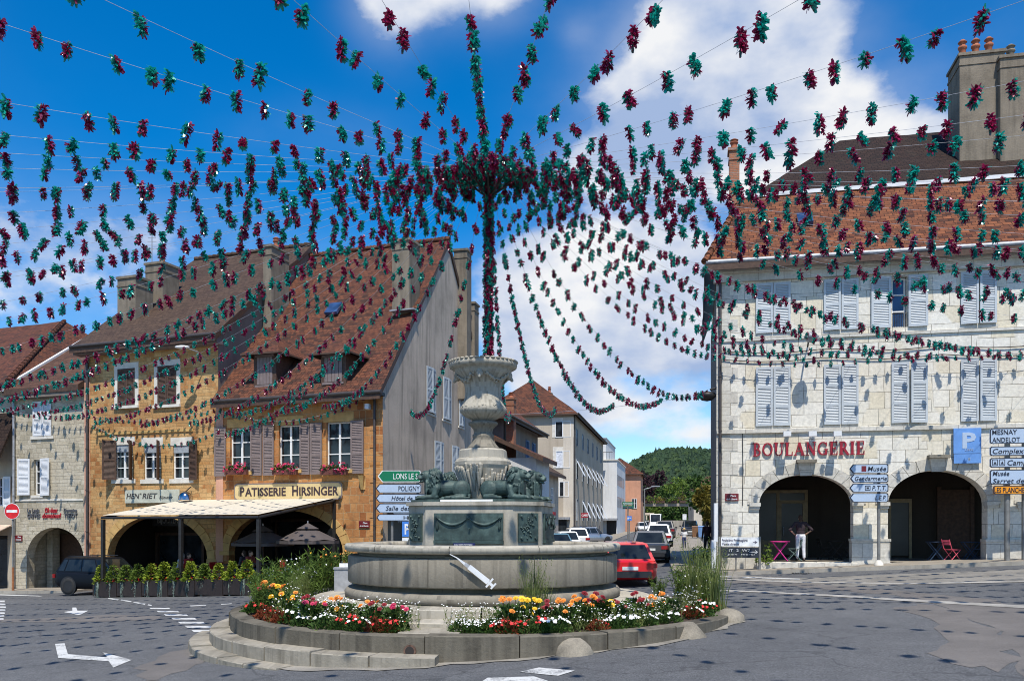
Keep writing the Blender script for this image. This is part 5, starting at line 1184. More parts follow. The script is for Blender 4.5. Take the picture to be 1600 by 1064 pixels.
# ================================================================ FOUNTAIN
FC = Vector((-.647, 19.4, 0)); M_bronze = None
def bronze_mat():
    m, nt, b = new_mat('verdigris_bronze'); noise_, ramp, mix, mapping, math_, bump = nodes_kit(nt)
    tc = nt.nodes.new('ShaderNodeTexCoord'); n = noise_(tc.outputs['Object'], 5, 7, .65); g = noise_(mapping(tc.outputs['Object'], (5, 5, .8)), 2, 5)
    c = ramp(n.outputs[0], [(.3, (.022, .036, .033)), (.5, (.050, .082, .074)), (.72, (.10, .155, .138))]); c = mix(math_('MULTIPLY', ramp(g.outputs[0], [(.5, (0, 0, 0)), (.7, (1, 1, 1))]), .45), c, (.035, .05, .048))
    nt.links.new(c, b.inputs['Base Color']); b.inputs['Roughness'].default_value = .6; b.inputs['Metallic'].default_value = .25
    nt.links.new(bump(n.outputs[0], .15, .01), b.inputs['Normal']); return m
M_bronze = bronze_mat()
M_soil = plain('soil', (.06, .042, .028), .95, 0, .5, 3, .6)
def ring_blocks(mb, c, r0, r1, z0, z1, n, a0=0, a1=2*pi, gap=.004, sub=6, jit=0.0, rr=None, skip=()):
    """a ring of separate stone blocks with fine joints"""
    for i in range(n):
        if i in skip: continue
        t0 = a0+(a1-a0)*i/n+gap; t1 = a0+(a1-a0)*(i+1)/n-gap; dz = rr.uniform(-jit, jit) if rr else 0; dr = rr.uniform(-jit, jit) if rr else 0; b = .018
        vs = []; pr = [(r0, z0), (r1+dr, z0), (r1+dr, z1+dz-b), (r1+dr-b, z1+dz), (r0, z1+dz)]
        for j in range(sub+1):
            t = t0+(t1-t0)*j/sub; vs += [(c.x+r*cos(t), c.y+r*sin(t), z) for r, z in pr]
        k = 5; fs = [(j*k+q, (j+1)*k+q, (j+1)*k+(q+1) % k, j*k+(q+1) % k) for j in range(sub) for q in range(k)]
        fs += [tuple(range(k)), tuple(range(sub*k, sub*k+k))[::-1]]
        mb.add(vs, [f[::-1] for f in fs])
def lion(mb, T, seed):
    """couchant lion facing +x; T places it"""
    r = random.Random(seed); l = MB(); E = lambda c, s, ry=0: l.ell(c, s, 14, 10, Matrix.Rotation(ry, 4, 'Y'))
    E((-.10, 0, .25), (.42, .155, .165)); E((.16, 0, .25), (.22, .17, .22), .2)
    for s in (-1, 1):
        E((-.36, s*.11, .21), (.20, .10, .20)); l.cap((-.40, s*.17, .06), (-.14, s*.20, .05), .06, .05); l.ell((-.09, s*.20, .045), (.085, .052, .042))
        l.cap((.14, s*.15, .24), (.20, s*.165, .07), .085, .065); l.cap((.16, s*.165, .06), (.46, s*.125, .05), .062, .052); l.ell((.49, s*.125, .05), (.085, .058, .048))
        for k in (-1, 0, 1): l.cap((.52, s*.125+k*.034, .042), (.575, s*.125+k*.038, .026), .022, .016)
    E((.21, 0, .42), (.165, .175, .225)); E((.26, 0, .28), (.12, .15, .2))          # mane under its locks
    E((.355, 0, .50), (.125, .105, .115)); E((.45, 0, .462), (.095, .07, .055)); l.ell((.525, 0, .485), (.028, .032, .024)); E((.435, 0, .392), (.08, .052, .026), .3)
    for s in (-1, 1): l.ell((.44, s*.055, .545), (.035, .035, .02)); l.ell((.485, s*.04, .448), (.045, .036, .032)); l.ell((.27, s*.125, .60), (.03, .035, .045))
    l.cap((.40, 0, .56), (.50, 0, .505), .04, .028)
    for k in range(210):                         # locks of the mane fall back and down from the face
        d = Vector((r.uniform(-1, .75), r.uniform(-1, 1), r.uniform(-1, 1))).normalized()
        if d.x > .42 and d.z > -.55: continue
        c = Vector((.21+.17*d.x, .185*d.y, .41+.235*d.z)); t = Vector((-.35, d.y*.2, -1)); t = (t-d*t.dot(d)).normalized(); l.cap(c, c+t*r.uniform(.05, .11)+d*.012, .027, .009, 6)
    for k in range(60):
        y = r.uniform(-.14, .14); z = r.uniform(.16, .40); c = Vector((.34+.04*(1-abs(y)/.14), y, z)); l.cap(c, c+Vector((.012, y*.12, -.10)), .027, .009, 6)
    l.cap((-.53, .03, .15), (-.52, .22, .05), .028, .024); l.cap((-.52, .22, .045), (-.24, .27, .04), .024, .022); l.ell((-.19, .27, .045), (.06, .038, .033))
    mb.v += [T @ p for p in l.v]; o = len(mb.v)-len(l.v); mb.f += [[i+o for i in f] for f in l.f]; mb.mi += l.mi; mb.sm += l.sm
def remesh(o, vox, smooth=2):
    m = o.modifiers.new('fuse', 'REMESH'); m.mode = 'VOXEL'; m.voxel_size = vox; m.use_smooth_shade = True
    if smooth: s = o.modifiers.new('smooth', 'SMOOTH'); s.factor = .5; s.iterations = smooth
def build_fountain():
    r = random.Random(11); C = FC; root = thing('fountain', C, 'round stone fountain with bronze lions and a tall carved urn in mid square', 'fountain')
    s = MB(); ring_blocks(s, C, 3.0, 3.72, .3, .63, 15, .13, 2*pi+.13, .0035, 5, .004, r); s.build('upper_step', M_fount2, root)
    s = MB(); ring_blocks(s, C, 3.5, 4.35, .1, .46, 17, 0, 2*pi, .0035, 5, .004, r); s.build('lower_step', M_fount2, root)
    s = MB(); s.lathe([(2.0, .6), (2.94, .6), (3.05, .66), (3.06, .76), (3.0, .83), (2.66, .85), (2.66, .97)], C, 96); s.build('plinth_moulding', M_fount, root)
    s = MB(); n = 9
    for i in range(n):                           # tall curved slabs of the basin
        t0, t1 = 2*pi*i/n-1.9+.002, 2*pi*(i+1)/n-1.9-.002; s.lathe([(2.60, .95), (2.97, .955), (2.985, .98), (2.985, 1.50), (2.97, 1.525), (2.70, 1.53)], C, 12, 0, True, t0, t1)
    s.build('basin_wall', M_fount, root)
    s = MB(); n = 11
    for i in range(n):
        t0, t1 = 2*pi*i/n-1.75+.002, 2*pi*(i+1)/n-1.75-.002; s.lathe([(2.74, 1.532), (2.76, 1.56), (2.82, 1.595), (2.97, 1.61), (3.05, 1.635), (3.06, 1.73), (3.03, 1.77), (2.5, 1.775), (2.48, 1.70), (2.48, 1.4)], C, 10, 0, True, t0, t1)
    s.build('basin_rim', M_fount2, root)
    MB().lathe([(2.5, 1.55), (.01, 1.55)], C, 48).build('water', glass('fountain_water', (.02, .035, .03), .03), root)
    # octagonal pedestal
    rot = radians(-10); L, ch = 1.86, .74; h = L/2+ch/sqrt(2); pts = [(-L/2, -h), (L/2, -h), (h, -L/2), (h, L/2), (L/2, h), (-L/2, h), (-h, L/2), (-h, -L/2)]
    R = Matrix.Translation(C) @ Matrix.Rotation(rot, 4, 'Z')
    def octa(mb, k, z0, z1):
        v = [R @ Vector((a*k, b*k, z)) for z in (z0, z1) for a, b in pts]; mb.add(v, [(i, (i+1) % 8, 8+(i+1) % 8, 8+i) for i in range(8)]+[tuple(range(8, 16)), tuple(range(8))[::-1]])
    p = MB(); octa(p, 1.0, 1.3, 2.58); p.build('pedestal', M_fount2, root)
    p = MB(); octa(p, 1.035, 2.583, 2.66); p.build('pedestal_cap', M_fount2, root)
    p = MB(); octa(p, .97, 2.663, 2.715); p.build('lion_base', M_bronze, root)
    # bronze panels on the faces
    for i in range(8):
        a = Vector((*pts[i], 0)); b = Vector((*pts[(i+1) % 8], 0)); d = (b-a).normalized(); n_ = Vector((d.y, -d.x, 0)); m = (a+b)/2; big = i % 2 == 0; w = (1.47 if big else .50)/2; z0, z1 = 1.83, 2.42
        if big: z0 = 1.86
        f = lambda x, o, z: R @ (m+d*x+n_*o+Vector((0, 0, z)))
        pb = MB(); pb.hexa([f(x, o, z) for z in (z0, z1) for x, o in ((-w, .05), (w, .05), (w, -.01), (-w, -.01))]); 
        if big: pb.hexa([f(x, o, z) for z in (z0-.07, z0-.004) for x, o in ((-w*1.01, .07), (w*1.01, .07), (w*1.01, -.01), (-w*1.01, -.01))])
        po = pb.build('panel', M_bronze, root); q = MB()
        if big:
            for xx in (-w*.91, 0, w*.91):
                cc = f(xx, .06, z1-.09); nn = (R.to_3x3() @ n_); q.tube([cc, cc+nn*.03], [.045, .035], 12); q.tube([cc+nn*.031, cc+nn*.045], [.018, .012], 8)
            for s0 in (-w*.91, 0):
                P = [f(s0+w*.91*t, .062, z1-.09-.17*4*t*(1-t)*.9) for t in [k/12 for k in range(13)]]; q.tube(P, [.012+.022*sin(pi*k/12) for k in range(13)], 7)
            for xx in (-w*.9, w*.9): q.tube([f(xx, .06, z1-.16), f(xx, .07, z1-.30), f(xx, .06, z0+.2)], [.012, .035, .008], 7)
            cc = f(.03, .05, z0+.24); q.tube([cc, cc+R.to_3x3() @ n_*.06], .014, 6)
            q.build('garland_relief', M_bronze, po)
        else:
            for xx in (-w*.72, w*.72):
                for zz in (z0+.07, z1-.07): cc = f(xx, .05, zz); q.tube([cc, cc+R.to_3x3() @ n_*.03], [.036, .026], 10)
            rr = random.Random(i)
            for k in range(46): q.ell(f(rr.gauss(0, .07), .055, (z0+z1)/2+rr.gauss(0, .10)), rr.uniform(.014, .03), 6, 4)
            q.build('arms_relief', M_bronze, po)
    # blue notice on the pedestal
    a = Vector((*pts[0], 0)); b = Vector((*pts[1], 0)); F = Frame(R @ a, atan2((R @ b-R @ a).y, (R @ b-R @ a).x))
    pl = MB(); pl.fbox(F, .62, 1.08, -.075, -.07, 1.735, 1.80); po = pl.build('notice_plate', plain('navy_enamel', (.01, .012, .09), .3), root); t = MB(); letters(t, F, 'EAU NON POTABLE', .645, 1.055, 1.752, .03, -.076); t.build('lettering', M_sh_w, po)
    # carved shaft with icicle drips
    sh = MB(); oc = lambda prof, k=8, ph=pi/8-.17: sh.lathe(prof, C, k, 0, False, ph, ph+2*pi)
    oc([(.40, 2.7), (.43, 2.78), (.52, 3.1), (.60, 3.42), (.64, 3.5), (.64, 3.58), (.60, 3.64), (.56, 3.66), (.54, 3.83), (.50, 3.865), (.02, 3.87)]); sh.build('shaft', M_fount2, root)
    dr = MB()
    for k in range(150):
        a = r.uniform(0, 2*pi); z = r.uniform(3.1, 3.46); R_ = .38+.27*(z-2.7)/.8; c = Vector((C.x+cos(a)*R_, C.y+sin(a)*R_, z)); ln = r.uniform(.06, .34)
        R2 = .385+.27*(z-ln-2.7)/.8; e = Vector((C.x+cos(a)*R2, C.y+sin(a)*R2, z-ln)); dr.cap(c+Vector((0, 0, .05)), e, r.uniform(.025, .05), .010, 6)
    dr.build('icicle_carving', M_fount2, root)
    nk = MB(); nk.lathe([(.02, 3.872), (.37, 3.875), (.35, 3.91), (.29, 3.98), (.245, 4.06), (.23, 4.12), (.24, 4.14), (.24, 4.19), (.21, 4.21), (.208, 4.25), (.225, 4.32), (.28, 4.38), (.33, 4.42), (.335, 4.46), (.30, 4.48), (.25, 4.5), (.22, 4.52)], C, 40); nk.build('neck', M_fount, root)
    ur = MB(); ur.lathe([(.20, 4.49), (.26, 4.52), (.36, 4.57), (.46, 4.63), (.515, 4.69), (.53, 4.74), (.515, 4.79), (.475, 4.86), (.445, 4.93), (.415, 5.02), (.40, 5.12), (.405, 5.22), (.43, 5.32), (.49, 5.42), (.575, 5.51), (.635, 5.58), (.64, 5.63), (.69, 5.645), (.75, 5.68), (.765, 5.74), (.745, 5.80), (.66, 5.81), (.60, 5.76), (.45, 5.6), (.01, 5.55)], C, 64)
    uo = ur.build('urn', M_fount2, root)
    cv = MB()
    for k in range(40): a = 2*pi*k/40; cv.ell((C.x+cos(a)*.735, C.y+sin(a)*.735, 5.805), (.055, .055, .03), 8, 6)
    cv.build('egg_moulding', M_fount2, uo)
    for k in range(4):
        sw = MB()
        a0 = -pi/2-.1+k*pi/2                           # a head between two fruit swags on each side
        c = Vector((C.x+cos(a0)*.58, C.y+sin(a0)*.58, 5.50)); sw.ell(c, (.08, .08, .1), 10, 8); sw.cap(c, c+Vector((cos(a0)*.07, sin(a0)*.07, -.10)), .055, .035); 
        for s in (-1, 1): sw.cap(c+Vector((-sin(a0)*.06*s, cos(a0)*.06*s, .06)), c+Vector((-sin(a0)*.14*s, cos(a0)*.14*s, .13)), .03, .012)
        for j in range(60):
            t = r.random(); a = a0+.22+t*(pi/2-.44); z = 5.52-.16*sin(pi*t)+r.gauss(0, .018); rad = .515+.85*(z-5.4); sw.ell((C.x+cos(a)*rad, C.y+sin(a)*rad, z), r.uniform(.018, .035), 6, 5)
        for j in range(26): a = a0+.1+r.random()*1.3; sw.ell((C.x+cos(a)*.505, C.y+sin(a)*.505, 4.76+r.gauss(0, .03)), r.uniform(.015, .03), 6, 4)
        sw.build('festoon', M_fount2, uo)
    # four lions
    for k, (x, y, a, hs) in enumerate(((-.74, -.66, 180+4, 1), (.66, -.66, -26, 1), (-.72, .62, 172, 1), (.86, .50, -34, 1))):
        lb = MB(); T = R @ Matrix.Translation((x, y, 2.712)) @ Matrix.Rotation(radians(a)-rot, 4, 'Z') @ Matrix.Scale(1.06, 4); lion(lb, T, k+1); lo = lb.build('lion', M_bronze, root); remesh(lo, .0115, 0)
    # thin white strip lamp at the lions' feet
    sl_ = MB(); f = lambda x, o, z: R @ Vector((x, -h+o, z)); sl_.hexa([f(x, o, z) for z in (2.665, 2.705) for x, o in ((-.62, .03), (.50, .03), (.50, .08), (-.62, .08))]); sl_.build('strip_light', M_frame, root)
build_fountain()
def build_island():
    C = FC; r = random.Random(4); root = thing('planted_island', C, 'round kerbed flower bed island with worn stone steps around the fountain', 'flower bed')
    MB().lathe([(5.15, .28), (4.9, .34), (4.2, .36), (3.0, .3)], C, 72).build('soil', M_soil, root)
    k = MB(); ring_blocks(k, C, 5.1, 5.42, -.6, .37, 22, 0, 2*pi, .002, 5, .018, r); k.build('kerb', M_kerb2, root)
    p = MB(); ring_blocks(p, C, 4.3, 5.105, .1, .385, 1, radians(255.5), radians(267.5), .002, 6); p.build('bed_gap_slab', M_step, root)
    s = MB(); ring_blocks(s, C, 5.38, 5.80, -.7, .08, 8, radians(176), radians(264.5), .003, 5, .015, r); s.build('low_step', M_step, root)
    s = MB(); ring_blocks(s, C, 5.76, 6.2, -.8, -.15, 7, radians(183), radians(239), .003, 5, .015, r); s.build('low_step', M_step, root)
    ap = MB(); vs = []; n = 60
    for i in range(n+1):
        t = radians(170)+radians(215)*i/n; R0 = 5.4; R1 = 5.56+.10*sin(i*.7)+.08*sin(i*1.9)+r.uniform(-.04, .04)+(.5 if i < 27 else 0)
        for R_ in (R0, R1): x, y = C.x+cos(t)*R_, C.y+sin(t)*R_; vs.append((x, y, ground_z(x, y)+.012))
    ap.add(vs, [(2*i, 2*i+1, 2*i+3, 2*i+2) for i in range(n)]); ap.build('mortar_apron', wear('cement_apron', (.24, .22, .185)), root)
    for px in (890, 1075): 
        pass
    for a in (288, 315, 339):                    # rounded guard stones against the kerb
        t = radians(a); c = Vector((C.x+cos(t)*5.40, C.y+sin(t)*5.40, 0)); z = ground_z(c.x, c.y); g = MB(); g.lathe([(.34, z-.1), (.30, z+.03), (.24, z+.14), (.17, z+.22), (.08, z+.265), (.01, z+.27)], (c.x, c.y, 0), 20)
        cm = Vector((C.x, C.y, 0)); g.v = [Vector((p_.x+(noise.noise(p_*4)*.09), p_.y+noise.noise(p_*4+Vector((5, 5, 5)))*.09, p_.z)) for p_ in g.v]; g.build('guard_stone', wear('rough_guard_stone', (.25, .22, .17), .5), root)
    t = radians(259.2); c = Vector((C.x+cos(t)*5.43, C.y+sin(t)*5.43, .13)); nn = Vector((cos(t), sin(t), 0)); d = MB(); d.tube([c-nn*.02, c+nn*.012], .105, 20); do = d.build('drain_plate', plain('rusty_iron', (.12, .07, .05), .8, .2, .6, 14), root)
    d = MB(); d.tube([c+nn*.013, c+nn*.016], .075, 16); d.build('drain_hole', M_void, do)
build_island()
def build_syringe():
    """white syringe cut-out fixed to the basin"""
    dp = 16.42; C = FC; r = thing('syringe', (-.8, dp-.05, 1.3), 'white syringe shaped cut-out fixed on the front of the basin', 'sign')
    def W(px, py, off=0.0):
        X = (px-800)/FPX*16.4; y = C.y-sqrt(3.07**2-(X-C.x)**2)-off; return Vector((X, y, CH-(py-YH)/FPX*y))
    def strip(mb, a, b, w0, w1, th=.02):
        a, b = Vector(a), Vector(b); d = (b-a).normalized(); s = Vector((-d.y, d.x)); q = [a+s*w0, b+s*w1, b-s*w1, a-s*w0]
        fr = [W(p.x, p.y, th) for p in q]; bk = [W(p.x, p.y, 0) for p in q]; mb.hexa(bk[::-1]+fr[::-1])
    b = MB(); strip(b, (733, 885), (763, 909), 4.0, 4.4); b.build('barrel', M_sh_w, r)
    b = MB(); strip(b, (703, 865.5), (714, 871), .55, .8); strip(b, (714, 871), (727, 881), .8, 2.2); b.build('needle', M_sh_w, r)
    b = MB(); strip(b, (726.5, 880.5), (733, 885), 2.6, 2.8); b.build('hub', plain('grey_plastic', (.4, .42, .44), .5), r)
    b = MB(); strip(b, (759.5, 917), (770.5, 903.5), 1.5, 1.5); b.build('flange', M_sh_w, r)
    b = MB(); strip(b, (763, 909), (770, 915), 2.2, 2.2); strip(b, (767, 919.5), (775, 911), 1.4, 1.4); b.build('plunger', M_sh_w, r)
build_syringe()
# ================================================================ SIGNS
M_sblue = plain('pale_sign_face', (.42, .52, .66), .45, 0, .05, 3); M_sgreen = plain('green_sign_face', (.0, .16, .07), .45, 0, .05, 3); M_sorange = plain('orange_sign_face', (.80, .30, .01), .5, 0, .05, 3)
M_ink = plain('sign_ink', (.02, .022, .035), .5); M_swhite = plain('sign_white', (.75, .76, .76), .5); M_post = plain('galvanised_post', (.24, .235, .22), .55, .4, .25, 4); M_pblue = plain('parking_blue', (.05, .20, .62), .45, 0, .12, 3); M_pblue2 = plain('faded_parking_blue', (.13, .30, .66), .5, 0, .12, 3)
M_plaq = plain('plaque_red', (.16, .012, .018), .4); M_cream2 = plain('signboard_cream', (.66, .50, .24), .6, 0, .1, 2); M_hb = plain('weathered_board', (.50, .50, .40), .8, 0, .18, 3)
def arrow_panel(parent, F, x0, x1, y0, y1, m, texts, mt, right=.0, arrow=True, v=0.0, ital=.2, th=.05, size=.5):
    a, b, z0, z1 = F.u(x0, v), F.u(x1, v), F.z((x0+x1)/2, y1, v), F.z((x0+x1)/2, y0, v); zc = (z0+z1)/2; h = z1-z0; c = .04
    if arrow: ol = [(a+c*.6, zc-c*.4), (a+h*.42, z0), (b-c, z0), (b, z0+c), (b, z1-c), (b-c, z1), (a+h*.42, z1), (a+c*.6, zc+c*.4)]
    else: ol = [(a+c, z0), (b-c, z0), (b, z0+c), (b, z1-c), (b-c, z1), (a+c, z1), (a, z1-c), (a, z0+c)]
    mb = MB(); n = len(ol); f = [F.pt(x, v-th, z) for x, z in ol]; k = [F.pt(x, v, z) for x, z in ol]; mb.add(f, [tuple(range(n))]); mb.add(k, [tuple(range(n))[::-1]]); mb.add(f+k, [(i, n+i, n+(i+1) % n, (i+1) % n) for i in range(n)])
    p = mb.build('sign_panel', m, parent); bo = MB(); e = .025
    cx, cz = (a+b)/2, zc; inn = [(x+(e*1.2 if x < cx else -e*1.2), z+(e if z < cz else -e)) for x, z in ol]
    bo.add([F.pt(x, v-th-.003, z) for x, z in ol]+[F.pt(x, v-th-.003, z) for x, z in inn], [(i, (i+1) % n, n+(i+1) % n, n+i) for i in range(n)]); bo.build('border', mt if m != M_sgreen else M_swhite, p)
    t = MB(); L = len(texts)
    for i, (s, q0, q1) in enumerate(texts):
        hh = h*size/L if L > 1 else h*size; zz = z1-h*(i+.5)/L-hh/2 if L > 1 else zc-hh/2
        letters(t, F, s, F.u(q0, v), F.u(q1, v), zz, hh, v-th-.004, 0, ital, .004, 'force', 'L')
    if texts: t.build('lettering', mt, p)
    return p
def pole(parent, c, z0, z1, r=.05, m=None, name='post'): return MB().tube([(c.x, c.y, z0), (c.x, c.y, z1)], r, 10).build(name, m or M_post, parent)
# left finger post beside the gable
F = Frame((-5.6, 35.3), radians(-3)); q = F.pt(F.u(652), .1, 0); S = thing('direction_sign', (q.x, q.y, ground_z(q.x, q.y)), 'finger post with one green and four pale arrow panels left of the lions', 'road sign')
pole(S, q, ground_z(q.x, q.y)-.1, F.z(652, 735), .055); q2 = F.pt(F.u(612), .1, 0); pole(S, q2, ground_z(q2.x, q2.y)-.1, F.z(612, 812), .055)
arrow_panel(S, F, 590, 657.5, 735, 753, M_sgreen, [('LONS LE S', 615, 653)], M_swhite, ital=0); arrow_panel(S, F, 587, 658.5, 756, 770, M_sblue, [('POLIGNY', 623, 656)], M_ink, ital=0, size=.55)
arrow_panel(S, F, 587, 668, 771.5, 785, M_sblue, [('Hôtel de Ville', 612, 664)], M_ink); arrow_panel(S, F, 587, 672, 786.5, 801, M_sblue, [('Salle des Fêtes', 603, 668)], M_ink); arrow_panel(S, F, 588, 668, 803, 813.5, M_sblue, [('H   P', 631, 655)], M_ink, ital=0)
# right finger post
F = Frame((12.9, 29.75), radians(-9)); q = F.pt(F.u(1374.5), .12, 0); gz = ground_z(q.x, q.y)+.13; S = thing('direction_sign', (q.x, q.y, gz), 'grey post with four pale arrow panels in front of the pier between the arches', 'road sign')
pole(S, q, gz, F.z(1374, 728), .055); MB().lathe([(.16, gz), (.14, gz+.08), (.06, gz+.18)], (q.x, q.y, 0), 12).build('post_foot', M_stonew, S)
for y0, y1, x0, s, a, b in ((725, 739.3, 1326, 'Musée', 1355, 1384), (740.6, 754, 1327, 'Gendarmerie', 1335, 1385), (755.2, 769, 1326, 'P.T.T.', 1362, 1384), (770.2, 784.6, 1326, 'L.E.P.', 1367, 1384)): arrow_panel(S, F, x0, 1387.5, y0, y1, M_sblue, [(s, a, b)], M_ink)
pg = MB(); a_, b_ = F.u(1345.5), F.u(1353); pg.fbox(F, a_, b_, -.056, -.052, F.z(1349, 736.5), F.z(1349, 728)); pg.build('pictogram', M_plaq, S)
pg = MB(); a_, b_ = F.u(1351), F.u(1359.5); z0, z1 = F.z(1355, 766), F.z(1355, 758.5); pg.wall(F, rect_pts(a_, b_, z0, z1), [rect_pts(a_+.02, b_-.02, z0+.02, z1-.02)], -.056, 0, .003); pg.fbox(F, a_+.05, b_-.05, -.057, -.053, (z0+z1)/2-.03, (z0+z1)/2+.03); pg.build('pictogram', M_ink, S)
# right edge sign
F = Frame((17.0, 28.9), radians(-9)); q = F.pt(F.u(1576), .12, 0); gz = ground_z(q.x, q.y)+.13; S = thing('direction_sign', (q.x, q.y, gz), 'cluster of pale panels and one orange panel on posts at the right edge', 'road sign')
pole(S, q, gz, F.z(1576, 672), .085); q2 = F.pt(F.u(1603), .12, 0); pole(S, q2, gz, F.z(1603, 672), .085)
arrow_panel(S, F, 1546, 1612, 669, 693, M_sblue, [('MESNAY', 1549.5, 1588), ('ANDELOT', 1549.5, 1592.5)], M_ink, arrow=False, ital=0, size=.62)
arrow_panel(S, F, 1546, 1660, 697, 711.5, M_sblue, [('Complexe Sportif', 1550, 1646)], M_ink, arrow=False, size=.55); arrow_panel(S, F, 1546, 1650, 715, 730, M_sblue, [('Camping', 1573, 1620)], M_ink, arrow=False, size=.55)
arrow_panel(S, F, 1546, 1650, 733.5, 756.5, M_sblue, [('Musée', 1550, 1576), ('Sarret de Grozon', 1550, 1645)], M_ink, arrow=False, size=.62); arrow_panel(S, F, 1551, 1650, 758.5, 772, M_sorange, [('LES PLANCHES', 1553, 1603)], M_ink, arrow=False, ital=0, size=.6)
pg = MB()
for x0, x1 in ((1549.5, 1558), (1560.5, 1569.5)): a_, b_, z0, z1 = F.u(x0), F.u(x1), F.z(1560, 727.5), F.z(1560, 717.5); pg.wall(F, rect_pts(a_, b_, z0, z1), [rect_pts(a_+.02, b_-.02, z0+.02, z1-.02)], -.056, 0, .003); m_ = (a_+b_)/2; pg.add([F.pt(m_-.05, -.056, z0+.05), F.pt(m_+.05, -.056, z0+.05), F.pt(m_, -.056, z1-.06)], [(0, 1, 2)])
pg.build('pictogram', M_ink, S)
# parking panel on the wall
F = FR; S = thing('parking_sign', F.pt(F.u(1510), -.1, F.z(1510, 724)), 'faded blue parking panel high on the bakery wall above the second arch', 'road sign')
a, b, z0, z1 = F.rect(1488.5, 1531, 709.5, 724); p0 = MB().fbox(F, a, b, -.16, -.1, z0, z1).build('lower_panel', M_pblue2, S); t = MB(); letters(t, F, 'gratuit', a+.45, b-.35, z0+.1, .13, -.163); t.build('lettering', M_sblue, p0)
a, b, z0, z1 = F.rect(1488, 1531, 669.5, 708.7); p1 = MB().fbox(F, a, b, -.16, -.1, z0, z1).build('panel', M_pblue2, S); t = MB(); letters(t, F, 'P', a+.28, a+.72, z0+.2, z1-z0-.36, -.163, 0, 0, .035, 'force'); t.build('letter', M_sblue, p1); t = MB(); letters(t, F, 'LIBRE', b-.52, b-.1, z0+.09, .08, -.163); t.build('lettering', M_sblue, p1)
# small parking sign left of the pedestal
F = Frame((-4.6, 33.5), 0); q = F.pt(F.u(636), .05, 0); S = thing('parking_sign', (q.x, q.y, ground_z(q.x, q.y)), 'blue square parking sign with a white letter beside the pedestal', 'road sign'); pole(S, q, ground_z(q.x, q.y)-.1, F.z(636, 815), .04)
a, b, z0, z1 = F.rect(628.5, 644, 814.5, 838); p1 = MB().fbox(F, a, b, -.05, -.01, z0, z1).build('panel', M_pblue, S); t = MB(); letters(t, F, 'P', a+.1, b-.1, z0+.1, z1-z0-.2, -.053, 0, 0, .03, 'force'); t.build('lettering', M_swhite, p1); a, b, z0, z1 = F.rect(628.5, 644, 839.5, 850); MB().fbox(F, a, b, -.05, -.01, z0, z1).build('lower_panel', M_swhite, S)
# no entry
X, Y = (19.3-800)/FPX*42.0, 42.0; gz = ground_z(X, Y); S = thing('no_entry_sign', (X, Y, gz), 'round red no entry sign on a grey pole before the pale stone house', 'road sign'); F = Frame((X, Y), radians(-4)); pole(S, Vector((X, Y+.06, 0)), gz, CH+(YH-785)/FPX*Y, .05); MB().tube([(X, Y+.06, gz), (X, Y+.06, gz+1.3)], .058, 10).build('rusty_foot', plain('rust', (.30, .12, .05), .9, 0, .4, 6), S)
zc = CH+(YH-798.5)/FPX*Y; d = MB(); n = 36
pt = lambda r_, v, a: F.pt(r_*cos(a), v, zc+r_*sin(a))
d.add([pt(.37, -.03, 2*pi*i/n) for i in range(n)], [tuple(range(n))]); d.add([pt(.37, -.03, 2*pi*i/n) for i in range(n)]+[pt(.37, .0, 2*pi*i/n) for i in range(n)], [(i, n+i, n+(i+1) % n, (i+1) % n) for i in range(n)]); d.add([pt(.37, 0, 2*pi*i/n) for i in range(n)], [tuple(range(n))[::-1]]); dd = d.build('disc', plain('sign_red', (.62, .012, .02), .4), S)
rim = MB(); rim.add([pt(.39, -.028, 2*pi*i/n) for i in range(n)]+[pt(.365, -.034, 2*pi*i/n) for i in range(n)], [(i, (i+1) % n, n+(i+1) % n, n+i) for i in range(n)]); rim.build('rim', M_swhite, dd); MB().fbox(F, -.27, .27, -.036, -.031, zc-.065, zc+.065).build('white_bar', M_swhite, dd)
# shop signs
F = FL; a, b, z0, z1 = F.rect(367, 536, 754, 781); S = thing('shop_sign', F.pt((a+b)/2, -.1, z0), 'cream signboard reading PATISSERIE HIRSINGER in dark lettering', 'shop sign')
c = .16; ol = [(a+c, z0), (b-c, z0), (b-c*.3, z0+c*.3), (b, z0+c), (b, z1-c), (b-c*.3, z1-c*.3), (b-c, z1), (a+c, z1), (a+c*.3, z1-c*.3), (a, z1-c), (a, z0+c), (a+c*.3, z0+c*.3)]
mb = MB(); mb.wall(F, ol, [], -.08); n = len(ol); mb.add([F.pt(x, -.08, z) for x, z in ol]+[F.pt(x, 0, z) for x, z in ol], [(i, n+i, n+(i+1) % n, (i+1) % n) for i in range(n)]); bd = mb.build('board', M_cream2, S)
fr = MB(); inn = [(x+(.05 if x < (a+b)/2 else -.05), z+(.05 if z < (z0+z1)/2 else -.05)) for x, z in ol]; fr.add([F.pt(x, -.086, z) for x, z in ol]+[F.pt(x, -.086, z) for x, z in inn], [(i, (i+1) % n, n+(i+1) % n, n+i) for i in range(n)]); fr.build('painted_border', M_wood2, bd)
hz = z1-z0
t = MB(); zb_ = z0+hz*.26; letters(t, F, 'P', F.u(377), F.u(383.5), zb_, hz*.52, -.088, 0, 0, .025, 'force'); letters(t, F, 'ATISSERIE', F.u(384.5), F.u(448), zb_, hz*.47, -.088, 0, 0, .022, 'force'); letters(t, F, 'H', F.u(458), F.u(467), zb_, hz*.55, -.088, 0, 0, .025, 'force'); letters(t, F, 'IRSINGER', F.u(469), F.u(530), zb_, hz*.47, -.088, 0, 0, .022, 'force'); t.build('lettering', plain('brown_ink', (.045, .025, .03), .6), bd)
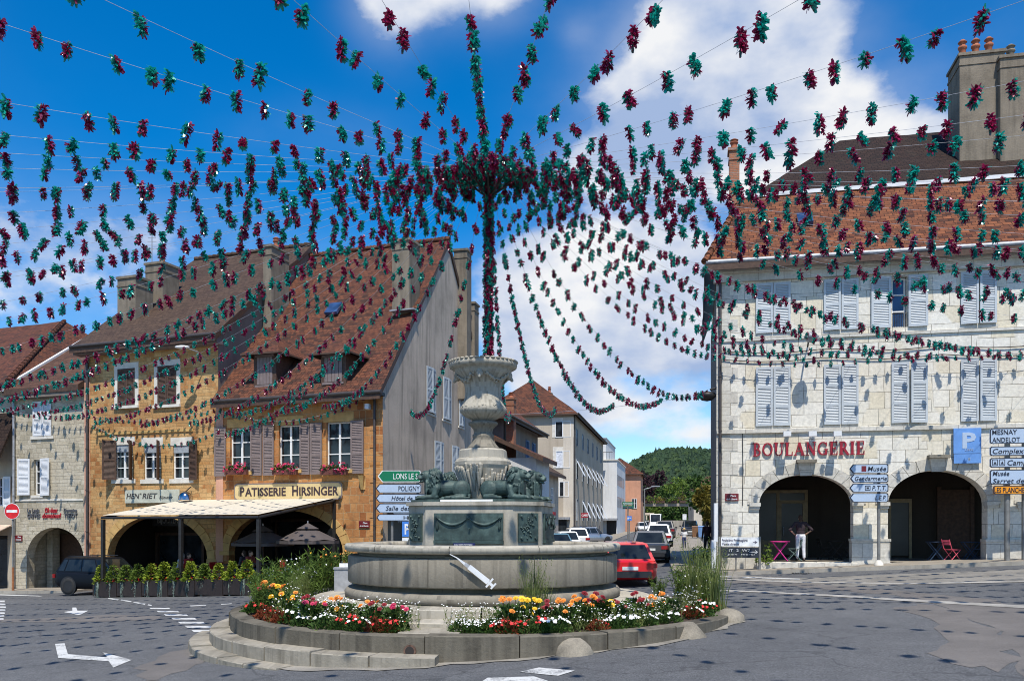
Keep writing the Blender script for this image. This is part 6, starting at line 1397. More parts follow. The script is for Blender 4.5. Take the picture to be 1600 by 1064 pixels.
a, b, z0, z1 = F.rect(197, 282, 765, 785.5); S = thing('shop_sign', F.pt((a+b)/2, -.1, z0), 'weathered grey green board lettered HENRIET Bijoutier over the awning', 'shop sign'); bd = MB().fbox(F, a, b, -.09, -.02, z0, z1).build('board', M_hb, S); hz = z1-z0
t = MB(); letters(t, F, 'HEN', F.u(199.5), F.u(220), z0+hz*.34, hz*.40, -.094, 0, .2, .015, 'force'); letters(t, F, 'RI', F.u(220.8), F.u(224), z0+hz*.62, hz*.14, -.094); letters(t, F, 'RIET', F.u(224.5), F.u(248), z0+hz*.34, hz*.40, -.094, 0, .2, .015, 'force'); letters(t, F, 'Bijoutier', F.u(251), F.u(279), z0+hz*.3, hz*.25, -.094, 0, .3); t.build('lettering', plain('faded_ink', (.06, .055, .05), .7), bd)
def wall_text(F, items, label, m_of, loc, v=-.03):
    S = thing('shop_sign', loc, label, 'shop sign')
    for (s, x0, x1, y0, y1, m, it) in items: t = MB(); letters(t, F, s, F.u(x0), F.u(x1), F.z((x0+x1)/2, y1), F.z((x0+x1)/2, y0)-F.z((x0+x1)/2, y1), v, 0, it, .02, 'force', 'L', th=.02); t.build('lettering', m, S)
    return S
M_gl = plain('grey_letter', (.10, .10, .11), .6); M_rl = plain('red_letter', (.42, .02, .03), .5)
wall_text(F, [('Le Logis', 43.5, 62, 794, 800, M_gl, 0), ('GRIVES', 43.5, 63.5, 802.5, 808.5, M_gl, 0)], 'grey lettering in two lines at the left over the cellar arch', None, F.pt(F.u(53), 0, 3))
wall_text(F, [('Oh deux', 71, 90.5, 793, 800.5, M_rl, .15), ('domaines!', 67, 96, 801.5, 809, M_rl, .15)], 'red lettering Oh deux domaines over the cellar arch', None, F.pt(F.u(81), 0, 3))
wall_text(F, [('Domaine', 100.5, 121, 794, 799.5, M_gl, 0), ('TISSOT', 101, 121.5, 801.5, 808.5, M_gl, 0)], 'grey lettering ending in TISSOT over the cellar arch', None, F.pt(F.u(111), 0, 3))
for F, x0, x1, y0, y1, lab in ((FR, 1133, 1154, 771, 782.5, 'dark red street name plaque on the white corner house'), (FL, 561.5, 578, 813.5, 824, 'dark red street name plaque beside the pastry arch'), (FL, 25, 35.5, 836, 845, 'small red plaque on the pale stone house')):
    a, b, z0, z1 = F.rect(x0, x1, y0, y1); S = thing('name_plaque', F.pt((a+b)/2, -.05, z0), lab, 'plaque'); bd = MB().fbox(F, a, b, -.05, -.01, z0, z1).build('plate', M_plaq, S); h = z1-z0
    t = MB(); letters(t, F, 'Place', a+(b-a)*.4, b-(b-a)*.15, z0+h*.58, h*.25, -.054, 0, 0, .02); letters(t, F, 'de la Liberté', a+(b-a)*.1, b-(b-a)*.1, z0+h*.15, h*.22, -.054, 0, 0, .02, 'force'); t.build('lettering', M_swhite, bd)
# raised serif letters of the bakery
def serif_word(mb, F, word, u0, u1, z0, h, v):
    """drawn capitals: thick stems, thin bars, slab serifs; u runs 0..w in cap heights"""
    T, t_ = .20, .075
    def arc(cx, cz, rx, rz, a0, a1, w0, n=10): return [('p', [(cx+rx*cos(radians(a0+(a1-a0)*i/n)), cz+rz*sin(radians(a0+(a1-a0)*i/n))) for i in range(n+1)], w0)]
    st = lambda x: [('b', x, 0, x+T, 1), ('b', x-.09, 0, x+T+.09, .06), ('b', x-.09, .94, x+T+.09, 1)]
    G = {'B': (.76, st(.12)+arc(.30, .74, .26, .23, -90, 90, .13)+arc(.30, .27, .33, .24, -90, 90, .15)+[('b', .2, .94, .38, 1), ('b', .2, .48, .38, .54), ('b', .2, 0, .38, .06)]),
         'O': (.92, arc(.46, .5, .36, .45, 0, 360, .15, 20)), 'U': (.86, [('b', .10, .3, .30, 1), ('b', .01, .94, .39, 1), ('b', .66, .3, .73, 1), ('b', .55, .94, .85, 1)]+arc(.42, .34, .26, .30, 180, 360, .12)),
         'L': (.72, st(.12)+[('b', .3, 0, .68, .07), ('b', .62, 0, .68, .3)]), 'A': (.90, [('p', [(.12, .02), (.44, .97)], .08), ('p', [(.76, .02), (.44, .97)], .2), ('b', .25, .3, .64, .37), ('b', .0, 0, .26, .06), ('b', .58, 0, .93, .06)]),
         'N': (.92, [('b', .14, 0, .21, 1), ('b', .72, 0, .79, 1), ('p', [(.18, .93), (.75, .06)], .2), ('b', .02, 0, .33, .06), ('b', .02, .94, .26, 1), ('b', .6, .94, .9, 1)]), 'G': (.92, arc(.48, .5, .36, .45, 50, 320, .15, 18)+[('b', .66, .02, .82, .42), ('b', .56, .40, .92, .46), ('b', .74, .66, .8, .96)]),
         'E': (.74, st(.12)+[('b', .3, .93, .66, 1), ('b', .6, .7, .66, 1), ('b', .3, .46, .54, .53), ('b', .49, .38, .54, .62), ('b', .3, 0, .7, .07), ('b', .64, 0, .7, .3)]), 'R': (.84, st(.12)+arc(.30, .73, .28, .24, -90, 90, .14)+[('b', .2, .94, .38, 1), ('b', .2, .46, .4, .52), ('p', [(.42, .48), (.76, .02)], .19), ('b', .66, 0, .88, .06)]), 'I': (.44, st(.12))}
    tot = sum(G[c][0]+.05 for c in word); k = (u1-u0)/tot; x = u0; j = 0
    for c in word:
        w, prims = G[c]
        for p in prims:
            vv = v-.0015*(j % 7); j += 1
            if p[0] == 'b': mb.fbox(F, x+p[1]*k, x+p[3]*k, vv, v+.05, z0+p[2]*h, z0+p[4]*h)
            else:
                P, wd = p[1], p[2]; n = len(P); L_, R_ = [], []
                for i in range(n):
                    dx = P[min(i+1, n-1)][0]-P[max(i-1, 0)][0]; dz = P[min(i+1, n-1)][1]-P[max(i-1, 0)][1]; l = hypot(dx, dz); ww = wd*(.45+.55*abs(dz)/l) if n > 2 else wd
                    L_.append((P[i][0]-dz/l*ww/2, P[i][1]+dx/l*ww/2)); R_.append((P[i][0]+dz/l*ww/2, P[i][1]-dx/l*ww/2))
                for i in range(n-1):
                    q = [R_[i], R_[i+1], L_[i+1], L_[i]]; mb.hexa([F.pt(x+a*k, v+.05, z0+b*h) for a, b in q]+[F.pt(x+a*k, vv, z0+b*h) for a, b in q])
        x += (w+.05)*k
F = FR; a, b = F.u(1175.5), F.u(1352); z0 = F.z(1264, 711.5); hh = F.z(1264, 690.5)-z0; S = thing('shop_sign', F.pt((a+b)/2, 0, z0), 'dark red raised serif letters BOULANGERIE above the first arch', 'shop sign')
for i, (x, dz) in enumerate(((0, 0),)):
    mb = MB(); serif_word(mb, F, 'BOULANGERIE', a, b, z0, hh, -.07); mb.build('lettering', plain('crimson_enamel', (.30, .010, .026), .45), S)
# info boards at the corner
F = Frame(FR.pt(0, -1.0, 0), radians(-12)); a, b, z0, z1 = F.rect(1126.5, 1185.5, 839, 853); q = F.pt(a, 0, 0); gz = ground_z(q.x, q.y)+.1; S = thing('notice_board', F.pt((a+b)/2, 0, gz), 'white farm shop panel with an arrow above a chalkboard on two posts', 'sign')
for u in (F.u(1124), F.u(1187)): c = F.pt(u, .02, 0); pole(S, c, gz-.1, F.z(1150, 838), .045)
c = F.pt(F.u(1150), .03, 0); pole(S, c, gz-.1, F.z(1150, 866), .025)
bd = MB().fbox(F, a, b, -.04, -.005, z0, z1).build('panel', M_swhite, S); h = z1-z0; t = MB(); letters(t, F, 'Fruitière Fromagère', F.u(1128), F.u(1168), z0+h*.55, h*.26, -.044, 0, 0, .015, 'force'); letters(t, F, 'Vente directe', F.u(1128), F.u(1154.5), z0+h*.14, h*.24, -.044, 0, 0, .015, 'force'); ua_, ub_ = F.u(1176.5), F.u(1182); zc = z0+h*.45; t.fbox(F, ua_, ub_, -.046, -.041, zc-.012, zc+.012); t.add([F.pt(ub_+.03, -.046, zc), F.pt(ub_-.06, -.046, zc+.06), F.pt(ub_-.06, -.046, zc-.06)], [(0, 1, 2)]); t.build('lettering', plain('grey_ink', (.16, .15, .19), .6), bd)
a, b, z0, z1 = F.rect(1127, 1185.5, 854.5, 871); bd = MB().fbox(F, a, b, -.035, -.005, z0, z1).build('chalkboard', plain('chalkboard_black', (.015, .022, .035), .7), S); t = MB(); h = z1-z0
letters(t, F, 'IT  2  W7', F.u(1139), F.u(1172), z0+h*.58, h*.25, -.04, 0, 0, -.01, 'force'); letters(t, F, 'pain  merci', F.u(1137), F.u(1179), z0+h*.25, h*.18, -.04, 0, .1, -.01, 'force'); t.tube([F.pt(F.u(1171), -.042, z0+h*.55), F.pt(F.u(1183), -.042, z0+h*.55)], .012, 5); t.tube([F.pt(F.u(1180), -.042, z0+h*.7), F.pt(F.u(1183.5), -.042, z0+h*.55), F.pt(F.u(1180.5), -.042, z0+h*.4)], .012, 5); t.build('chalk_marks', M_swhite, bd)
q = F.pt(F.u(1116), 0, 0); S = thing('marker_post', (q.x, q.y, ground_z(q.x, q.y)+.1), 'slim white painted post at the corner of the white house', 'post'); gz = ground_z(q.x, q.y); MB().box((q.x+.05, q.y, (gz+CH+(YH-786)/FPX*q.y)/2+.6), (.12, .12, CH+(YH-786)/FPX*q.y-gz-1.2)).build('upper_post', M_sh_w, S); MB().box((q.x-.03, q.y-.02, gz+.62), (.15, .15, 1.25)).build('foot', M_sh_w, S)
# street signs far away
def flat_sign(px, py0, py1, wpx, Y, m, label, txt=None, mt=None, base=None):
    X = (px-800)/FPX*Y; F = Frame((X, Y), radians(-6)); w = wpx/FPX*Y/2; z0, z1 = CH+(YH-py1)/FPX*Y, CH+(YH-py0)/FPX*Y; S = thing('street_sign', (X, Y, ground_z(X, Y)), label, 'road sign'); p = MB().fbox(F, -w, w, -.06, -.02, z0, z1).build('panel', m, S)
    if base is None: pole(S, Vector((X, Y+.03, 0)), ground_z(X, Y)-.1, z1, .05)
    if txt: t = MB(); letters(t, F, txt, -w*.85, w*.85, z0+(z1-z0)*.3, (z1-z0)*.4, -.064, 0, 0, .02, 'force'); t.build('lettering', mt or M_swhite, p)
    return S
flat_sign(913.5, 801, 808.5, 11, 72, plain('shop_red', (.3, .02, .03), .5), 'small red shop sign on the beige tenement', 'CAFE', base=1)
flat_sign(981, 784, 789, 17, 88, M_sgreen, 'upper green direction panel in the street', 'PONTARLIER'); flat_sign(981.5, 790, 795, 17, 88.3, M_sgreen, 'lower green direction panel in the street', 'CHAMPAGNOLE'); flat_sign(983.5, 806, 813, 7, 86, M_pblue, 'small blue parking sign in the street', 'P'); flat_sign(1069.5, 803, 812, 6, 90, M_swhite, 'small white prohibition sign by the right pavement')
q = (979.5-800)/FPX*87
# ================================================================ LAMPS
def wall_lamp(F, px, py, label, ln=.9, kind='street_lamp'):
    u, z = F.u(px), F.z(px, py); S = thing(kind, F.pt(u, -.05, z), label, 'street lamp'); MB().tube([F.pt(u, 0, z-.25), F.pt(u, -.35, z), F.pt(u, -ln, z+.05)], .03, 6).build('bracket', M_dark, S); b = MB(); c = F.pt(u, -ln, z-.05); b.lathe([(.03, .12), (.14, .08), (.26, -.04), (.24, -.1), (.15, -.22), (.02, -.26)], c, 14); b.build('lantern', M_zinc, S); return S
wall_lamp(FR, 1262, 531, 'grey bracket lantern between the upper windows of the bakery', 1.0)
S = thing('street_lamp', FR.pt(-.1, .1, 7), 'dark bowl shaped street lamp at the corner of the white house', 'street lamp'); z = CH+(YH-618)/FPX*32; MB().tube([FR.pt(0, .15, z+.3), FR.pt(-.25, .15, z+.25)], .04, 6).build('bracket', M_dark, S); MB().lathe([(.02, .2), (.3, .12), (.34, 0), (.2, -.14), (.02, -.18)], FR.pt(-.35, .15, z), 16).build('lantern', M_dark, S)
u = FL.u(322); z = FL.z(322, 553); S = thing('street_lamp', FL.pt(u, -.1, z), 'white street lamp on an arm under the brown eaves', 'street lamp'); MB().tube([FL.pt(u, 0, z-.3), FL.pt(u-.1, -.5, z), FL.pt(u-.35, -1.0, z+.1)], .03, 6).build('bracket', M_zinc, S); e = MB(); e.ell(FL.pt(u-.5, -1.15, z+.12), (.34, .13, .08)); e.build('lamp_head', M_sh_w, S)
for px in (1227, 1266, 1304): u, z = FR.u(px), FR.z(px, 681); S = thing('floodlight', FR.pt(u, 0, z), {1227: 'left floodlight over the red bakery letters', 1266: 'middle floodlight over the red bakery letters', 1304: 'right floodlight over the red bakery letters'}[px], 'floodlight', 'floodlights above the bakery letters'); MB().tube([FR.pt(u, -.02, z), FR.pt(u, -.55, z+.05)], .018, 6).build('arm', M_dark, S); MB().fbox(FR, u-.13, u+.13, -.75, -.5, z-.08, z+.1).build('lamp_housing', M_sh_w, S)
u, z = FL.u(300), FL.z(300, 781); S = thing('dome_mirror', FL.pt(u, -.2, z), 'shiny domed reflector standing above the awning', 'reflector'); d = MB(); d.lathe([(.33, 0), (.31, .16), (.23, .29), (.12, .36), (.01, .38)], FL.pt(u, -.5, z), 20); d.build('dome', plain('chrome', (.5, .5, .52), .12, 1), S); MB().tube([FL.pt(u, -.5, z+.37), FL.pt(u, -.1, z+.6)], .025, 6).build('bracket', M_dark, S)
X, Y = (1007-800)/FPX*95, 95; S = thing('street_lamp', (X, Y, ground_z(X, Y)), 'distant double headed street lamp before the footbridge', 'street lamp'); z = CH+(YH-764)/FPX*Y; pole(S, Vector((X, Y, 0)), ground_z(X, Y), z, .07); a = MB(); a.tube([(X, Y, z), (X+1.2, Y, z+.3)], .04, 5); a.box((X+1.2, Y, z+.32), (.9, .3, .12)); a.build('arm', M_zinc, S)
# ================================================================ PEOPLE
M_skin = plain('skin', (.50, .30, .21), .6, 0, .06, 3)
def person(loc, yaw, pose, h, top, bottom, hair, label, sleeves=.5, hat=None, vox=.014):
    r = thing('person', loc, label, 'person', None, yaw); k = h/1.70; V = lambda *p: Vector(p)*k
    sit = pose == 'sit'; hz = .92 if not sit else .50
    hip = [V(0, s*.09, hz) for s in (-1, 1)]
    if sit: kne = [V(.42, s*.11, .50) for s in (-1, 1)]; ank = [V(.40, s*.11, .09) for s in (-1, 1)]
    elif pose == 'walk': kne = [V(.14, -.09, .50), V(-.02, .09, .48)]; ank = [V(.16, -.09, .09), V(-.24, .09, .14)]
    else: kne = [V(.02, s*.11, .49) for s in (-1, 1)]; ank = [V(-.01, s*.125, .08) for s in (-1, 1)]
    dz = hz-.92; lean = .0 if pose != 'sit' else .03; sh = [V(lean, s*.185, 1.41+dz) for s in (-1, 1)]
    if pose == 'akimbo': elb = [V(-.07, s*.40, 1.17) for s in (-1, 1)]; wri = [V(.06, s*.235, 1.02) for s in (-1, 1)]; fing = [V(.09, -s*.07, -.05) for s in (-1, 1)]
    elif sit: elb = [V(.08, s*.25, 1.14+dz) for s in (-1, 1)]; wri = [V(.30, s*.16, 1.10+dz) for s in (-1, 1)]; fing = [V(.11, 0, -.01)]*2
    elif pose == 'walk': elb = [V(-.08, -.23, 1.14), V(.06, .23, 1.14)]; wri = [V(-.02, -.25, .90), V(.18, .24, .93)]; fing = [V(.03, 0, -.11)]*2
    else: elb = [V(-.02, s*.24, 1.13) for s in (-1, 1)]; wri = [V(.05, s*.25, .87) for s in (-1, 1)]; fing = [V(.02, 0, -.12)]*2
    b = MB(); hd = V(lean+.03, 0, 1.60+dz)
    b.ell(hd, (.095*k, .075*k, .115*k)); b.ell(hd+V(.075, 0, -.045), (.035*k, .045*k, .05*k)); b.ell(hd+V(.10, 0, -.005), (.022*k, .014*k, .022*k), 8, 6)
    for s in (-1, 1): b.ell(hd+V(-.005, s*.077, -.005), (.02*k, .012*k, .03*k), 8, 6)
    b.cap(V(lean, 0, 1.40+dz), hd+V(-.02, 0, -.06), .055*k, .05*k)
    b.ell(V(lean*.6, 0, 1.24+dz), (.115*k, .165*k, .21*k)); b.ell(V(0, 0, hz+.06), (.11*k, .15*k, .15*k)); b.cap(sh[0], sh[1], .06*k, .06*k)
    for i in (0, 1):
        b.cap(hip[i], kne[i], .08*k, .055*k); b.cap(kne[i], ank[i], .052*k, .036*k); b.cap(ank[i]+V(-.04, 0, -.045), ank[i]+V(.15, 0, -.05), .036*k, .03*k)
        b.cap(sh[i], elb[i], .048*k, .038*k); b.cap(elb[i], wri[i], .037*k, .026*k); f = fing[i]; pal = wri[i]+f*.5; b.cap(wri[i], pal, .028*k, .032*k); sd_ = f.cross(Vector((0, 0, 1))); sd_ = sd_.normalized() if sd_.length > .01 else Vector((1, 0, 0))
        for j in range(4): o = sd_*(j-1.5)*.018*k; b.cap(pal+o, pal+o+f*(.62-.06*abs(j-1.4)), .010*k, .008*k, 6)
        b.cap(wri[i]+f*.2, wri[i]+f*.55+sd_*.045*k, .012*k, .009*k, 6)
    bo = b.build('body', M_skin, r); remesh(bo, vox*k)
    s = MB(); s.ell(V(lean*.6, 0, 1.24+dz), (.13*k, .182*k, .22*k)); s.cap(sh[0], sh[1], .075*k, .075*k); s.ell(V(0, 0, hz+.14), (.122*k, .162*k, .15*k))
    for i in (0, 1):
        s.cap(sh[i], sh[i].lerp(elb[i], min(1, sleeves*2)), .066*k, .056*k)
        if sleeves > .5: s.cap(elb[i], elb[i].lerp(wri[i], (sleeves-.5)*2), .052*k, .042*k)
    so_ = s.build('shirt', top, r); remesh(so_, .016*k)
    t = MB(); t.ell(V(0, 0, hz+.03), (.118*k, .16*k, .15*k))
    for i in (0, 1): t.cap(hip[i], kne[i], .098*k, .072*k); t.cap(kne[i], kne[i].lerp(ank[i], .88), .07*k, .058*k)
    to = t.build('trousers', bottom, r); remesh(to, .016*k)
    sh_ = MB()
    for i in (0, 1): sh_.cap(ank[i]+V(-.045, 0, -.045), ank[i]+V(.16, 0, -.052), .042*k, .036*k)
    sh_.build('shoes', M_plast, r)
    hr = MB(); hr.ell(hd+V(-.018, 0, .028), (.098*k, .085*k, .105*k)); hr.ell(hd+V(-.055, 0, -.04), (.06*k, .075*k, .09*k)); hr.build('hair', hair, r)
    if hat: h_ = MB(); h_.lathe([(.19*k, .07*k), (.195*k, .08*k), (.10*k, .095*k), (.095*k, .17*k), (.06*k, .2*k), (.005, .205*k)], hd, 18); h_.build('hat', hat, r)
    return r
def cl(n, c): return plain(n, c, .85, 0, .2, 8)
hb_, hg = cl('brown_hair', (.05, .028, .016)), cl('grey_hair', (.3, .29, .28))
q = FR.pt(FR.u(1251, 1.0), 1.0, .82); person(q, radians(82), 'akimbo', 1.68, cl('dark_patterned_shirt', (.03, .018, .024)), cl('white_trousers', (.72, .72, .76)), hb_, 'person in white trousers with hands on hips in the bakery arch', .5)
q = gpt(1069, 860, .1); person(q, ST+pi, 'walk', 1.25, cl('white_tshirt', (.65, .65, .66)), cl('navy_shorts', (.03, .04, .10)), hb_, 'small person in a straw hat walking on the pavement', .4, cl('straw', (.5, .35, .14)))
q = gpt(1105, 872, .13); person(q, ST+.4, 'stand', 1.68, cl('maroon_jacket', (.05, .012, .014)), cl('black_trousers', (.015, .014, .016)), hb_, 'person in a dark maroon jacket by the shaded corner wall', 1.0)
# ================================================================ FURNITURE
M_pink2 = plain('magenta_paint', (.70, .04, .28), .45); M_coral = plain('coral_paint', (.72, .10, .16), .45); M_grn = plain('sage_paint', (.12, .18, .16), .5); M_dblue = plain('dark_blue_paint', (.02, .05, .11), .5)
def bistro_table(p, yaw, m, label, h=.72, R=.34, group=None):
    r = thing('bistro_table', p, label, 'table', group, yaw); MB().lathe([(.01, h-.02), (R, h-.02), (R+.01, h-.01), (R, h+.005), (.01, h+.005)], (0, 0, 0), 24).build('table_top', m, r)
    for s in (-1, 1):
        b = MB()
        for y in (-.2, .2): b.tube([(s*-.26, y*.95+.012*s, 0), (s*.26, y*.95+.012*s, h-.03)], .018, 6)
        b.tube([(-s*.26, -.2, .02), (-s*.26, .2, .02)], .012, 6); b.build('cross_legs', m, r)
    return r
def folding_chair(p, yaw, m, label, group=None):
    r = thing('folding_chair', p, label, 'chair', group, yaw); s = MB()
    for i in range(5): s.box((-.16+i*.08, 0, .45), (.066, .38, .016))
    s.build('seat', m, r); b = MB()
    for z in (.66, .76): b.box((-.27+(.66-z)*.2, 0, z), (.016, .38, .075))
    b.build('backrest', m, r); f = MB(); g = MB()
    for y in (-.19, .19): f.tube([(.25, y, 0), (-.20, y, .5), (-.30, y, .82)], .013, 6); g.tube([(-.28, y*.9, 0), (.2, y*.9, .45)], .013, 6)
    g.tube([(-.26, -.17, .04), (-.26, .17, .04)], .01, 6); f.tube([(.23, -.19, .04), (.23, .19, .04)], .01, 6); f.build('back_frame', m, r); g.build('front_frame', m, r); return r
P = lambda px, v: FR.pt(FR.u(px, v), v, .82)
bistro_table(P(1218.5, .75), radians(-12), M_pink2, 'magenta folding bistro table in the first arch', R=.36); folding_chair(P(1240, .85), radians(170), M_grn, 'grey green folding chair beside the magenta table')
folding_chair(P(1488, .75), radians(-15+30), M_coral, 'coral pink folding chair in the second arch'); bistro_table(P(1462, 1.6), radians(-12), M_dblue, 'dark blue bistro table left of the coral chair'); bistro_table(P(1516, 1.5), radians(-12), M_dblue, 'dark blue bistro table right of the coral chair'); folding_chair(P(1532, 1.3), radians(200), M_dblue, 'dark blue folding chair by the right jamb of the second arch')
bistro_table(P(1306, 2.2), radians(-12), M_dark, 'black bistro table deep in the first arch'); folding_chair(P(1290, 2.3), radians(0), M_dark, 'black folding chair deep in the first arch'); folding_chair(P(1322, 2.4), radians(190), M_dark, 'black folding chair at the right of the first arch')
# terrace: awning, parasols, tables, guests
A0, A1, B0, B1 = Vector((-17.0, 35.8, 2.5)), Vector((-9.5, 32.4, 2.5)), Vector((-15.3, 40.1, 3.25)), Vector((-7.66, 37.3, 3.25))
S = thing('terrace_awning', ((A0+B1)/2).to_2d().to_3d()+Vector((0, 0, -.6)), 'cream canvas awning on dark posts over the cafe terrace', 'awning')
for a0, a1, b0, b1 in ((A0, A0.lerp(A1, .5), B0, B0.lerp(B1, .5)), (A0.lerp(A1, .5), A1, B0.lerp(B1, .5), B1)):
    c = MB(); n = 10; vs = []
    for i in range(n+1):
        for j in range(n+1): t, w = .008+.984*i/n, j/n; p = a0.lerp(a1, t).lerp(b0.lerp(b1, t), w); vs.append(p-Vector((0, 0, .07*4*t*(1-t)*(4*w*(1-w))-.05)))
    c.add(vs, [(i*(n+1)+j, (i+1)*(n+1)+j, (i+1)*(n+1)+j+1, i*(n+1)+j+1) for i in range(n) for j in range(n)], 0, True); c.build('canvas', M_canvas, S)
b = MB()
for p, q in ((A0, A1), (B0, B1), (A0, B0), (A1, B1), (A0.lerp(A1, .5), B0.lerp(B1, .5))):
    p, q = p-Vector((0, 0, .06)), q-Vector((0, 0, .06)); b.tube([p, q], .06, 6)
b.build('beam', M_dark, S)
for p in (A0.lerp(A1, .01), A0.lerp(A1, .53), A1, B0, B1): MB().box((p.x, p.y, (p.z+ground_z(p.x, p.y))/2-.08), (.13, .13, p.z-ground_z(p.x, p.y)-.1), radians(-22)).build('post', M_dark, S)
def parasol(px, py, Y, w, label):
    X = (px-800)/FPX*Y; gz = ground_z(X, Y); zt = CH+(YH-py)/FPX*Y; gz += .38; r = thing('parasol', (X, Y, gz), label, 'parasol', 'parasols on the terrace'); MB().tube([(X, Y, gz), (X, Y, zt-.02)], .03, 8).build('pole', M_wood, r); R = w/2; zl = zt-.62
    m = MB(); n = 8; top = Vector((X, Y, zt)); ring = [Vector((X+R*cos(2*pi*(i+.5)/n), Y+R*sin(2*pi*(i+.5)/n), zl)) for i in range(n)]; r2 = [top.lerp(p, .3)+Vector((0, 0, -.01)) for p in ring]
    for i in range(n):
        j = (i+1) % n; mid = (ring[i]+ring[j])/2+Vector((0, 0, .05)); m.add([r2[i], ring[i], mid, ring[j], r2[j]], [(0, 1, 2, 3, 4)]); m.add([ring[i], ring[i]-Vector((0, 0, .12)), ring[j]-Vector((0, 0, .12)), ring[j]], [(0, 1, 2, 3)])
    m.build('canopy', plain('taupe_canvas', (.085, .068, .062), .8, 0, .1, 2), r); v = MB(); r3 = [top.lerp(p, .36)+Vector((0, 0, .07)) for p in ring]
    for i in range(n): v.add([top+Vector((0, 0, .09)), r3[i], r3[(i+1) % n]], [(0, 1, 2)])
    v.build('vent_cap', plain('taupe_canvas', (.07, .055, .05), .8), r); MB().tube([(X, Y, zt+.07), (X, Y, zt+.17)], .025, 6).build('finial', M_zinc, r); MB().box((X, Y, gz+.05), (.6, .6, .1)).build('base', M_dark, r)
    rb = MB()
    for p in ring: rb.tube([top+Vector((0, 0, -.06)), p+Vector((0, 0, -.02))], .012, 4)
    rb.build('ribs', M_wood, r)
parasol(411, 824, 35.3, 2.5, 'left of two dark taupe parasols under the pastry arch'); parasol(481, 820, 34.6, 2.5, 'right of two dark taupe parasols under the pastry arch')
TH = .38; dk = [A0.lerp(A1, .17)+Vector((.1, .45, 0)), A1+Vector((.6, .3, 0)), B1+Vector((.2, -.3, 0)), B0.lerp(B1, .12)+Vector((0, .3, 0))]; raised('terrace', dk, TH, plain('dark_decking', (.10, .07, .05), .7), M_dark)
M_rch = plain('red_chair', (.42, .02, .02), .5); k = 0
lab_t = ['dark terrace table nearest the left awning post', 'dark terrace table second from the left post', 'dark terrace table under the middle of the awning', 'dark terrace table near the right arch']
def cafe_chair(p, yaw, label):
    r = thing('cafe_chair', p, label, 'chair', 'red chairs on the terrace', yaw); MB().box((0, 0, .45), (.42, .42, .04)).build('seat', M_rch, r); MB().box((-.2, 0, .7), (.03, .4, .3)).build('backrest', M_rch, r)
    for x in (-.18, .18):
        for y in (-.18, .18): MB().tube([(x, y, 0), (x, y, .44)], .014, 6).build('leg', M_dark, r)
pe = [('white shirt', (.62, .62, .64), hg, 'person in a white shirt seated on the terrace at the left'), ('red_top', (.30, .02, .025), hb_, 'person in a red top seated in the middle of the terrace'), ('dark_top', (.04, .035, .04), hb_, 'person in a dark top seated behind the planters'), ('rust_top', (.22, .04, .03), hb_, 'person in a rust red top at the right terrace table')]
for i, (t, dv) in enumerate(((.27, 1.6), (.46, 1.8), (.65, 1.8), (.86, 1.8))):
    p = A0.lerp(A1, t); p = p+(B0-A0).normalized()*dv; gz = ground_z(p.x, p.y)+TH; p = Vector((p.x, p.y, gz)); d = (A1-A0).normalized()
    tb = thing('cafe_table', p, lab_t[i], 'table', None, radians(-24)); MB().box((0, 0, .73), (.7, .7, .04)).build('table_top', M_dark, tb); MB().tube([(0, 0, .03), (0, 0, .71)], .035, 8).build('pedestal_leg', M_dark, tb); MB().lathe([(.24, 0), (.22, .03), (.03, .05)], (0, 0, 0), 14).build('foot', M_dark, tb)
    for s in (-1, 1):
        c = p+d*s*.75; c.z = ground_z(c.x, c.y)+TH; cafe_chair(c, radians(-24)+(0 if s < 0 else pi), ['red chair left of the %s terrace table', 'red chair right of the %s terrace table'][s > 0] % ['leftmost', 'second', 'third', 'rightmost'][i])
        if s == (1, -1, 1, -1)[i]: person(c, radians(-24)+(0 if s < 0 else pi), 'sit', 1.68, cl(pe[i][0], pe[i][1]), cl('dark_jeans', (.03, .04, .07)), pe[i][2], pe[i][3], .5, vox=.02)
# cabinet, bins, drain
p = Vector((-3.95, 20.3, .3)); S = thing('metal_cabinet', p, 'grey metal service cabinet beside the left end of the basin', 'cabinet', rz=radians(6)); MB().box((0, 0, .42), (.42, .34, .84)).build('body', M_zinc, S); MB().box((0, 0, .86), (.46, .38, .04)).build('lid', M_zinc, S); MB().box((0, -.176, .42), (.36, .01, .74)).build('door', plain('door_grey', (.38, .39, .41), .5, .2), S); MB().box((.05, -.05, .93), (.3, .03, .09)).build('label_plate', M_swhite, S)
for px, m, lab in ((1086, plain('bin_brown', (.22, .11, .05), .6), 'brown wheelie bin on the far right pavement'), (1095.5, plain('bin_blue', (.16, .28, .5), .6), 'blue wheelie bin on the far right pavement')):
    q = gpt(px, 842, .13); S = thing('wheelie_bin', q, lab, 'bin', None, radians(-10)); b = MB(); b.hexa([(x*.8, y*.8, .05) for x, y in ((-.27, -.3), (.27, -.3), (.27, .3), (-.27, .3))]+[(x, y, .95) for x, y in ((-.27, -.3), (.27, -.3), (.27, .3), (-.27, .3))]); b.build('body', m, S); MB().hexa([(-.3, -.33, .955), (.3, -.33, .955), (.3, .33, .955), (-.3, .33, .955), (-.26, -.3, 1.02), (.26, -.3, 1.02), (.26, .3, 1.06), (-.26, .3, 1.06)]).build('lid', m, S)
    for s in (-1, 1): MB().tube([(s*.27, .3, .1), (s*.21, .3, .1)], .1, 12).build('wheel', M_tyre, S)
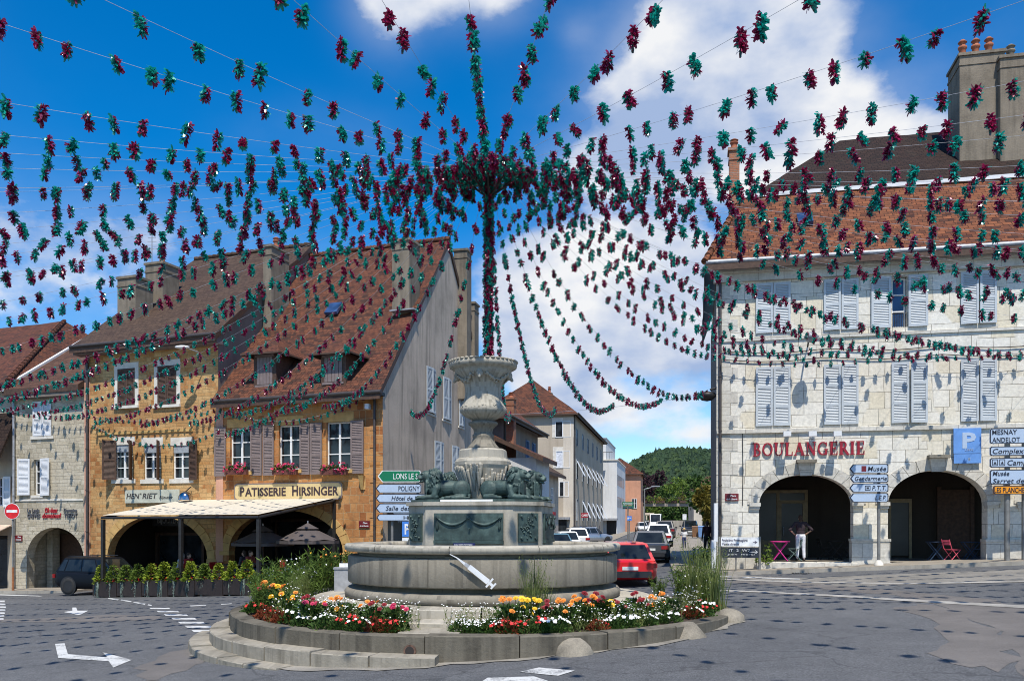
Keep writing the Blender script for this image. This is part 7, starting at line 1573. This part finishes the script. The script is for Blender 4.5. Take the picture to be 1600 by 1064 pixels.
q = gpt(1256, 897); S = thing('storm_drain', (q.x, q.y, ground_z(q.x, q.y)), 'dark cast iron gully grate in the kerb before the first arch', 'drain'); F = Frame(FR.pt(0, -1.75, 0), radians(-12)); u0, u1 = F.u(1238), F.u(1275); gz = ground_z(q.x, q.y); MB().fbox(F, u0, u1, -.28, .18, gz-.1, gz+.02).build('frame', M_dark, S)
g = MB()
for i in range(9): a = u0+.05+(u1-u0-.1)*i/8; g.fbox(F, a-.012, a+.012, -.25, .12, gz+.021, gz+.03)
g.build('grate', M_zinc, S)
# ================================================================ MAST AND GARLANDS
def foil(name, c):
    m, nt, b = new_mat(name); noise_, ramp, mix, mapping, math_, bump = nodes_kit(nt); lk = nt.links
    oi = nt.nodes.new('ShaderNodeTexCoord'); n = noise_(oi.outputs['Object'], 14, 2); cc = ramp(n.outputs[0], [(.3, sc3(c, .55)), (.7, sc3(c, 1.6))]); lk.new(cc, b.inputs['Base Color'])
    b.inputs['Metallic'].default_value = .1; b.inputs['Roughness'].default_value = .25; b.inputs['Specular IOR Level'].default_value = .8
    tr = nt.nodes.new('ShaderNodeBsdfTranslucent'); ms = nt.nodes.new('ShaderNodeMixShader'); ms.inputs[0].default_value = .35; lk.new(cc, tr.inputs['Color'])
    lk.new(b.outputs[0], ms.inputs[1]); lk.new(tr.outputs[0], ms.inputs[2]); lk.new(ms.outputs[0], nt.nodes['Material Output'].inputs['Surface']); return m
M_teal = foil('teal_foil', (.006, .33, .27)); M_burg = foil('burgundy_foil', (.27, .012, .07)); M_cord = plain('white_cord', (.45, .47, .52), .6)
TUFT = []
for k in range(9):
    r = random.Random(50+k); mb = MB(); split = r.uniform(0, 2*pi); bias = (.5, .5, .45, .62, .38, .5, .9, .1, .55)[k]
    for i in range(96):                                # crinkled foil leaves packed round a short core
        z = r.uniform(-.125, .125); a = r.uniform(0, 2*pi); el = r.uniform(-.8, .8)+z*2.5; d = Vector((cos(a)*cos(el), sin(a)*cos(el), sin(el)-.2)).normalized(); ln = r.uniform(.07, .125)*(1-abs(z)*1.8); w = r.uniform(.032, .05)
        s = d.cross(Vector((0, 0, 1))+rdir(r)*.8).normalized(); n = d.cross(s); p = Vector((cos(a)*.012, sin(a)*.012, z)); t = (cos(a-split)+r.gauss(0, .25)) > (1-2*bias)
        q1, q2 = p+d*ln*.55+n*ln*.18*r.uniform(-1, 1), p+d*ln+Vector((0, 0, -.02*r.random()))+n*ln*.15*r.uniform(-1, 1)
        mb.add([p-s*w*.3, p+s*w*.3, q1-s*w*.5, q1+s*w*.5, q2-s*w*.3, q2+s*w*.3], [(0, 1, 3, 2), (2, 3, 5, 4)], 0 if t else 1)
    me = bpy.data.meshes.new('tinsel_tuft'); me.from_pydata(mb.v, [], mb.f); me.materials.append(M_teal); me.materials.append(M_burg); me.polygons.foreach_set('material_index', mb.mi); TUFT.append(me)
gr = random.Random(21)
def tuft(parent, p, org, s=1.0):
    o = bpy.data.objects.new('tinsel_tuft', TUFT[gr.randrange(9)]); COL.objects.link(o); o.parent = parent; o.location = Vector(p)-org
    o.rotation_euler = (gr.gauss(0, .22), gr.gauss(0, .22), gr.uniform(0, 6.28)); k = s*gr.uniform(.86, 1.12); o.scale = (k*gr.uniform(.88, 1.1), k*gr.uniform(.88, 1.1), k*gr.uniform(.9, 1.2))
HUB = Vector((FC.x+.12, FC.y, 10.05))
def build_mast():
    t = thing('garland_mast', (HUB.x, HUB.y, 5.55), 'tall mast wound with teal and burgundy tinsel rising from the stone urn', 'mast'); O = ORG[t.name]
    MB().tube([(HUB.x, HUB.y, 5.5), (HUB.x, HUB.y, HUB.z+.1)], .07, 10).build('pole', M_dark, t)
    c = MB(); n = 28
    c.tube([(HUB.x+.72*cos(2*pi*i/n), HUB.y+.72*sin(2*pi*i/n), HUB.z) for i in range(n+1)], .035, 6, caps=False); c.build('crown_ring', M_dark, t)
    s = MB()
    for i in range(8): a = 2*pi*i/8; s.tube([(HUB.x, HUB.y, HUB.z-.55), (HUB.x+.72*cos(a), HUB.y+.72*sin(a), HUB.z)], .022, 5); s.tube([(HUB.x, HUB.y, HUB.z+.06), (HUB.x+.72*cos(a), HUB.y+.72*sin(a), HUB.z)], .018, 5)
    s.build('crown_stay', M_dark, t)
    for i in range(96): a = i*2.4; z = 5.75+(HUB.z-.25-5.75)*i/95; tuft(t, (HUB.x+.065*cos(a), HUB.y+.065*sin(a), z), O, .72)
    c = thing('tinsel_cluster', HUB, 'thick crown of teal and burgundy tinsel around the mast top', 'garland'); O = ORG[c.name]
    b = MB(); b.tube([(HUB.x+.5*cos(2*pi*i/n), HUB.y+.5*sin(2*pi*i/n), HUB.z+.05) for i in range(n+1)], .03, 6, caps=False); b.build('hoop', M_dark, c)
    for i in range(98): a = 2.4*i; R = .86*sqrt((i+.5)/98); tuft(c, (HUB.x+R*cos(a), HUB.y+R*sin(a), HUB.z+gr.uniform(-.11, .07)), O, .72)
build_mast()
def garland(E, sag, label, group, sp=.5, s=1.0, jit=1.0, cord=.0034, qmax=1.0):
    E = Vector(E); d = E-HUB; a = atan2(d.y, d.x); A = HUB+Vector((cos(a)*.75, sin(a)*.75, 0)); L = (E-A).length; n = max(8, int(L/.7))
    f = lambda t: A.lerp(E, t)-Vector((0, 0, sag*4*t*(1-t)))
    t = thing('tinsel_garland', A, label, 'garland', group); O = ORG[t.name]
    MB().tube([f(i/n) for i in range(n+1)], cord, 5).build('cord', M_cord, t)
    m = min(99, int(L/sp)); ph = gr.random()
    for i in range(m):
        q = (i+ph*.6+gr.uniform(-.28, .28)*jit)/m
        if q < .0 or q > qmax: continue
        tuft(t, f(q)-Vector((0, 0, .05+gr.uniform(0, .06)*jit)), O, s)
    return t
def on_line(px, P, Q):
    P, Q = Vector(P), Vector(Q); k = (px-800)/FPX; t = (k*P.y-P.x)/((Q.x-P.x)-k*(Q.y-P.y)); return P.lerp(Q, t)
# wire across the street mouth
wa, wb = FG.pt(14.4, -.05, 8.6), FR.pt(-.05, .1, 7.05); W_ = MB(); pts = [wa.lerp(wb, i/16)-Vector((0, 0, .25*4*(i/16)*(1-i/16))) for i in range(17)]; W_.tube(pts, .008, 5); tag(W_.build('support_wire', M_cord), 'thin wire slung across the street mouth from gable to corner house', 'wire')
for px, sag, lab in ((797, 2.2, 'garland dropping to the right of the urn towards the gable end'), (868, 2.0, 'garland ending above the hipped roof of the beige tenement'), (960, 2.0, 'garland ending in open sky over the white office block'), (1036, 1.9, 'garland ending in open sky above the wooded hill')):
    p = on_line(px, wa, wb); garland(p, sag, lab, 'garlands over the street', .40 if px > 800 else .44, .74)
garland(FR.pt(-.3, .1, 7.2), 1.8, 'garland ending at the bowl lamp on the corner of the white house', 'garlands over the street', .42, .74)
# to the grey gable and the ochre fronts
for (F, px, py, sag, lab) in ((FG, 634, 640, 1.9, 'garland ending part way up the grey gable beside the brown pipe'), (FL, 506, 632, 1.5, 'garland ending under the pastry house eaves right of the middle window'), (FL, 440, 640, 1.35, 'garland ending at the pastry house front over the middle window'), (FL, 372, 645, 1.3, 'garland ending at the pastry house front over its left window'), (FL, 352, 678, 1.3, 'garland ending beside the leftmost pastry house shutter'),
                              (FL, 300, 660, 1.2, 'garland ending beside the right upper window of the honey coloured house'), (FL, 222, 663, 1.15, 'garland ending between the upper windows of the honey coloured house'), (FL, 150, 660, 1.1, 'garland ending at the downpipe of the honey coloured house'), (FL, 100, 652, 1.1, 'garland ending beside the top shutters of the pale stone house'), (FL, 60, 646, 1.0, 'garland ending over the shutters of the pale stone house'), (FL, 8, 640, 1.0, 'garland ending at the house on the left edge')):
    u = F.u(px); garland(F.pt(u, -.25, F.z(px, py)), sag, lab, 'garlands to the left house fronts', .62, .78)
# swags hung along the fronts
def swag(P, Q, sag, label, sp=.34, s=.7):
    P, Q = Vector(P), Vector(Q); L = (Q-P).length; f = lambda t: P.lerp(Q, t)-Vector((0, 0, sag*4*t*(1-t))); t = thing('tinsel_swag', P, label, 'garland'); O = ORG[t.name]; MB().tube([f(i/16) for i in range(17)], .006, 5).build('cord', M_cord, t); n = min(99, int(L/sp))
    for i in range(n): tuft(t, f((i+.5)/n)-Vector((0, 0, .05)), O, s)
fp = lambda px, py, v=-.3: FL.pt(FL.u(px), v, FL.z(px, py))
swag(fp(0, 637), fp(150, 650), .25, 'tinsel swag along the pale stone house under its eaves'); swag(fp(150, 664), fp(352, 672), .85, 'sagging tinsel swag across the honey coloured house windows'); swag(fp(150, 652), fp(345, 640), .35, 'tinsel swag across the honey coloured house below its upper windows'); swag(fp(345, 640), fp(590, 612), .9, 'tinsel swag along the pastry house just under the eaves')
rp = lambda px, py, v=-.35: FR.pt(FR.u(px), v, FR.z(px, py))
swag(rp(1122, 558), rp(1420, 552), .35, 'tinsel swag along the bakery front over its lower left shutters', .4); swag(rp(1420, 552), rp(1640, 540), .3, 'tinsel swag along the bakery front over its lower right shutters', .4)
# to the bakery front
labs = ['left corner of the bakery front', 'bakery front left of its first shutters', 'bakery front over its first shutters', 'bakery front between first and second shutters', 'bakery front over its second shutters', 'bakery front between second and third shutters', 'bakery front left of the open window', 'bakery front right of the open window', 'bakery front left of its last shutters', 'bakery front over its last shutters', 'bakery front at the right edge']
for i, lab in enumerate(labs):
    px = 1130+i*50; garland(FR.pt(FR.u(px), -.3, FR.z(px, 556-6*sin(i*1.7))), 1.0-.03*i+.12*sin(i*2.1), 'garland ending at the '+lab, 'garlands to the bakery front', .58, .78)
# overhead, to houses outside the picture
out = [((21.5, 26.5, 8.8), .8), ((23, 24, 8.6), .75), ((24, 21.5, 8.7), .7), ((25, 19, 8.9), .7), ((25, 16, 8.8), .7), ((25.5, 13, 9), .7), ((25, 10, 9), .7), ((25, 6.5, 9), .7), ((24, 2.5, 9), .7), ((20, -4, 9.2), .7), ((15, -8, 9.2), .7), ((9.5, -11, 9.4), .7), ((4.2, -13, 9.5), .6), ((-.9, -14, 9.6), .55), ((-6, -13, 9.5), .6), ((-11, -11, 9.4), .7), ((-17, -8, 9.2), .7), ((-22, -3.5, 9), .7), ((-26, 2, 8.8), .7), ((-28, 6.5, 8.7), .7), ((-29, 11, 8.6), .7), ((-29.5, 15, 8.5), .7), ((-30, 19, 8.4), .75), ((-30, 23, 8.2), .8), ((-30, 27, 8.0), .85), ((-29.5, 31, 7.8), .9), ((-29.5, 35, 7.6), .95), ((-29, 38.5, 7.4), 1.0), ((-28.5, 42, 7.3), 1.0)]
nm = ['first', 'second', 'third', 'fourth', 'fifth', 'sixth', 'seventh', 'eighth', 'ninth', 'tenth', 'eleventh', 'twelfth', 'thirteenth', 'fourteenth', 'fifteenth', 'sixteenth']
for i, (p, sag) in enumerate(out):
    sag += gr.uniform(-.16, .22); p = (p[0], p[1], p[2]+gr.uniform(-.35, .35))
    if i < 10: lab = '%s garland leaving by the right side, counted upwards from the bakery roof' % nm[i]
    elif i < 17: lab = '%s garland running overhead to the top edge, counted from the right' % nm[i-10]
    else: lab = '%s garland leaving by the left side, counted downwards from the top' % nm[i-17]
    garland(p, sag, lab, 'garlands running overhead out of the picture', .8 if i in (10, 11, 12, 14, 15, 16) else .52, .98, qmax=.19 if i == 13 else 1.0)
    if i < 8 or 18 < i < 25:
        a = radians(1.5 if i < 9 else -1.5); d = Vector(p)-HUB; q = HUB+Vector((d.x*cos(a)-d.y*sin(a), d.x*sin(a)+d.y*cos(a), d.z-gr.uniform(.2, .6)))
        garland(q, sag+gr.uniform(.05, .3), lab.replace(' garland leaving', ' lower companion garland leaving'), 'garlands running overhead out of the picture', .6, .92)
# ================================================================ PLANTING
pr = random.Random(77)
M_pw = plain('white_petal', (.80, .80, .78), .6, 0, .06, 9); M_po = plain('orange_petal', (.85, .26, .03), .6, 0, .25, 9); M_py = plain('yellow_petal', (.85, .50, .02), .6, 0, .2, 9); M_pr = plain('scarlet_petal', (.55, .012, .012), .6, 0, .25, 9); M_pd = plain('crimson_petal', (.22, .008, .014), .6, 0, .3, 9); M_pp = plain('pink_petal', (.55, .03, .10), .6, 0, .25, 9)
M_rust = leafmat('rusty_leaf', (.20, .05, .02), .5); M_grass = leafmat('grass_blade', (.19, .23, .07), .35); M_silver = leafmat('silver_leaf', (.22, .28, .24), .25, .7, .1); M_lime = leafmat('lime_leaf', (.24, .30, .03), .5); M_fern = leafmat('feathery_green', (.12, .19, .035), .45)
def blossom(mb, c, r, n, d=None):
    d = (d or Vector((0, -.5, .8))).normalized(); a = d.cross(Vector((1, 0, 0))).normalized(); b = d.cross(a)
    for i in range(n):
        t = 2*pi*i/n+pr.random()*.3; e = a*cos(t)+b*sin(t); s = a*-sin(t)+b*cos(t); mb.add([c, c+e*r*.6+s*r*.42+d*r*.12, c+e*r+d*r*.05, c+e*r*.6-s*r*.42+d*r*.12], [(0, 1, 2, 3)])
def dahlia(mb, c, r):
    d = Vector((pr.uniform(-.4, .4), -.6, .8))
    for k, q in enumerate((1, .78, .52, .3)): blossom(mb, c+d.normalized()*r*.18*k, r*q, 9-k, d)
VAR = {}
def variant(kind, k):
    """meshes of one variant: [(part name, mesh builder, material)]"""
    r = pr; out = []
    if kind in ('petunia', 'begonia', 'rust', 'daisy'):
        f = MB(); R = .24
        for i in range(230): d = rdir(r); d.z = abs(d.z); p = Vector((d.x*R*r.random()**.5, d.y*R*r.random()**.5, .02+.2*d.z*r.random()**.5)); leaf(f, p, d+Vector((0, 0, .4))+rdir(r)*.5, r.uniform(.05, .09), .045, r)
        out.append(('foliage', f, M_rust if kind == 'rust' else M_leaf)); b = MB()
        n = {'petunia': 13, 'begonia': 8, 'rust': 5, 'daisy': 46}[kind]
        for i in range(n): a = r.uniform(0, 6.3); q = R*1.0*r.random()**.5; c = Vector((cos(a)*q, sin(a)*q, .235-.5*q*q*2.2+r.uniform(-.02, .035))); blossom(b, c, {'petunia': .032, 'begonia': .033, 'rust': .025, 'daisy': .015}[kind]*r.uniform(.8, 1.2), 5, Vector((cos(a)*q*2, sin(a)*q*2-.5, .8)))
        out.append(('blossoms', b, {'petunia': M_pw, 'begonia': M_pr, 'rust': M_pr, 'daisy': M_pw}[kind]))
    elif kind.startswith('dahlia'):
        f = MB(); R = .22
        for i in range(230): d = rdir(r); d.z = abs(d.z); p = Vector((d.x*R*r.random()**.5, d.y*R*r.random()**.5, .03+.36*r.random())); leaf(f, p, d+Vector((0, 0, .3))+rdir(r)*.6, r.uniform(.07, .13), .06, r)
        b = MB()
        for i in range(4): a = r.uniform(0, 6.3); q = R*r.random()**.5; c = Vector((cos(a)*q, sin(a)*q-.04, r.uniform(.36, .56))); f.tube([(c.x*.5, c.y*.5, .1), c-Vector((0, 0, .02))], .006, 4); dahlia(b, c, r.uniform(.05, .072))
        out = [('foliage', f, M_leaf), ('blossoms', b, {'o': M_po, 'y': M_py, 'r': M_pd, 'p': M_pp}[kind[-1]])]
    elif kind == 'grass':
        f = MB()
        for i in range(120):
            a = r.uniform(0, 6.3); l = r.uniform(.5, 1.3); o = Vector((r.gauss(0, .07), r.gauss(0, .07), 0)); e = o+Vector((cos(a)*l*.42*r.random(), sin(a)*l*.42*r.random(), l)); s = Vector((-sin(a), cos(a), 0))*.0055; m = o.lerp(e, .55)+Vector((-cos(a)*.04, -sin(a)*.04, .06)); f.add([o-s, o+s, m+s*.8, m-s*.8, e+s*.2, e-s*.2], [(0, 1, 2, 3), (3, 2, 4, 5)])
            if i % 3 == 0:
                for j in range(5): leaf(f, e-Vector((0, 0, .03*j)), rdir(r)+Vector((0, 0, .8)), .05, .012, r)
        out.append(('blades', f, M_grass))
    elif kind == 'cosmos':
        f = MB(); b = MB()
        for i in range(34):
            a = r.uniform(0, 6.3); l = r.uniform(.55, 1.1); o = Vector((r.gauss(0, .12), r.gauss(0, .12), 0)); e = o+Vector((cos(a)*l*.3, sin(a)*l*.3, l)); f.tube([o, o.lerp(e, .5), e], [.006, .005, .003], 4)
            for j in range(26): q = o.lerp(e, r.uniform(.2, 1)); leaf(f, q, rdir(r)+Vector((0, 0, .5)), r.uniform(.09, .2), .009, r)
            if i % 3 == 0: blossom(b, e+Vector((0, 0, .01)), .024, 6, Vector((r.uniform(-.6, .6), -.7, .5)))
        out = [('foliage', f, M_fern), ('blossoms', b, M_po if k == 5 else (M_py if k % 3 == 1 else M_pw))]
    elif kind == 'wild':
        f = MB(); b = MB()
        for i in range(30):
            a = r.uniform(0, 6.3); l = r.uniform(.18, .5); o = Vector((r.gauss(0, .16), r.gauss(0, .12), 0)); e = o+Vector((cos(a)*l*.4, sin(a)*l*.4, l)); f.tube([o, e], [.004, .002], 3)
            for j in range(5): leaf(f, o.lerp(e, r.random()), rdir(r)+Vector((0, 0, .5)), .07, .014, r)
            blossom(b, e, .014, 5, Vector((0, -.5, 1)))
        out = [('foliage', f, M_grass), ('blossoms', b, M_pw)]
    elif kind == 'coleus':
        f = MB()
        for i in range(240): z = r.uniform(0, 1)**1.2; R = .30*(1-z)**.8+.03; a = r.uniform(0, 6.3); p = Vector((cos(a)*R*r.random()**.5, sin(a)*R*r.random()**.5, .02+z*.78)); leaf(f, p, Vector((cos(a), sin(a), r.uniform(-.3, .5))), r.uniform(.12, .2), .11, r)
        t = MB()
        for i in range(20):
            x = r.gauss(0, .06); l = r.uniform(.3, .85); y = -.16-r.random()*.06; P = [Vector((x, -.02, .05)), Vector((x, y, .05)), Vector((x+r.gauss(0, .03), y-.02, .05-l*.5)), Vector((x+r.gauss(0, .04), y, .05-l))]; t.tube(P, .008, 3)
            for j in range(16): leaf(t, P[1].lerp(P[3], r.random()), rdir(r), .05, .04, r)
        b = MB()
        for i in range(10): blossom(b, Vector((r.choice((-1, 1))*r.uniform(.12, .24), -.14, r.uniform(.06, .22))), .04, 5)
        out = [('foliage', f, M_lime if k % 2 else M_leaf_l), ('trailing_foliage', t, M_silver), ('blossoms', b, M_pr)]
    elif kind == 'geranium':
        f = MB(); b = MB()
        for i in range(110): leaf(f, Vector((r.uniform(-.42, .42), r.uniform(-.1, .08), r.uniform(0, .2))), rdir(r)+Vector((0, -.4, .4)), .1, .09, r)
        for i in range(34): c = Vector((r.uniform(-.44, .44), r.uniform(-.2, .02), r.uniform(-.12, .34))); [blossom(b, c+rdir(r)*.04, .038, 5, rdir(r)+Vector((0, -1, .5))) for _ in range(4)]
        out = [('foliage', f, M_leaf), ('blossoms', b, M_pp)]
    return out
def plant(kind, name, p, label, cat, group, s=1.0, nv=3, sz=None):
    k = pr.randrange(nv); key = (kind, k)
    if key not in VAR:
        tmp = []
        for (nm, mb, m) in variant(kind, k):
            o = mb.build(nm, m, None, (0, 0, 0)); tmp.append(o.data); bpy.data.objects.remove(o)
        VAR[key] = tmp
    t = thing(name, p, label, cat, group, pr.uniform(-.5, .5) if kind in ('coleus', 'geranium') else pr.uniform(0, 6.28))
    if kind in ('coleus', 'geranium'): t.rotation_euler = (0, 0, radians(-24)+pr.uniform(-.1, .1))
    elif kind not in ('grass', 'cosmos'): t.rotation_euler = (0, 0, pr.uniform(-.6, .6))
    t.scale = (s, s, s*(sz or 1))
    for me in VAR[key]: o = bpy.data.objects.new(me.name.split('.')[0], me); COL.objects.link(o); o.parent = t
    return t
ORD = ['first', 'second', 'third', 'fourth', 'fifth', 'sixth', 'seventh', 'eighth', 'ninth', 'tenth', 'eleventh', 'twelfth', 'thirteenth', 'fourteenth', 'fifteenth', 'sixteenth', 'seventeenth', 'eighteenth', 'nineteenth', 'twentieth']+['twenty '+q for q in ('first', 'second', 'third', 'fourth', 'fifth', 'sixth', 'seventh', 'eighth', 'ninth')]+['thirtieth']
def bed_point(px, R):
    """a point of the island bed at radius R seen in picture column px (front side)"""
    k = (px-800)/FPX; best = None
    for i in range(360):
        a = radians(180+i*.5); x, y = FC.x+R*cos(a), FC.y+R*sin(a); e = abs(x/y-k)
        if best is None or e < best[0]: best = (e, x, y)
    return Vector((best[1], best[2], .34))
bed = []
def add_bed(kind, pxs, Rs):
    for px in pxs: bed.append((kind, px, pr.uniform(*Rs)))
# left half of the bed, then right half, as the colours follow one another
add_bed('begonia', (364, 376, 392, 530, 548, 560, 600, 614), (4.8, 5.0)); add_bed('dahlia_r', (372, 398, 424, 482, 498, 586, 612), (4.45, 4.75)); add_bed('dahlia_o', (402, 415, 452, 520, 540, 578), (4.3, 4.6)); add_bed('dahlia_y', (388, 440, 450, 536), (4.4, 4.65)); add_bed('rust', (418, 430, 440, 590, 604), (4.85, 4.98)); add_bed('petunia', (458, 472, 508, 562), (4.8, 4.98)); add_bed('dahlia_p', (490, 622), (4.6, 4.8))
add_bed('daisy', (722, 736, 750, 766, 780), (4.7, 4.95)); add_bed('begonia', (776, 792, 806, 822, 846, 1100, 1112, 1128), (4.85, 5.0)); add_bed('rust', (790, 800, 932, 1082, 1092, 1130), (4.75, 4.95)); add_bed('dahlia_y', (812, 822, 830, 958), (4.3, 4.5)); add_bed('dahlia_r', (848, 866, 924, 942, 970, 996, 1004), (4.3, 4.6)); add_bed('dahlia_o', (798, 886, 898, 912, 918, 1016, 1030, 1046), (4.4, 4.7)); add_bed('petunia', (854, 868, 960, 976, 1012, 1030, 1048, 1086, 1104, 1122), (4.75, 4.95))
add_bed('wild', (385, 415, 445, 463, 488, 516, 532, 560, 592, 626, 716, 760, 786, 815, 838, 872, 905, 930, 962, 985, 1020, 1058, 1096, 640, 655, 668, 400, 430, 470, 510, 545, 580, 610, 640, 740, 800, 850, 900, 950, 1000, 1040, 1080, 1110), (4.2, 4.9))
names = {'begonia': ('red_begonia', 'scarlet bedding plant'), 'dahlia_r': ('crimson_dahlia', 'crimson dahlia'), 'dahlia_o': ('orange_dahlia', 'orange dahlia'), 'dahlia_y': ('yellow_dahlia', 'yellow dahlia'), 'dahlia_p': ('pink_dahlia', 'pink dahlia'), 'rust': ('rusty_coleus', 'rust red leaved plant'), 'petunia': ('white_petunia', 'white flowering plant'), 'daisy': ('fleabane', 'bushy plant of tiny white daisies'), 'wild': ('wild_flower', 'sparse self sown white flowering weed')}
cnt = {}
for kind, px, R in sorted(bed, key=lambda q: q[1]):
    if 628 < px < 713: continue
    side = 'left of the bed gap' if px < 690 else 'right of the bed gap'; k = cnt[(kind, side)] = cnt.get((kind, side), 0)+1; nm, de = names[kind]
    p = bed_point(px, R+(0 if kind != 'wild' else 0)); plant(kind, nm, p, '%s %s from the left, %s' % (ORD[k-1], de, side), 'flower', 'flowers along the island kerb', pr.uniform(.8, 1.12)*(1 if kind[0] != 'd' else 1.0))
# taller plants
tall = [('grass', 832, 3.95, 1.0, 'tall grass clump growing in front of the basin'), ('grass', 826, 4.1, .8, 'shorter grass clump in front of the basin'), ('grass', 850, 4.0, .75, 'thin grass clump right of the tall one before the basin'), ('grass', 1062, 3.9, 1.25, 'tallest grass clump at the right end of the basin'), ('grass', 1046, 4.2, 1.05, 'grass clump just left of the tallest one at the right'), ('grass', 1078, 4.3, 1.1, 'grass clump right of the tallest one at the right'), ('grass', 1030, 4.5, .95, 'low grass clump beside the red car'), ('grass', 505, 4.4, .62, 'low grass clump on the left step'), ('grass', 528, 4.2, .66, 'grass clump before the metal cabinet'), ('grass', 480, 4.5, .6, 'low grass clump left of the cabinet')]
for kind, px, R, s, lab in tall:
    p = bed_point(px, R); 
    if px > 1000: a = radians({1062: 352, 1046: 2, 1078: 345, 1030: 8}[px]); p = Vector((FC.x+5.0*cos(a)*R/4.1*.98, FC.y+4.6*sin(a), .34))
    if px < 600: a = radians({505: 186, 528: 176, 480: 194}[px]); p = Vector((FC.x+4.1*cos(a), FC.y+4.1*sin(a), .34))
    plant('grass', 'tall_grass', p, lab, 'grass', 'grass clumps on the island', s)
k = 0
for a, R, s in ((168, 4.9, 1.0), (160, 4.7, 1.05), (152, 4.8, 1.1), (176, 4.7, .9), (184, 4.9, .8), (190, 4.6, .75), (145, 4.7, 1.1), (171, 4.3, .9), (198, 4.8, .62), (180, 4.35, .8), (206, 4.6, .55), (137, 4.6, 1.0)):
    k += 1; t = radians(a); plant('cosmos', 'cosmos', Vector((FC.x+R*cos(t), FC.y+R*sin(t), .34)), '%s feathery flowering plant on the left of the island, counted clockwise' % ORD[k-1], 'flower', 'feathery plants on the left of the island', s, 6)
k = 0
for a, R, s in ((14, 4.9, .8), (26, 4.8, .5), (6, 4.8, .95), (-3, 4.8, .85), (-11, 4.9, .5)):
    k += 1; t = radians(a); plant('cosmos', 'cosmos', Vector((FC.x+R*cos(t), FC.y+R*sin(t), .34)), '%s feathery flowering plant on the right of the island, counted by position' % ORD[k-1], 'flower', 'feathery plants on the right of the island', s, 6)
# planter boxes of the terrace
P0, P1 = Vector((-17.35, 36.1, 0)), Vector((-9.6, 32.4, 0)); nb = 6; d = (P1-P0).normalized(); ang = atan2(d.y, d.x)
bl_ = ['leftmost dark planter box of the terrace row', 'second planter box from the left of the terrace row', 'third planter box from the left of the terrace row', 'third planter box from the right of the terrace row', 'second planter box from the right of the terrace row', 'rightmost dark planter box of the terrace row']
for i in range(nb):
    c = P0.lerp(P1, (i+.5)/nb); L = (P1-P0).length/nb-.04; gz = ground_z(c.x, c.y); b = thing('planter_box', (c.x, c.y, gz), bl_[i], 'planter', 'planter boxes along the terrace', ang); bx = MB(); h = .62
    for y in (-.2, .2): bx.box((0, y, h/2+.03), (L, .035, h))
    for x in (-L/2+.02, L/2-.02): bx.box((x, 0, h/2+.03), (.035, .365, h))
    bx.build('box', plain('dark_stained_wood', (.022, .014, .012), .6, 0, .3, 7), b); MB().box((0, 0, h-.04), (L-.08, .36, .03)).build('soil', M_soil, b)
n = 12
for i in range(n):
    c = P0.lerp(P1, (i+.42)/n); plant('coleus', 'coleus', Vector((c.x, c.y-.02, ground_z(c.x, c.y)+.58)), '%s lime green pyramid plant from the left in the terrace planters' % ORD[i], 'plant', 'lime green plants in the terrace planters', pr.uniform(.78, .98), 4)
# geranium boxes under the pastry house windows
for (x0, x1, lab) in ((357, 391, 'window box of pink geraniums under the left pastry window'), (431, 468, 'window box of pink geraniums under the middle pastry window'), (505, 546, 'window box of pink geraniums under the right pastry window')):
    a, b, z0, z1 = FL.rect(x0, x1, 734, 742); S = thing('window_box', FL.pt((a+b)/2, -.15, z0), lab, 'window box', 'geranium boxes on the pastry house'); MB().fbox(FL, a, b, -.34, -.14, z0, z1).build('trough', plain('red_brown_box', (.12, .035, .025), .7), S)
    kk = [(nm, mb, m) for nm, mb, m in variant('geranium', 0)]
    for nm, mb, m in kk:
        w = (b-a)/.9; c = FL.pt((a+b)/2, -.24, z1-.04); mb.v = [c+FL.U*p.x*w-FL.N*p.y+Vector((0, 0, p.z)) for p in mb.v]; mb.build(nm, m, S)
# weeds and a bush by the corner
q = FR.pt(FR.u(1193), -.35, .5); t = thing('shrub', q, 'yellow green shrub beside the chalkboard at the bakery pier', 'shrub'); l = MB(); crown(l, q+Vector((0, 0, .5)), .32, 160, .12, pr, 1.4, 8); l.build('foliage', M_leaf_l, t); MB().tube([q, q+Vector((0, 0, .5))], .02, 5).build('stem', M_bark, t)
q = gpt(1098, 893); t = thing('shrub', q, 'loose green shrub on the pavement left of the white corner post', 'shrub'); l = MB(); crown(l, q+Vector((0, 0, .45)), .5, 420, .13, pr, .9, 12); l.build('foliage', M_leaf, t); MB().tube([q, q+Vector((0, 0, .5))], .02, 5).build('stem', M_bark, t)
